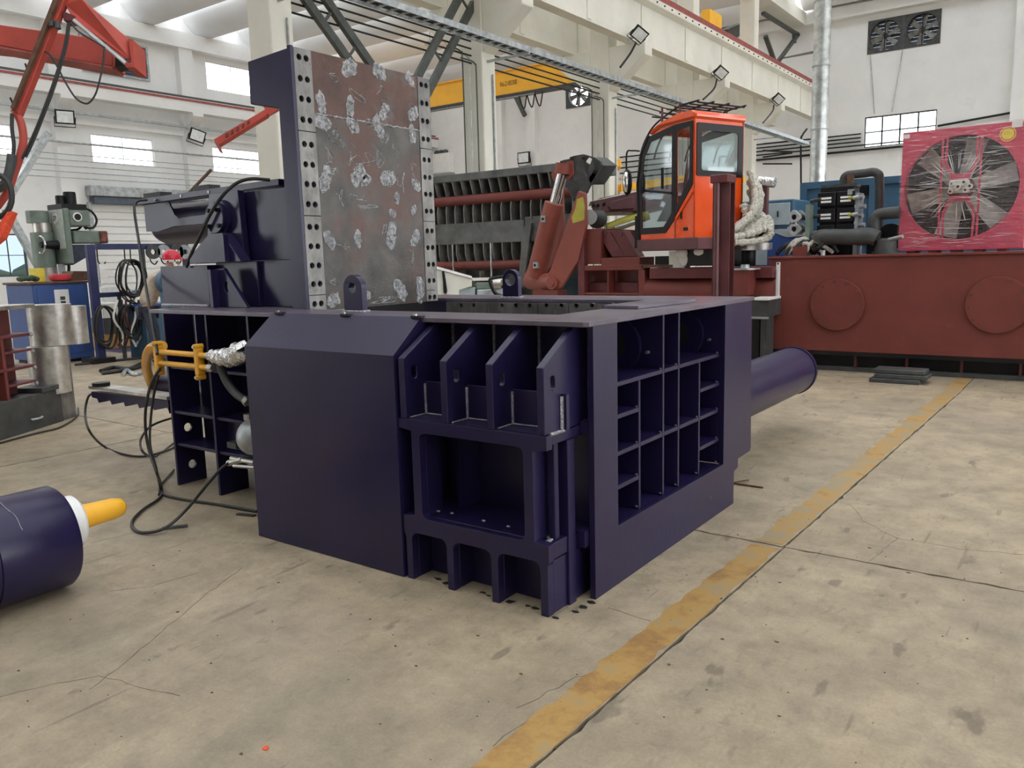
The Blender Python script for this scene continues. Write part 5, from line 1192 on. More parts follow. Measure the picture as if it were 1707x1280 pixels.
# guard rails on the roof
for r_ in (.02, .3, .6, Lr - .02): MB().tube(catmull([C3(Lf + .02, r_, 1.30), C3(Lf - .07, r_, 1.52), C3(Lf - .25, r_, 1.74), C3(Lf - .5, r_, 1.87), C3(.3, r_, 1.97), C3(-.05, r_, 1.99)], 4), .014, 6).build('roof_guard', 'black', cab)
for f in (-.02, .12, .26, .4, .55, .7, .85): MB().tube([C3(f, .02, 1.97 - max(0, f - .6) * .25), C3(f, Lr - .02, 1.97 - max(0, f - .6) * .25)], .012, 6).build('guard_cross', 'black', cab)
for f, r_ in ((.3, .02), (.65, .02), (.3, Lr - .02)): MB().tube([C3(f, r_, 1.8), C3(f, r_, 2.02)], .016, 6).build('guard_post', 'red_dark', cab)
# mirror on its arm
MB().tube(catmull([C3(Lf, .0, 1.42), C3(Lf + .12, -.03, 1.44), C3(Lf + .22, -.05, 1.42), C3(Lf + .23, -.05, 1.1)], 4), .013, 6).build('mirror_arm', 'black', cab)
mr = MB().ball(C3(Lf + .21, -.05, .95), .07, .08, .20, 12, 10).build('mirror', 'black', cab, smooth=True)
MB().ball(C3(Lf - .13, -.06, .9), .04, .05, .16, 10, 8).build('mirror', 'black', cab, smooth=True)
MB().ball(C3(Lf + .20, -.075, .95), .055, .065, .17, 12, 10).build('mirror_glass', 'chrome', mr, smooth=True)
# seat and controls inside
seat = MB().slab([C3(.3, .25, .3), C3(.75, .25, .3), C3(.75, .65, .3), C3(.3, .65, .3)], (0, 0, .14)).build('seat', 'cloth_dk', cab, bevel=.03)
MB().slab([C3(.22, .3, .44), C3(.32, .3, .44), C3(.26, .3, 1.0), C3(.18, .3, 1.0)], eR * .3).build('seat_back', 'cloth_dk', cab, bevel=.03)
MB().slab([C3(Lf - .35, .2, .3), C3(Lf - .15, .2, .3), C3(Lf - .15, .45, .7), C3(Lf - .35, .45, .7)], eR * .2).build('console', 'dark_grey', cab)
# door handle, latch, seams
MB().slab([C3(.23, -.012, .30), C3(.26, -.012, .30), C3(.26, -.012, .42), C3(.23, -.012, .42)], eR * .012).build('door_handle', 'black', cab)
MB().slab([C3(.12, -.008, .12), C3(.20, -.008, .12), C3(.20, -.008, .17), C3(.12, -.008, .17)], eR * .008).build('door_latch', 'black', cab)
MB().bar(C3(.02, -.01, .70), C3(.35, -.01, .28), .02, .02).build('door_rail', 'orange', cab)
MB().bar(C3(.36, -.005, .02), C3(.36, -.005, .28), .008, .008).build('door_seam', 'red_dark', cab)
MB().bar(C3(Lf + .04, -.02, -.12), C3(Lf + .03, -.02, .4), .04, .05).build('door_edge', 'black', cab)
# red mount under the cab
mo = thing('cab_mount', tuple(C3(.5, .4, -.2)), 'dark red slab frame carrying the orange cab', 'mount')
MB().slab([C3(-.1, -.04, -.17), C3(Lf + .02, -.04, -.17), C3(Lf + .02, Lr, -.17), C3(-.1, Lr, -.17)], (0, 0, .165)).build('mount_slab', 'maroon', mo, bevel=.01)
MB().slab([C3(.0, .3, -.42), C3(.45, .3, -.42), C3(.45, Lr, -.42), C3(.0, Lr, -.42)], (0, 0, .225)).build('mount_block', 'black', mo)
ttd = atd(1237, 406, 12.0)
tt = thing('slewing_table', tuple(ttd), 'round bright steel slewing table with dark pedestal under the rope bundle', 'turntable')
MB().cyl((ttd.x, ttd.y, ttd.z - .10), (ttd.x, ttd.y, ttd.z), .43, 40).build('table_disc', 'steel', tt, smooth=True)
MB().cyl((ttd.x, ttd.y, A(1085, 447, SY).z + .001), (ttd.x, ttd.y, ttd.z - .101), .2, 32).build('pedestal', 'black', tt, smooth=True)  # dark gap below the disc put into the black colour
MB().box(ttd.x + .22, ttd.x + .32, ttd.y + .1, ttd.y + .2, ttd.z, ttd.z + .82).build('mast', 'maroon', tt)
MB().cyl((ttd.x + .18, ttd.y + .15, ttd.z + .90), (ttd.x + .42, ttd.y + .15, ttd.z + .86), .075, 14).build('motor', 'foil', tt, smooth=True)
# white wrapped bundle under the cab
wb = MB(); v = atd(1150, 433, 11.6)
for k in range(7): wb.ball((v.x + random.uniform(-.16, .3), v.y + random.uniform(-.1, .1), v.z + random.uniform(-.05, .12)), random.uniform(.08, .16), None, random.uniform(.06, .13), 10, 7)
tag(wb.build('wrapped_bundle', 'white_wall', smooth=True), 'crumpled white plastic bundle under the cab frame', 'bundle')
v = atd(1128, 432, 11.7); tag(MB().box(v.x - .12, v.x + .12, v.y, v.y + .2, v.z - .2, v.z + .12).build('meter_box', 'white_paint'), 'white upright box with small red print under the cab frame', 'box')
# ---- rope heap behind the cab
rh = thing('rope_bundle', tuple(ttd), 'thick tangle of off-white rope hanging behind the cab and heaped on the slewing table', 'rope')
def rope(pts, r=.035):
    p = catmull(pts, 7); MB().tube(p, [r * (1 + .22 * math.sin(i * 2.4)) for i in range(len(p))], 8).build('rope_strand', 'rope', rh, smooth=True)
for k in range(12):
    d = 11.25 + .05 * k; j = random.uniform(-3, 3)
    rope([atd(1249 + 3 * (k % 4), 284 + 4 * k, d), atd(1259 + 3 * (k % 4) + j, 315 + 5 * k, d), atd(1256 - 2 * k + j, 350 + 3 * k, d - .08), atd(1230 - 3 * k, 377 + 2 * k, d - .15), atd(1200, 390 + (k % 3) * 6, d - .15)], .046)
for k in range(14):
    d = 11.1 + .04 * k; j = random.uniform(-5, 5); rope([atd(1196, 397 + (k % 4) * 3, d), atd(1225 + j, 394 + (k % 3) * 4, d), atd(1255, 388 - 3 * (k % 5), d), atd(1279, 376 - 4 * (k % 4) + j, d), atd(1284, 392 - (k % 3) * 6, d), atd(1262 + j, 401, d), atd(1225, 404, d)], .046)
for k in range(10):
    d = 11.25 + .06 * k; rope([atd(1238 + 3 * k, 340 + 2 * k, d), atd(1244 + 3 * k, 362, d), atd(1234 + 7 * (k % 4), 383, d), atd(1262, 396, d)], .05)
# ---- knuckle boom behind the cab
kb = thing('boom_arm', tuple(atd(1000, 360, 13.2)), 'maroon loader boom with dark knuckle behind the red cylinder bracket', 'boom')
dB = 13.0
MB().slab([atd(988, 338, dB), atd(1000, 330, dB), atd(1075, 314, dB), atd(1160, 300, dB), atd(1160, 332, dB), atd(1075, 352, dB), atd(1000, 354, dB)], FW * .3).build('boom_box', 'maroon', kb, bevel=.01)
MB().slab([atd(984, 336, dB - .01), atd(1075, 313, dB - .01), atd(1075, 317, dB - .01), atd(1000, 333, dB - .01)], FW * .35).build('boom_top_plate', 'pale', kb)
MB().slab([atd(1018, 336, dB - .03), atd(1056, 326, dB - .03), atd(1057, 348, dB - .03), atd(1018, 350, dB - .03), atd(1013, 343, dB - .03)], FW * .029).build('boom_panel', 'maroon', kb, bevel=.01)
for q in ((989, 343), (997, 342), (1007, 340)): MB().cyl(atd(*q, dB - .03), atd(*q, dB), .025, 8).build('bolt', 'black', kb)
kn = MB().ball(atd(996, 365, dB), .17, .12, .16, 16, 10).build('knuckle', 'dark_grey', kb, smooth=True)
MB().cyl(atd(983, 362, dB - .15), atd(983, 362, dB - .1), .12, 20).build('knuckle_pin', 'chrome', kb, smooth=True)
MB().cyl(atd(1012, 382, dB + .1), atd(1080, 357, dB + .1), .095, 18).build('boom_cylinder', 'olive', kb, smooth=True)
MB().cyl(atd(1025, 380, dB), atd(1058, 370, dB), .03, 10).build('cylinder_pipe', 'galv', kb, smooth=True)
# ---- orange wall jib beyond
oj = thing('pillar_jib', tuple(atd(1030, 300, 25)), 'orange swing jib arm clamped to the third concrete column', 'jib')
dJ = 24.5
for y0, y1 in ((264, 279), (306, 320)): MB().slab([atd(1021, y0, dJ), atd(1036, y0, dJ), atd(1036, y1, dJ), atd(1021, y1, dJ)], FW * .4).build('clamp', 'yellow_crane', oj, bevel=.03)
MB().bar(atd(1034, 314, dJ), atd(1240, 300, dJ), .3, .16).build('arm', 'yellow_crane', oj); MB().bar(atd(1036, 309, dJ), atd(1160, 292, dJ), .08, .08).build('tie', 'yellow_crane', oj)
MB().bar(atd(1049, 290, dJ), atd(1049, 312, dJ), .1, .1).build('jib_post', 'yellow_crane', oj)
MB().bar(atd(1035, 297, dJ), atd(1049, 306, dJ), .06, .06).build('tie', 'yellow_crane', oj)
for y in (268, 276, 309, 317): MB().cyl(atd(1004, y + 1, dJ), atd(1022, y, dJ), .035, 6).build('clamp_bolt', 'black', oj)
for k in range(5):
    a = at(1036, 262 + 9 * k, 'Y', YE - .12); b = at(1064, 259 + 9 * k, 'Y', YE - .12)
    tag(MB().tube([a + (a - b) * .1, b + (b - a) * 3], .04, 6).build('wall_pipe', 'black'), 'dark pipe on the end wall seen left of the cab mirror, %s of five' % ('topmost', 'second', 'middle', 'fourth', 'lowest')[k], 'pipe', 'pipes beside the cab mirror')
# ---- bits in the middle distance behind the baler's front edge
pd = 9.6
pc_ = thing('cream_machine', tuple(atd(755, 500, pd)), 'cream sheet-metal machine cover with sloped top behind the baler lid', 'machine')
MB().slab([atd(700, 440, pd), atd(729, 448, pd), atd(786, 463, pd), atd(786, 477, pd), atd(765, 484, pd), atd(765, 540, pd), atd(700, 540, pd)], FW * .6).build('cover', 'pale', pc_, bevel=.008)
MB().slab([atd(700, 436, pd - .02), atd(786, 460, pd - .02), atd(787, 464, pd - .02), atd(700, 441, pd - .02)], FW * .64).build('cover_trim', 'white_paint', pc_)
MB().slab([atd(766, 484, pd + .05), atd(792, 478, pd + .05), atd(792, 540, pd + .05), atd(766, 540, pd + .05)], FW * .4).build('side_box', 'grey_cab', pc_)
MB().slab([atd(787, 463, pd + .1), atd(845, 462, pd + .1), atd(845, 467, pd + .1), atd(787, 468, pd + .1)], FW * .5).build('shelf', 'pale', pc_)
MB().tube(catmull([atd(738, 452, pd - .03), atd(740, 470, pd - .03), atd(741, 487, pd - .03), atd(744, 486, pd - .03), atd(742, 470, pd - .03), atd(739, 452, pd - .03)], 4), .012, 5).build('cord_loop', 'black', pc_)
tb = thing('tool_crate', tuple(atd(815, 500, pd)), 'dull grey metal crates stacked behind the far lifting lug', 'crate')
MB().slab([atd(795, 483, pd), atd(850, 480, pd), atd(850, 540, pd), atd(795, 540, pd)], FW * .5).build('crate', 'galv', tb, bevel=.01)
MB().slab([atd(793, 470, pd + .1), atd(830, 470, pd + .1), atd(830, 482, pd + .1), atd(793, 482, pd + .1)], FW * .4).build('upper_crate', 'green', tb, bevel=.01)
MB().cyl(atd(822, 474, pd), atd(835, 473, pd), .06, 14).build('metal_can', 'steel', tb, smooth=True)
MB().tube(catmull([atd(838, 461, pd - .2), atd(820, 464, pd - .2), atd(817, 470, pd - .2), atd(825, 488, pd - .2), atd(838, 494, pd - .2)], 5), .022, 6).build('crate_handle', 'black', tb)
v = A(985, 480, 11.6); tag(MB().box(A(925, 480, 12).x, A(970, 480, 12).x, 12, 12.1, 0, A(940, 462, 12).z).build('sheet_metal_screen', 'teal_dk'), 'dark teal sheet panel low behind the red cylinder bracket', 'panel')
v = A(903, 492, 10.9); tag(MB().box(v.x - .18, v.x + .3, 10.9, 11.2, .3, v.z + .08).build('foot_block', 'red'), 'small red block under the foot of the red tipping cylinder', 'block')
# AC condenser on the wall behind the lid
v = at(733, 272, 'Y', YE - .5)
ac = thing('ac_unit', tuple(v), 'white air conditioning unit on the end wall beside the lid', 'air conditioner')
MB().box(v.x - .75, v.x + .75, YE - .5, YE, v.z - .6, v.z + .6).build('casing', 'white_paint', ac, bevel=.02)
MB().box(v.x - .8, v.x + .8, YE - .6, YE, v.z - .72, v.z - .61).build('ac_bracket', 'galv', ac)
for k in range(3): MB().ball((v.x - .4 + .35 * k, YE - .25, v.z + .7), .22, .16, .16, 8, 6).build('clutter', 'dark_grey', ac)
# ---- stack of steel plates on the floor
ss = [(1460, 633, 1532, 640), (1464, 627, 1530, 633), (1468, 619, 1534, 626)]
base = at(1498, 640, 'Z', 0)
for k in range(3):
    z0 = .055 * k; dx = (-.03, .02, .0)[k]
    tag(MB().box(base.x - .30 + dx, base.x + .27 + dx * 1.5, base.y + .02 * k, base.y + .34, z0 + .001, z0 + .052).build('steel_plate', 'dark_grey', bevel=.006), 'flat dark steel plate in the floor stack by the tank, %s of three' % ('bottom', 'middle', 'top')[k], 'steel plate', 'stacked plates by the tank')
# ================================================================== left side of the hall
# ---- loose purple cylinder in the foreground
lc = thing('loose_cylinder', (-4.22, 1.0, 0), 'loose purple hydraulic cylinder lying on the floor with yellow plastic plug', 'hydraulic cylinder')
cr_ = .262; cX = -4.22
MB().lathe((cX, -.6, cr_ + .003), (cX, 9, cr_ + .003), [(0, .24), (.01, cr_ - .006), (2.03, cr_ - .006), (2.032, cr_ - .010), (2.05, cr_ - .010), (2.052, cr_ - .001), (2.40, cr_ - .001), (2.415, cr_ - .012), (2.42, .17)], 64).build('barrel', 'purple', lc, smooth=True)
fl_ = MB().lathe((cX + .03, 1.815, .325), (cX + .03, 9, .325), [(0, .135), (.07, .135), (.085, .12), (.09, .06)], 40).build('end_flange', 'white_paint', lc, smooth=True)
yp0 = at(140, 885, 'X', cX + .0)
pl = MB().lathe((cX + .03, 1.895, .335), (cX + .03, 3, .335), [(0, .064), (.02, .064), (.20, .056), (.24, .046), (.255, .03), (.258, .005)], 24).build('plastic_plug', 'yellow_plastic', lc, smooth=True)
for k in range(3):
    pts = []
    for i in range(14): t = .15 + .85 * i / 13; pts.append((cX + (cr_ + .0005) * math.sin(t), 1.42 + .12 * (k == 1) + .004 * math.sin(i * .8 + k) + .03 * i / 13, cr_ + .003 + (cr_ + .0005) * math.cos(t)))
    if k < 2: MB().tube(pts, .002, 5).build('scratch', 'weld', lc)

# ---- red and bare steel press frame at the left edge
f0 = at(0, 735, 'Z', 0); f1 = at(105, 702, 'Z', 0); ux = (f0 - f1).normalized(); uy = Vector((-ux.y, ux.x, 0))
if uy.dot(Vector((-1, 0, 0))) < 0: uy = -uy
O = f1
def L3(x, d, z): return O + ux * x + uy * d + Vector((0, 0, z))
def onface(px, py, d=0):
    n = uy; r0 = ray(px, py); p = O + uy * d; t = (p - EYE).dot(n) / r0.dot(n); q = EYE + r0 * t; return (q - O).dot(ux), q.z
pf = thing('press_frame', tuple(O), 'dark red press frame with bare steel shafts at the edge of the picture', 'press frame')
def lb(x0, x1, d0, d1, z0, z1, m, name, bv=.004):
    mb = MB().box(x0, x1, d0, d1, z0, z1); mb.v = [tuple(L3(*v)) for v in mb.v]; return mb.build(name, m, pf, bevel=bv)
xw = 1.9; zp = onface(0, 672)[1]
lb(-.02, xw, 0, 1.4, 0, zp, 'dark_grey', 'plinth')
ztop = onface(60, 506)[1]
lb(.2, xw, .02, 1.3, ztop - .04, ztop, 'steel', 'top_plate')
xe = onface(62, 600)[0]
lb(xe, xw, .25, .3, zp, ztop - .041, 'red_dark', 'back_sheet')
for (x0, x1, y) in ((0, 58, 560), (0, 62, 615), ):
    z = onface(30, y)[1]; lb(xe, xw, .03, .249, z - .015, z + .015, 'red_dark', 'shelf_bar')
xp = onface(12, 600)[0]; lb(xp - .02, xp + .02, .03, .249, zp, onface(30, 560)[1] - .016, 'red', 'upright_bar')
for y in (585, 640): z = onface(40, y)[1]; lb(xe, xp - .021, .03, .249, z - .012, z + .012, 'red_dark', 'shelf_bar')
lb(xp + .03, xw, .2, .22, zp, ztop - .05, 'maroon', 'panel')
def vcyl(px0, px1, y0, y1, d, m, name):
    a_, b_ = onface(px0, (y0 + y1) / 2, d)[0], onface(px1, (y0 + y1) / 2, d)[0]; r = abs(a_ - b_) / 2; xm_ = (a_ + b_) / 2; zz = onface((px0 + px1) / 2, y1, d)[1]; zt2 = onface((px0 + px1) / 2, y0, d)[1]
    p = L3(xm_, d, 0); return MB().cyl((p.x, p.y, zz), (p.x, p.y, zt2), r, 36).build(name, m, pf, smooth=True)
vcyl(62, 106, 507, 575, .14, 'steel', 'shaft'); vcyl(62, 102, 576, 655, .14, 'steel', 'shaft'); vcyl(98, 133, 510, 573, .2, 'steel', 'shaft')
a_ = onface(99, 630)[0]; b_ = onface(124, 630)[0]; lb(b_, a_, .02, .3, 0, onface(110, 576)[1], 'liner', 'wear_bar')
lb(onface(105, 655)[0], onface(68, 655)[0], -.02, .3, zp, zp + .05, 'dark_grey', 'shaft_shoe')
for py in (557, 585, 613, 640):
    q = L3(xe + .02, .02, onface(58, py)[1]); MB().ball(q, .02, None, None, 8, 6).build('weld_spot', 'weld', pf)
a_ = onface(60, 697)[0]; hd = MB(); q0 = L3(a_ - .07, -.02, onface(60, 697)[1]); q1 = L3(a_ + .07, -.02, onface(60, 697)[1]); MB().tube(catmull([q0 + uy * .02, q0, (q0 + q1) / 2 - uy * .02, q1, q1 + uy * .02], 4), .012, 6).build('grip', 'galv', pf)
v = L3(.9, .5, ztop); tag(MB().ball((v.x, v.y, v.z + .07), .38, .35, .09, 18, 8).build('canvas_sheet', 'cardboard', smooth=True), 'folded olive tarp lying on the red press frame', 'tarp')

# ---- blue work cabinet and radial drill
DX = -14.6
def Q(px, py, X=DX): return at(px, py, 'X', X)
bl = thing('work_cabinet', (DX - .4, 6.8, 0), 'tall blue machine base cabinet with white socket panel', 'cabinet')
a, b = Q(53, 475), Q(146, 475); zt2 = Q(100, 473).z
MB().box(DX - 1.0, DX, a.y, b.y, .05, zt2).build('body', 'blue', bl, bevel=.012)
MB().box(DX - .95, DX - .05, a.y + .05, b.y - .05, 0, .05).build('kick_base', 'black', bl)
MB().box(DX - 1.05, DX + .02, a.y - .03, b.y + .02, zt2, zt2 + .04).build('worktop', 'brown', bl, bevel=.008)
d = MB().box(DX, DX + .012, a.y + .06, b.y - .05, .15, zt2 - .06).build('door', 'blue', bl, bevel=.004)
p, q = Q(89, 483), Q(116, 510); sp = MB().box(DX + .012, DX + .02, p.y, q.y, Q(100, 515).z, p.z).build('socket_panel', 'white_paint', bl)
for k in range(3): MB().box(DX + .0201, DX + .026, p.y + .09, q.y - .07, p.z - .18 - k * .08, p.z - .12 - k * .08).build('switch', 'dark_grey', sp)
# items on the cabinet
zc = zt2 + .041
v = Q(98, 466, DX - .3); tag(MB().lathe((DX - .25, v.y, zc), (DX - .25, v.y, 9), [(0, .10), (.02, .16), (.06, .18), (.12, .17), (.125, .15), (.06, .12)], 20).build('red_bowl', 'red_plastic', smooth=True), 'small red plastic bowl on the blue cabinet', 'bowl')
v = Q(128, 465, DX - .4); tb_ = MB().plate([(v.y - .22, zc), (v.y + .25, zc), (v.y + .27, zc + .05), (v.y + .12, zc + .16), (v.y - .14, zc + .17)], [], 'X', DX - .6, DX - .2); tag(tb_.build('parts_tray', 'brown'), 'brown scoop-shaped tray on the blue cabinet beside the drill', 'tray')
g_ = MB()
for k in range(5): g_.ball((DX - .3 + random.uniform(-.1, .1), Q(46, 465).y + .0 + .06 * k, zc + .04 + random.uniform(0, .04)), .09, .07, .05, 8, 6)
tag(g_.build('rag', 'hedge', smooth=True), 'crumpled dark green rag on the corner of the blue cabinet', 'rag')
v = Q(58, 453, DX - .8); tag(MB().box(DX - .8, DX - .6, v.y - .10, v.y + .08, zc, v.z + .06).build('yellow_box', 'yellow_tag'), 'small yellow box standing at the back of the blue cabinet', 'box')
# radial drill
dr = thing('radial_drill', (DX - 1.3, 6.9, 0), 'green radial drilling machine with black motors and hand wheel', 'drill')
RX = DX - 1.35
def Rr(px, py): return at(px, py, 'X', RX)
ca, cb = Rr(67, 420), Rr(99, 420); cyy = (ca.y + cb.y) / 2; rr_ = (cb.y - ca.y) / 2
MB().cyl((RX - .2, cyy, 0), (RX - .2, cyy, Rr(80, 446).z), rr_ * 1.05, 28).build('column', 'steel', dr, smooth=True)
MB().cyl((RX - .2, cyy - .02, Rr(80, 446).z), (RX - .2, cyy - .02, Rr(80, 387).z), rr_ * 1.12, 28).build('arm_sleeve', 'green', dr, smooth=True)
MB().cyl((RX - .2, cyy, Rr(80, 387).z), (RX - .2, cyy, Rr(75, 371).z), rr_ * .92, 28).build('upper_column', 'steel', dr, smooth=True)
MB().cyl((RX - .2, cyy - .06, Rr(75, 371).z), (RX - .2, cyy - .06, Rr(75, 351).z), rr_ * 1.1, 28).build('column_cap', 'green', dr, smooth=True)
a, b = Rr(91, 348), Rr(112, 440); hb = MB().box(RX - .3, RX + .3, a.y, b.y, b.z, a.z).build('drill_head', 'green', dr, bevel=.02)
fc = MB().box(RX - .28, RX + .28, a.y - .012, a.y - .001, Rr(90, 415).z, a.z - .02).build('control_face', 'green_lt', dr)
MB().cyl((RX, a.y - .02, Rr(84, 364).z), (RX, a.y - .012, Rr(84, 364).z), .10, 20).build('maker_badge', 'white_paint', fc)
lettering('ZP', (RX, a.y - .021, Rr(84, 364).z), (PI / 2, 0, 0), .12, 'ink', fc)
b2 = Rr(139, 378); MB().box(RX - .28, RX + .28, b.y, b2.y, b2.z, a.z - .02).build('gear_case', 'green', dr, bevel=.02)
v = Rr(116, 363); rg = MB().cyl((RX + .28, v.y, v.z), (RX + .31, v.y, v.z), .085, 24).build('sight_glass', 'white_paint', dr, smooth=True); MB().cyl((RX + .31, v.y, v.z), (RX + .316, v.y, v.z), .06, 20).build('sight_lens', 'black', rg)
v0, v1 = Rr(112, 385), Rr(158, 406); MB().box(RX - .25, RX + .22, v0.y, v1.y, v1.z, v0.z).build('radial_arm', 'green', dr, bevel=.02)
v2 = Rr(172, 406); ab = MB().box(RX - .25, RX + .22, v1.y, v2.y, v1.z, v0.z).build('arm_end', 'brown', dr, bevel=.02)
for k in range(3): wy = v2.y - v1.y; y_ = v1.y + wy * (.06 + k * .2); MB().slab([(RX + .2205, y_, v1.z + .04), (RX + .2205, y_ + wy * .14, v1.z + .04), (RX + .2205, y_ + wy * .5, v0.z - .05), (RX + .2205, y_ + wy * .36, v0.z - .05)], (.003, 0, 0)).build('hazard_stripe', 'rail_red', ab)
for px, pw, y0, y1 in ((99, 7, 326, 347), (115, 10, 320, 347)):
    v = Rr(px, y0); w_ = (Rr(px + pw, y0).y - v.y); zb_ = Rr(px, y1).z
    MB().lathe((RX, v.y, zb_), (RX, v.y, 9), [(0, w_), (v.z - zb_ - .03, w_), (v.z - zb_, w_ * .9)], 22).build('motor', 'black', dr, smooth=True)
MB().box(RX - .28, RX + .28, a.y, Rr(132, 345).y, a.z - .019, a.z + .08).build('motor_base', 'black', dr)
v0, v1 = Rr(100, 408), Rr(145, 440)
MB().slab([(RX - .22, v0.y, Rr(100, 408).z), (RX - .22, Rr(146, 408).y, Rr(146, 408).z), (RX - .22, Rr(146, 424).y, Rr(146, 424).z), (RX - .22, Rr(115, 442).y, Rr(115, 442).z), (RX - .22, v0.y, Rr(100, 440).z)], (.40, 0, 0)).build('dark_saddle', 'cloth_dk', dr, bevel=.02)
hw = Rr(72, 408); MB().lathe((RX, hw.y - .05, hw.z), (RX, hw.y + 1, hw.z), [(0, .05), (.1, .07), (.35, .09), (.4, .05)], 14).build('spindle_boss', 'black', dr, smooth=True)
MB().tube([(RX + .16 * math.cos(t), hw.y - .04, hw.z + .16 * math.sin(t)) for t in [2 * PI * i / 20 for i in range(20)]], .02, 6, closed=True).build('hand_wheel', 'chrome', dr, smooth=True)
MB().cyl((RX + .05, Rr(100, 440).y, Rr(100, 440).z - .22), (RX + .05, Rr(100, 440).y, Rr(100, 440).z), .06, 14).build('spindle', 'galv', dr, smooth=True)
MB().tube(catmull([Rr(134, 345), Rr(152, 352), Rr(161, 366), Rr(157, 378), Rr(147, 380), Rr(140, 375)], 5), .022, 8).build('motor_cable', 'black', dr, smooth=True)
MB().tube(catmull([Rr(118, 384), Rr(130, 382), Rr(138, 376), Rr(144, 382)], 5), .022, 8).build('motor_cable', 'black', dr, smooth=True)
MB().tube(catmull([Rr(106, 445), Rr(108, 455), Rr(113, 457), Rr(115, 447), Rr(114, 438)], 5), .028, 8).build('coolant_hose', 'black', dr, smooth=True)

# ---- blue tool rack with hanging cables
TX = -14.0
def T_(px, py, X=TX): return at(px, py, 'X', X)
rk = thing('tool_rack', (TX, 8.2, 0), 'dark blue steel pipe rack with hooks for hanging cables', 'rack')
p0, p1 = T_(152, 408), T_(163, 598)
MB().box(TX - .05, TX + .05, T_(147, 450).y, T_(160, 450).y, 0, p0.z).build('post', 'blue_dk', rk, bevel=.006)
z1_ = T_(230, 411).z; z2_ = T_(205, 490).z; yR = T_(312, 412).y; yM = T_(246, 488).y
MB().box(TX - .04, TX + .04, T_(160, 410).y, yR, z1_ - .05, z1_ + .05).build('top_rail', 'blue_dk', rk)
MB().box(TX - .03, TX + .03, T_(160, 490).y, yM, z2_ - .04, z2_ + .04).build('middle_rail', 'blue_dk', rk)
MB().box(TX - .03, TX + .03, yM - .08, yM, 0, z1_ - .051).build('post', 'brace', rk); MB().box(TX - .04, TX + .04, yR - .1, yR, 0, z1_ - .051).build('post', 'blue_dk', rk)
MB().box(TX - .2, TX + .2, T_(150, 598).y - .05, T_(183, 595).y, 0.001, .09).build('foot', 'black', rk)
MB().bar((TX, T_(199, 500).y, 0), (TX, T_(199, 500).y, z2_ - .04), .05, .05).build('post', 'brace', rk)
hooks = [(163, 430), (208, 425), (218, 428), (250, 424), (268, 422), (290, 422), (305, 425)]
for k, (px, py) in enumerate(hooks):
    y_ = T_(px, py).y; MB().tube(catmull([(TX, y_, z1_ - .05), (TX, y_, z1_ - .25), (TX + .04, y_ + .05, z1_ - .32), (TX + .06, y_ + .1, z1_ - .26)], 4), .012, 6).build('hook', 'black', rk)
for k, px in enumerate((250, 268, 290, 303)):
    v = T_(px, 420); tag(MB().plate(circle2(v.y, v.z, .13, 16), [circle2(v.y, v.z, .05, 12)], 'X', TX + .07, TX + .12).build('chain_hoist', 'galv' if k % 2 else 'dark_grey'), 'round lifting pulley hanging on the blue rack, %s from the cable coil' % ('first', 'second', 'third', 'fourth')[k], 'pulley', 'pulleys on the rack')
def coil(cx_, cy_, rx_, ry_, n, r, X, m, label, name='cable_coil'):
    o = thing(name, tuple(T_(cx_, cy_ - ry_, X)), label, 'cable coil', 'coiled cables on the rack'); c = T_(cx_, cy_, X); sy = T_(cx_ + 10, cy_, X).y - c.y; sz = c.z - T_(cx_, cy_ + 10, X).z
    for k in range(n):
        kx = rx_ * random.uniform(.68, 1.05); ky = ry_ * random.uniform(.72, 1.08); oy = random.uniform(-3, 3)
        MB().tube([(X + .03 * k + .02 * math.sin(3 * t), c.y + (kx * math.cos(t) + oy) * sy / 10, c.z + ((ky * math.sin(t)) - (ky - ry_)) * sz / 10) for t in [2 * PI * i / 28 for i in range(28)]], r, 6, closed=True).build('cable_loop', m, o, smooth=True)
    return o
coil(214, 468, 21, 35, 9, .014, TX + .1, 'rubber', 'large coil of black cable hanging on the blue rack')
coil(218, 470, 12, 30, 3, .006, TX + .08, 'galv', 'thin pale wire coil hanging inside the large black cable coil')
coil(172, 543, 19, 33, 5, .017, TX + .1, 'rubber', 'lower coil of black hose hanging beside the rack post')
coil(212, 535, 17, 26, 7, .014, TX + .1, 'rubber', 'messy coil of black hoses hanging below the middle rail')
for k in range(7):
    px = 196 + k * 7; tag(MB().tube(catmull([T_(px, 500, TX + .2), T_(px + random.uniform(-8, 8), 530, TX + .25), T_(px + random.uniform(-8, 8), 555, TX + .2), T_(px + random.uniform(-12, 8), 578 + random.uniform(-8, 8), TX + .2)], 5), .02, 6).build('welding_cable', ('white_wall', 'rubber', 'red_dark', 'rubber', 'white_wall', 'rubber', 'galv')[k], smooth=True), '%s welding lead dangling below the rack, %s from the post' % (('white', 'black', 'dark red', 'black', 'white', 'black', 'grey')[k], ('first', 'second', 'third', 'fourth', 'fifth', 'sixth', 'seventh')[k]), 'cable', 'leads below the rack')
v = T_(163, 445); tag(MB().box(TX + .06, TX + .09, v.y - .02, v.y + .13, v.z - .28, v.z + .05).build('tag_card', 'white_paint'), 'small printed white card hanging from rack hook', 'card')
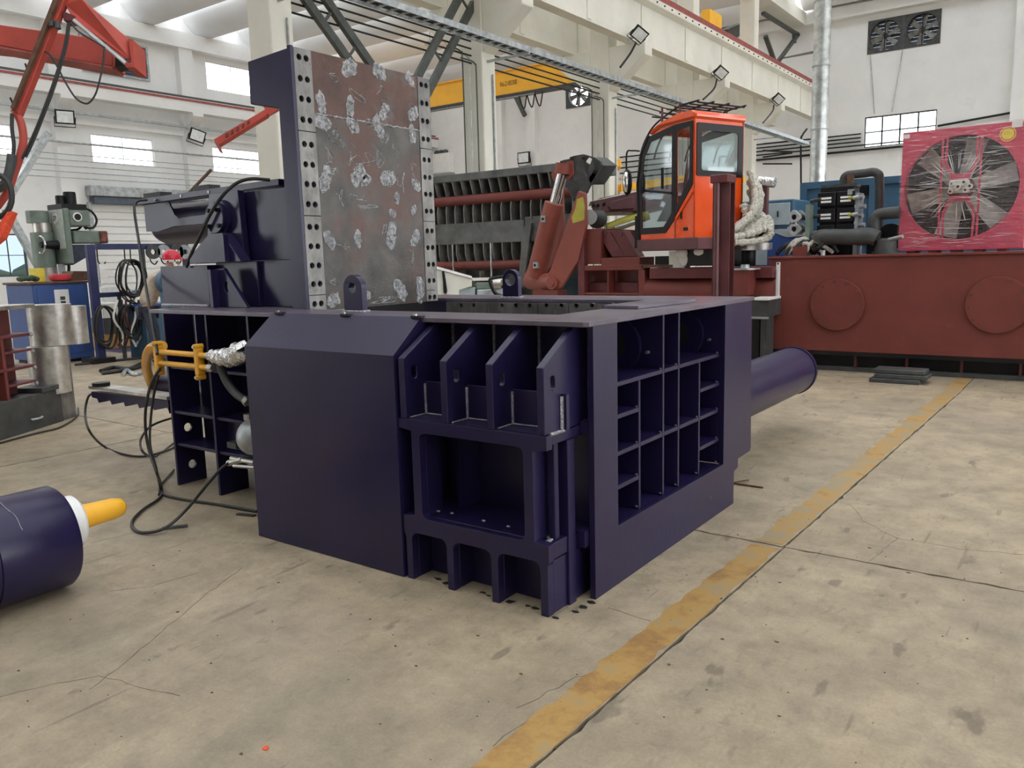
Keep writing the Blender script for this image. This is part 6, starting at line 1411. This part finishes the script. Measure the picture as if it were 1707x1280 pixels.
# cabinets and clutter behind the rack
v0, v1 = at(240, 508, 'X', -13.6), at(278, 600, 'X', -13.6)
wc = thing('blue_cabinet', (-13.9, v0.y + .3, 0), 'dark blue cabinet half hidden behind the baler', 'cabinet')
MB().box(-14.2, -13.6, v0.y, v1.y + .4, .0, v0.z - .03).build('body', 'blue_box', wc, bevel=.01); MB().box(-14.25, -13.57, v0.y - .15, v1.y + .4, v0.z - .03, v0.z + .01).build('top', 'blue', wc)
for k, (x0_, x1_, y0_, y1_, m_, lab, cat) in enumerate(((172, 200, 557, 583, 'wood', 'orange wooden crate on the floor behind the rack post', 'crate'), (203, 240, 553, 575, 'wood', 'orange wooden crate beside the blue cabinet under the cables', 'crate'), (170, 205, 506, 530, 'pale', 'white basin on the low shelf behind the rack', 'basin'), (172, 240, 530, 553, 'dark_grey', 'dark low shelf unit behind the hanging hoses', 'shelf'))):
    u0, u1 = at(x0_, y0_, 'X', -16.2), at(x1_, y1_, 'X', -16.2)
    g_ = MB().box(-16.7, -16.2, u0.y, u1.y, u1.z, u0.z)
    tag(g_.build('crate' if cat == 'crate' else 'storage_shelf' if cat == 'shelf' else 'basin', m_, bevel=.01), lab, cat)
u0, u1 = at(168, 480, 'X', -17), at(200, 506, 'X', -17)
tag(MB().box(-17.3, -17, u0.y, u1.y, 0, u0.z).build('plastic_crate', 'lamp_glass'), 'pale blue translucent plastic boxes behind the rack', 'box')
v0, v1 = at(165, 584, 'X', -16), at(240, 586, 'X', -16)
tag(MB().box(-16.9, -15.2, v0.y, v1.y + .6, 0.001, at(200, 583, 'X', -16.2).z - .002).build('low_pallet', 'blue_dk'), 'low dark pallet under the wooden crates', 'pallet')

# ---- worker in a red helmet
PX_ = -12.6
hd_ = at(283, 432, 'X', PX_); gx, gy_ = PX_, hd_.y
per = thing('person', (gx, gy_, 0), 'person in red safety helmet and beige jacket working behind the baler', 'person')
def skin_mesh(name, verts, edges, radii, m, parent, root=0):
    me = bpy.data.meshes.new(name); me.from_pydata(verts, edges, []); me.materials.append(MATS[m])
    o = bpy.data.objects.new(name, me); COL.objects.link(o); o.parent = parent; o.matrix_parent_inverse = PMI[parent.name]; PMI[o.name] = Matrix.Identity(4)
    sk = o.modifiers.new('skin', 'SKIN'); sk.use_smooth_shade = True
    for i, r in enumerate(radii): me.skin_vertices[0].data[i].radius = r if isinstance(r, tuple) else (r, r)
    me.skin_vertices[0].data[root].use_root = True
    su = o.modifiers.new('sub', 'SUBSURF'); su.levels = 1; su.render_levels = 2
    return o
hz = hd_.z - .02
fdir = Vector((.35, .9, 0)).normalized(); sdir = Vector((fdir.y, -fdir.x, 0))
def B(f, s, z): q = Vector((gx, gy_, 0)) + fdir * f + sdir * s; return (q.x, q.y, z)
s_ = hz / 1.70
V = [B(-.42, 0, .95 * s_), B(-.38, 0, 1.12 * s_), B(-.27, 0, 1.32 * s_), B(-.16, 0, 1.45 * s_), B(-.06, 0, 1.54 * s_), B(.03, 0, 1.66 * s_),
     B(-.20, .20, 1.42 * s_), B(-.16, .27, 1.16 * s_), B(.10, .22, 1.06 * s_), B(-.20, -.20, 1.42 * s_), B(-.16, -.27, 1.16 * s_), B(.10, -.22, 1.06 * s_),
     B(-.42, .10, .88 * s_), B(-.34, .12, .50 * s_), B(-.40, .12, .09), B(-.24, .14, .05), B(-.42, -.10, .88 * s_), B(-.34, -.12, .50 * s_), B(-.40, -.12, .09), B(-.24, -.14, .05), B(.18, .20, 1.06 * s_), B(.18, -.20, 1.06 * s_)]
Ed = [(0, 1), (1, 2), (2, 3), (3, 4), (4, 5), (3, 6), (6, 7), (7, 8), (3, 9), (9, 10), (10, 11), (0, 12), (12, 13), (13, 14), (14, 15), (0, 16), (16, 17), (17, 18), (18, 19), (8, 20), (11, 21)]
Rd = [(.13, .11), (.13, .11), (.15, .11), (.11, .09), .055, .09, .065, .05, .038, .065, .05, .038, .085, .06, .045, .04, .085, .06, .045, .04, .035, .035]
body = skin_mesh('body', V, Ed, Rd, 'skin', per)
jk = skin_mesh('jacket', V[:4] + [B(-.09, 0, 1.50 * s_)] + V[6:12], [(0, 1), (1, 2), (2, 3), (3, 4), (3, 5), (5, 6), (6, 7), (3, 8), (8, 9), (9, 10)], [(.17, .15), (.175, .15), (.19, .15), (.15, .12), .085, .10, .085, .06, .10, .085, .06], 'beige', per)
tr_ = skin_mesh('trousers', [V[0], V[12], V[13], V[14], V[16], V[17], V[18]], [(0, 1), (1, 2), (2, 3), (0, 4), (4, 5), (5, 6)], [(.16, .13), .105, .08, .07, .105, .08, .07], 'cloth_dk', per)
hc = Vector(B(.03, 0, hz + .045))
hm = MB().ball(hc, .135, .15, .14, 20, 10, -.25, 1.0).build('helmet', 'helmet', per, smooth=True)
MB().slab([hc + fdir * .10 + sdir * .11 + Vector((0, 0, -.03)), hc + fdir * .21 + sdir * .07 + Vector((0, 0, -.045)), hc + fdir * .21 - sdir * .07 + Vector((0, 0, -.045)), hc + fdir * .10 - sdir * .11 + Vector((0, 0, -.03))], (0, 0, .012)).build('helmet_peak', 'helmet', hm)
MB().tube([hc + fdir * .1 + sdir * .10 - Vector((0, 0, .03)), hc + sdir * .11 - Vector((0, 0, .10)), hc - Vector((0, 0, .2)) + fdir * .04], .008, 5).build('chin_strap', 'white_paint', hm)
fce = Vector(B(.03, 0, hz - .05))
MB().ball(fce + fdir * .10 + Vector((0, 0, -.0)), .018, .02, .03, 8, 6).build('nose', 'skin', body, smooth=True)
for s in (-1, 1):
    MB().ball(fce + fdir * .085 + sdir * (.035 * s) + Vector((0, 0, .03)), .011, None, None, 8, 6).build('eye', 'ink', body, smooth=True)
    MB().ball(fce + sdir * (.088 * s), .014, .02, .032, 8, 6).build('ear', 'skin', body, smooth=True)
MB().ball(fce + fdir * .095 + Vector((0, 0, -.045)), .012, .025, .008, 8, 5).build('mouth', 'red_dark', body, smooth=True)
for s, iw in ((1, 20), (-1, 21)):
    w0 = Vector(V[iw])
    for k in range(4): MB().tube(catmull([w0 + sdir * (.012 * (k - 1.5)) + fdir * .02, w0 + sdir * (.016 * (k - 1.5)) + fdir * (.075 + .01 * (k in (1, 2))), w0 + sdir * (.016 * (k - 1.5)) + fdir * (.10 + .012 * (k in (1, 2))) - Vector((0, 0, .03)), w0 + sdir * (.015 * (k - 1.5)) + fdir * .085 - Vector((0, 0, .055))], 3), [.010] * 9 + [.007], 8).build('finger', 'skin', body, smooth=True)
    MB().tube(catmull([w0 - sdir * (.03 * s) + fdir * .0, w0 - sdir * (.05 * s) + fdir * .04, w0 - sdir * (.045 * s) + fdir * .07 - Vector((0, 0, .02))], 3), .011, 8).build('thumb', 'skin', body, smooth=True)
for s in (-1, 1): MB().ball(B(-.28, .13 * s, .055), .075, .13, .055, 12, 8).build('shoe', 'black', per, smooth=True)
# grinding wheel machine by the worker
v = at(274, 470, 'X', -12.2); gw = thing('bench_grinder', (-12.2, v.y, 0), 'round teal machine guard in front of the worker jacket', 'grinder')
MB().cyl((-12.25, v.y + .05, v.z), (-12.1, v.y + .05, v.z), .19, 28).build('wheel_guard', 'blue_box', gw, smooth=True); MB().cyl((-12.10, v.y + .05, v.z), (-12.09, v.y + .05, v.z), .16, 28).build('guard_face', 'teal_dk', gw); MB().box(-12.28, -12.08, v.y - .05, v.y + .15, 0, v.z - .15).build('pedestal', 'blue_box', gw)

# ---- red folding jib with cables at the upper left
jb = thing('welding_jib', tuple(atd(-20, 330, 9.0)), 'red folding jib boom with cable trolley reaching in at the upper corner', 'jib crane')
dj = 9.3
MB().slab([atd(-60, 36, dj), atd(0, 41, dj), atd(150, 62, dj), atd(188, 78, dj), atd(188, 111, dj), atd(100, 96, dj), atd(0, 76, dj), atd(-60, 70, dj)], FW * .22).build('rear_boom', 'red_jib', jb, bevel=.01)
MB().slab([atd(-60, 70, dj - .02), atd(0, 77, dj - .02), atd(188, 111, dj - .02), atd(187, 114, dj - .02), atd(0, 80, dj - .02), atd(-60, 74, dj - .02)], FW * .26).build('boom_flange', 'rail_red', jb)
MB().slab([atd(188, 78, dj - .01), atd(192, 80, dj - .01), atd(192, 112, dj - .01), atd(188, 111, dj - .01)], FW * .24).build('boom_end', 'red_jib', jb)
d2 = 8.6
MB().slab([atd(112, -30, d2), atd(136, -2, d2), atd(216, 66, d2 + .3), atd(222, 105, d2 + .3), atd(122, 31, d2), atd(108, 8, d2)], FW * .16).build('front_boom', 'red_jib', jb, bevel=.008)
MB().slab([atd(214, 64, d2 + .25), atd(221, 66, d2 + .25), atd(224, 112, d2 + .25), atd(210, 112, d2 + .25), atd(208, 104, d2 + .25), atd(219, 104, d2 + .25)], FW * .3).build('boom_stop', 'red_jib', jb)
MB().bar(atd(122, 33, d2 - .02), atd(210, 106, d2 + .28), .05, .03).build('trolley_rail', 'galv', jb)
MB().slab([atd(104, 18, d2), atd(124, 26, d2), atd(124, 34, d2), atd(106, 34, d2)], FW * .14).build('pivot_block', 'red_dark', jb)
MB().slab([atd(192, 90, dj - .1), atd(206, 100, dj - .1), atd(206, 108, dj - .1), atd(192, 112, dj - .1)], FW * .15).build('trolley', 'black', jb)
MB().slab([atd(96, -6, d2 - .05), atd(109, -6, d2 - .05), atd(30, 190, d2 - .05), atd(19, 182, d2 - .05)], FW * .10).build('stay_arm', 'red_jib', jb, bevel=.006)
MB().slab([atd(90, -6, d2 - .10), atd(98, -6, d2 - .10), atd(22, 181, d2 - .10), atd(17, 180, d2 - .10)], FW * .12).build('stay_flange', 'brown', jb)
MB().tube(catmull([atd(24, 184, d2), atd(35, 205, d2), atd(39, 232, d2), atd(34, 258, d2), atd(25, 285, d2), atd(12, 320, d2), atd(-5, 345, d2)], 6), .04, 10).build('curved_pipe', 'red_jib', jb, smooth=True)
MB().slab([atd(12, 353, d2 - .3), atd(20, 352, d2 - .3), atd(2, 395, d2 - .3), atd(-10, 405, d2 - .3), atd(-10, 385, d2 - .3)], FW * .1).build('mast_plate', 'flame', jb)
mv = atd(-75, 300, 10.3); MB().box(mv.x - .12, mv.x + .12, mv.y - .12, mv.y + .12, 0, 4.6).build('mast', 'red_jib', jb)
MB().bar(atd(-58, 54, dj + .1), Vector((mv.x, mv.y, 4.4)), .2, .2).build('boom_root', 'red_jib', jb)
for q in ((95, 36, 97, 48), (86, 36, 86, 44)): MB().cyl(atd(q[0], q[1], d2 - .1), atd(q[2], q[3], d2 - .1), .03, 8).build('clevis_pin', 'dark_grey', jb)
for i, (pts, r) in enumerate((([(114, 38), (109, 70), (100, 105), (85, 150), (68, 195), (50, 238), (37, 265)], .014), ([(116, 38), (112, 70), (103, 105), (89, 150), (72, 195), (56, 235), (43, 262)], .013), ([(118, 38), (128, 50), (142, 60), (160, 70), (172, 78)], .009), ([(174, 78), (172, 105), (167, 130), (160, 155), (150, 170), (140, 172), (125, 162), (108, 135), (95, 110), (84, 92), (75, 86)], .010), ([(20, 190), (20, 215), (23, 240), (22, 258)], .02))):
    MB().tube(catmull([atd(x, y, d2 - .06) for x, y in pts], 5), r, 8).build('jib_cable', 'rubber', jb, smooth=True)
MB().tube(catmull([atd(20, 258, d2 - .1), atd(17, 280, d2 - .1), atd(9, 305, d2 - .1), atd(-5, 315, d2 - .1)], 5), .05, 8).build('cable_sleeve', 'dark_grey', jb, smooth=True)
coilc = atd(-6, 327, d2 - .25)
MB().tube([coilc + RT * (.16 * math.cos(t)) - DN * (.22 * math.sin(t)) for t in [2 * PI * i / 24 for i in range(24)]], .03, 8, closed=True).build('cable_reel', 'rubber', jb, smooth=True)
for q in ((42, 106, 45, 115), (17, 163, 21, 172)): MB().tube([atd(q[0], q[1], d2 - .08), atd(q[2], q[3], d2 - .08)], .01, 5).build('guide_pin', 'black', jb)
# second red boom tip hanging behind the lid hood
sj = thing('red_boom_tip', tuple(atd(362, 240, 12)), 'slim red boom with bolt plates pointing down left of the lid hood', 'jib arm')
MB().slab([atd(356, 232, 12), atd(445, 180, 12), atd(445, 192, 12), atd(362, 243, 12)], FW * .12).build('boom', 'red_jib', sj, bevel=.006)
mv = atd(490, 160, 12.1); MB().box(mv.x - .1, mv.x + .1, mv.y - .1, mv.y + .1, 0, mv.z + .1).build('mast', 'red_jib', sj); MB().bar(atd(444, 186, 12.06), mv, .12, .14).build('boom_root', 'red_jib', sj)
MB().slab([atd(357, 236, 11.98), atd(361, 234, 11.98), atd(368, 252, 11.98), atd(366, 253, 11.98)], FW * .1).build('hook_bar', 'rail_red', sj)
for k in range(5): q = (378 + 9 * k, 225 - 5.2 * k); MB().slab([atd(q[0] - 2, q[1] - 2, 11.985), atd(q[0] + 2, q[1] - 4, 11.985), atd(q[0] + 2, q[1] + 2, 11.985), atd(q[0] - 2, q[1] + 4, 11.985)], FW * .014).build('bolt_plate', 'red_dark', sj)

# ---- hoses and cables
def hose(pts, r, label, m='rubber', n=10, name='hydraulic_hose'):
    return tag(MB().tube(catmull(pts, 8), r * (.66 if r < .02 else 1), n).build(name, m, smooth=True), label, 'hose')
Fz = lambda x, y, r=.014: at(x, y, 'Z', r)
Yh = lambda x, y, Y: at(x, y, 'Y', Y)
hose([Yh(246, 333, 3.62), Yh(228, 336, 3.55), Yh(224, 350, 3.5), Yh(231, 400, 3.45), Yh(242, 470, 3.3), Yh(252, 530, 3.1), Yh(260, 572, 3.0), Yh(262, 590, 2.9)], .016, 'black hose dropping from the lid guard down to the yellow pipe block', name='drop_hose')
hose([Yh(450, 300, 3.58), Yh(420, 298, 3.5), Yh(395, 305, 3.45), Yh(372, 325, 3.38), Yh(350, 358, 3.36), Yh(330, 400, 3.36), Yh(318, 425, 3.36), Yh(311, 445, 3.38)], .018, 'black hose arching across the trunnion bracket', name='arching_hose')
hose([Yh(267, 614, 2.95), Yh(252, 640, 2.92), Yh(243, 680, 2.9), Yh(243, 720, 2.9), Yh(250, 756, 2.9), Yh(262, 790, 2.85), Fz(269, 812), Fz(266, 830), Fz(240, 848), Fz(222, 866), Fz(222, 880), Fz(240, 888), Yh(275, 880, 2.55) * 1, Yh(310, 850, 2.7), Yh(345, 808, 2.95), Yh(370, 780, 3.1), Yh(388, 768, 3.15)], .015, 'long black hose looping from the yellow pipes over the floor to the pump fitting')
hose([Yh(268, 612, 3.0), Yh(258, 650, 3.0), Yh(252, 690, 3.0), Yh(250, 740, 2.95), Yh(260, 780, 2.9), Fz(268, 815), Fz(275, 825), Fz(310, 833), Fz(360, 840), Fz(400, 847), Fz(428, 852)], .013, 'thin black hose running along the floor to under the guard cover', name='floor_hose')
hose([Yh(158, 655, 3.4), Yh(147, 662, 3.4), Yh(142, 690, 3.35), Yh(150, 720, 3.2), Fz(175, 745), Fz(210, 758), Fz(245, 760), Fz(285, 748), Fz(293, 742)], .015, 'black cable hanging from the toothed guide rack and curling on the floor', name='rack_cable')
hose([Yh(286, 697, 3.5), Yh(262, 705, 3.3), Yh(246, 715, 3.2), Yh(234, 735, 3.1), Yh(240, 755, 3.0), Fz(260, 760), Fz(290, 738)], .013, 'black hose looping close beside the left end rib', name='loop_hose')
hose([Fz(290, 783), Fz(275, 800), Fz(268, 808), Fz(265, 825)], .012, 'short black hose end by the left leg of the baler', name='hose_end')
hose([Fz(0, 738), Fz(60, 722), Fz(100, 712), Fz(128, 694), Fz(130, 680)], .014, 'black cable on the floor along the red press frame', name='floor_cable')
for k, pts in enumerate(([(168, 618), (190, 612), (215, 614), (235, 606)], [(170, 622), (200, 618), (230, 612), (244, 604)], [(205, 624), (212, 617), (225, 624), (243, 616)])):
    hose([Fz(*p, .03) for p in pts], .03, '%s hose in the small heap on the floor near the blue cabinet' % ('upper black', 'lower black', 'grey bent')[k], ('rubber', 'rubber', 'galv')[k], name='scrap_hose')
hose([Fz(125, 608, .02), Fz(180, 602, .02), Fz(230, 597, .02), Fz(262, 594, .02)], .025, 'dark cable stretched along the floor past the rack foot', name='floor_cable')
# small things lying on the floor
p = Fz(270, 883, 0); q = Fz(313, 878, 0); tag(MB().bar((p.x, p.y, .008), (q.x, q.y, .008), .03, .014).build('flat_bar', 'dark_grey'), 'short dark flat bar on the floor under the looping hose', 'steel bar')
p = Fz(1222, 807, 0); q = Fz(1272, 814, 0); tag(MB().bar((p.x, p.y, .006), (q.x, q.y, .006), .015, .01).build('steel_rod', 'brown'), 'longer thin rod on the floor beside the side panel', 'rod')
p = Fz(1225, 808, 0); q = Fz(1248, 804, 0); tag(MB().bar((p.x, p.y, .017), (q.x, q.y, .017), .012, .01).build('steel_rod', 'brown'), 'shorter thin rod lying across the longer one beside the side panel', 'rod')
p = Fz(396, 858, 0); q = Fz(425, 861, 0); tag(MB().bar((p.x, p.y, .006), (q.x, q.y, .006), .03, .01).build('flat_bar', 'dark_grey'), 'dark scrap strip on the floor left of the guard cover', 'steel bar')
def chip(px, py, r, m, name, label, cat, h=.004):
    c = Fz(px, py, 0); n = 9; o = [(c.x + r * random.uniform(.6, 1.2) * math.cos(t), c.y + r * random.uniform(.5, 1.1) * math.sin(t)) for t in [2 * PI * i / n for i in range(n)]]
    return tag(MB().plate(o, [], 'Z', .0005, h).build(name, m), label, cat)
chip(443, 1248, .016, 'flame', 'red_chip', 'bright red paint flake on the bare floor', 'flake')
debris = thing('floor_debris', (-2.2, 2.4, 0), 'small dark specks of swarf scattered over the concrete', 'debris', None, 'stuff')
mb = MB()
for k in range(130):
    while True:
        x, y = random.uniform(-4.2, -.3), random.uniform(1.0, 5.0)
        if not (-4.0 < x < -1.8 and y > 2.8) and not (x < -3.9 and y < 2.1): break
    r = random.choice((.002, .003, .003, .004, .006, .008)); n = 6
    mb.plate([(x + r * random.uniform(.5, 1.6) * math.cos(t), y + r * random.uniform(.5, 1.1) * math.sin(t)) for t in [2 * PI * i / n for i in range(n)]], [], 'Z', .0004, .0025)
mb.build('swarf', 'brown', debris)['kind'] = 'stuff'
mb = MB()
for i, (px, py) in enumerate(((730, 965), (745, 972), (805, 988), (815, 993), (850, 1003), (880, 1010), (893, 1014), (960, 1020), (972, 1012), (985, 1004), (925, 1030))):
    c = Fz(px, py, 0); r = random.uniform(.012, .03)
    mb.plate([(c.x + r * random.uniform(.5, 1.5) * math.cos(t), c.y + r * .7 * random.uniform(.5, 1.2) * math.sin(t)) for t in [2 * PI * k / 8 for k in range(8)]], [], 'Z', .0004, .003)
mb.build('paint_drips', 'ink', debris)['kind'] = 'stuff'
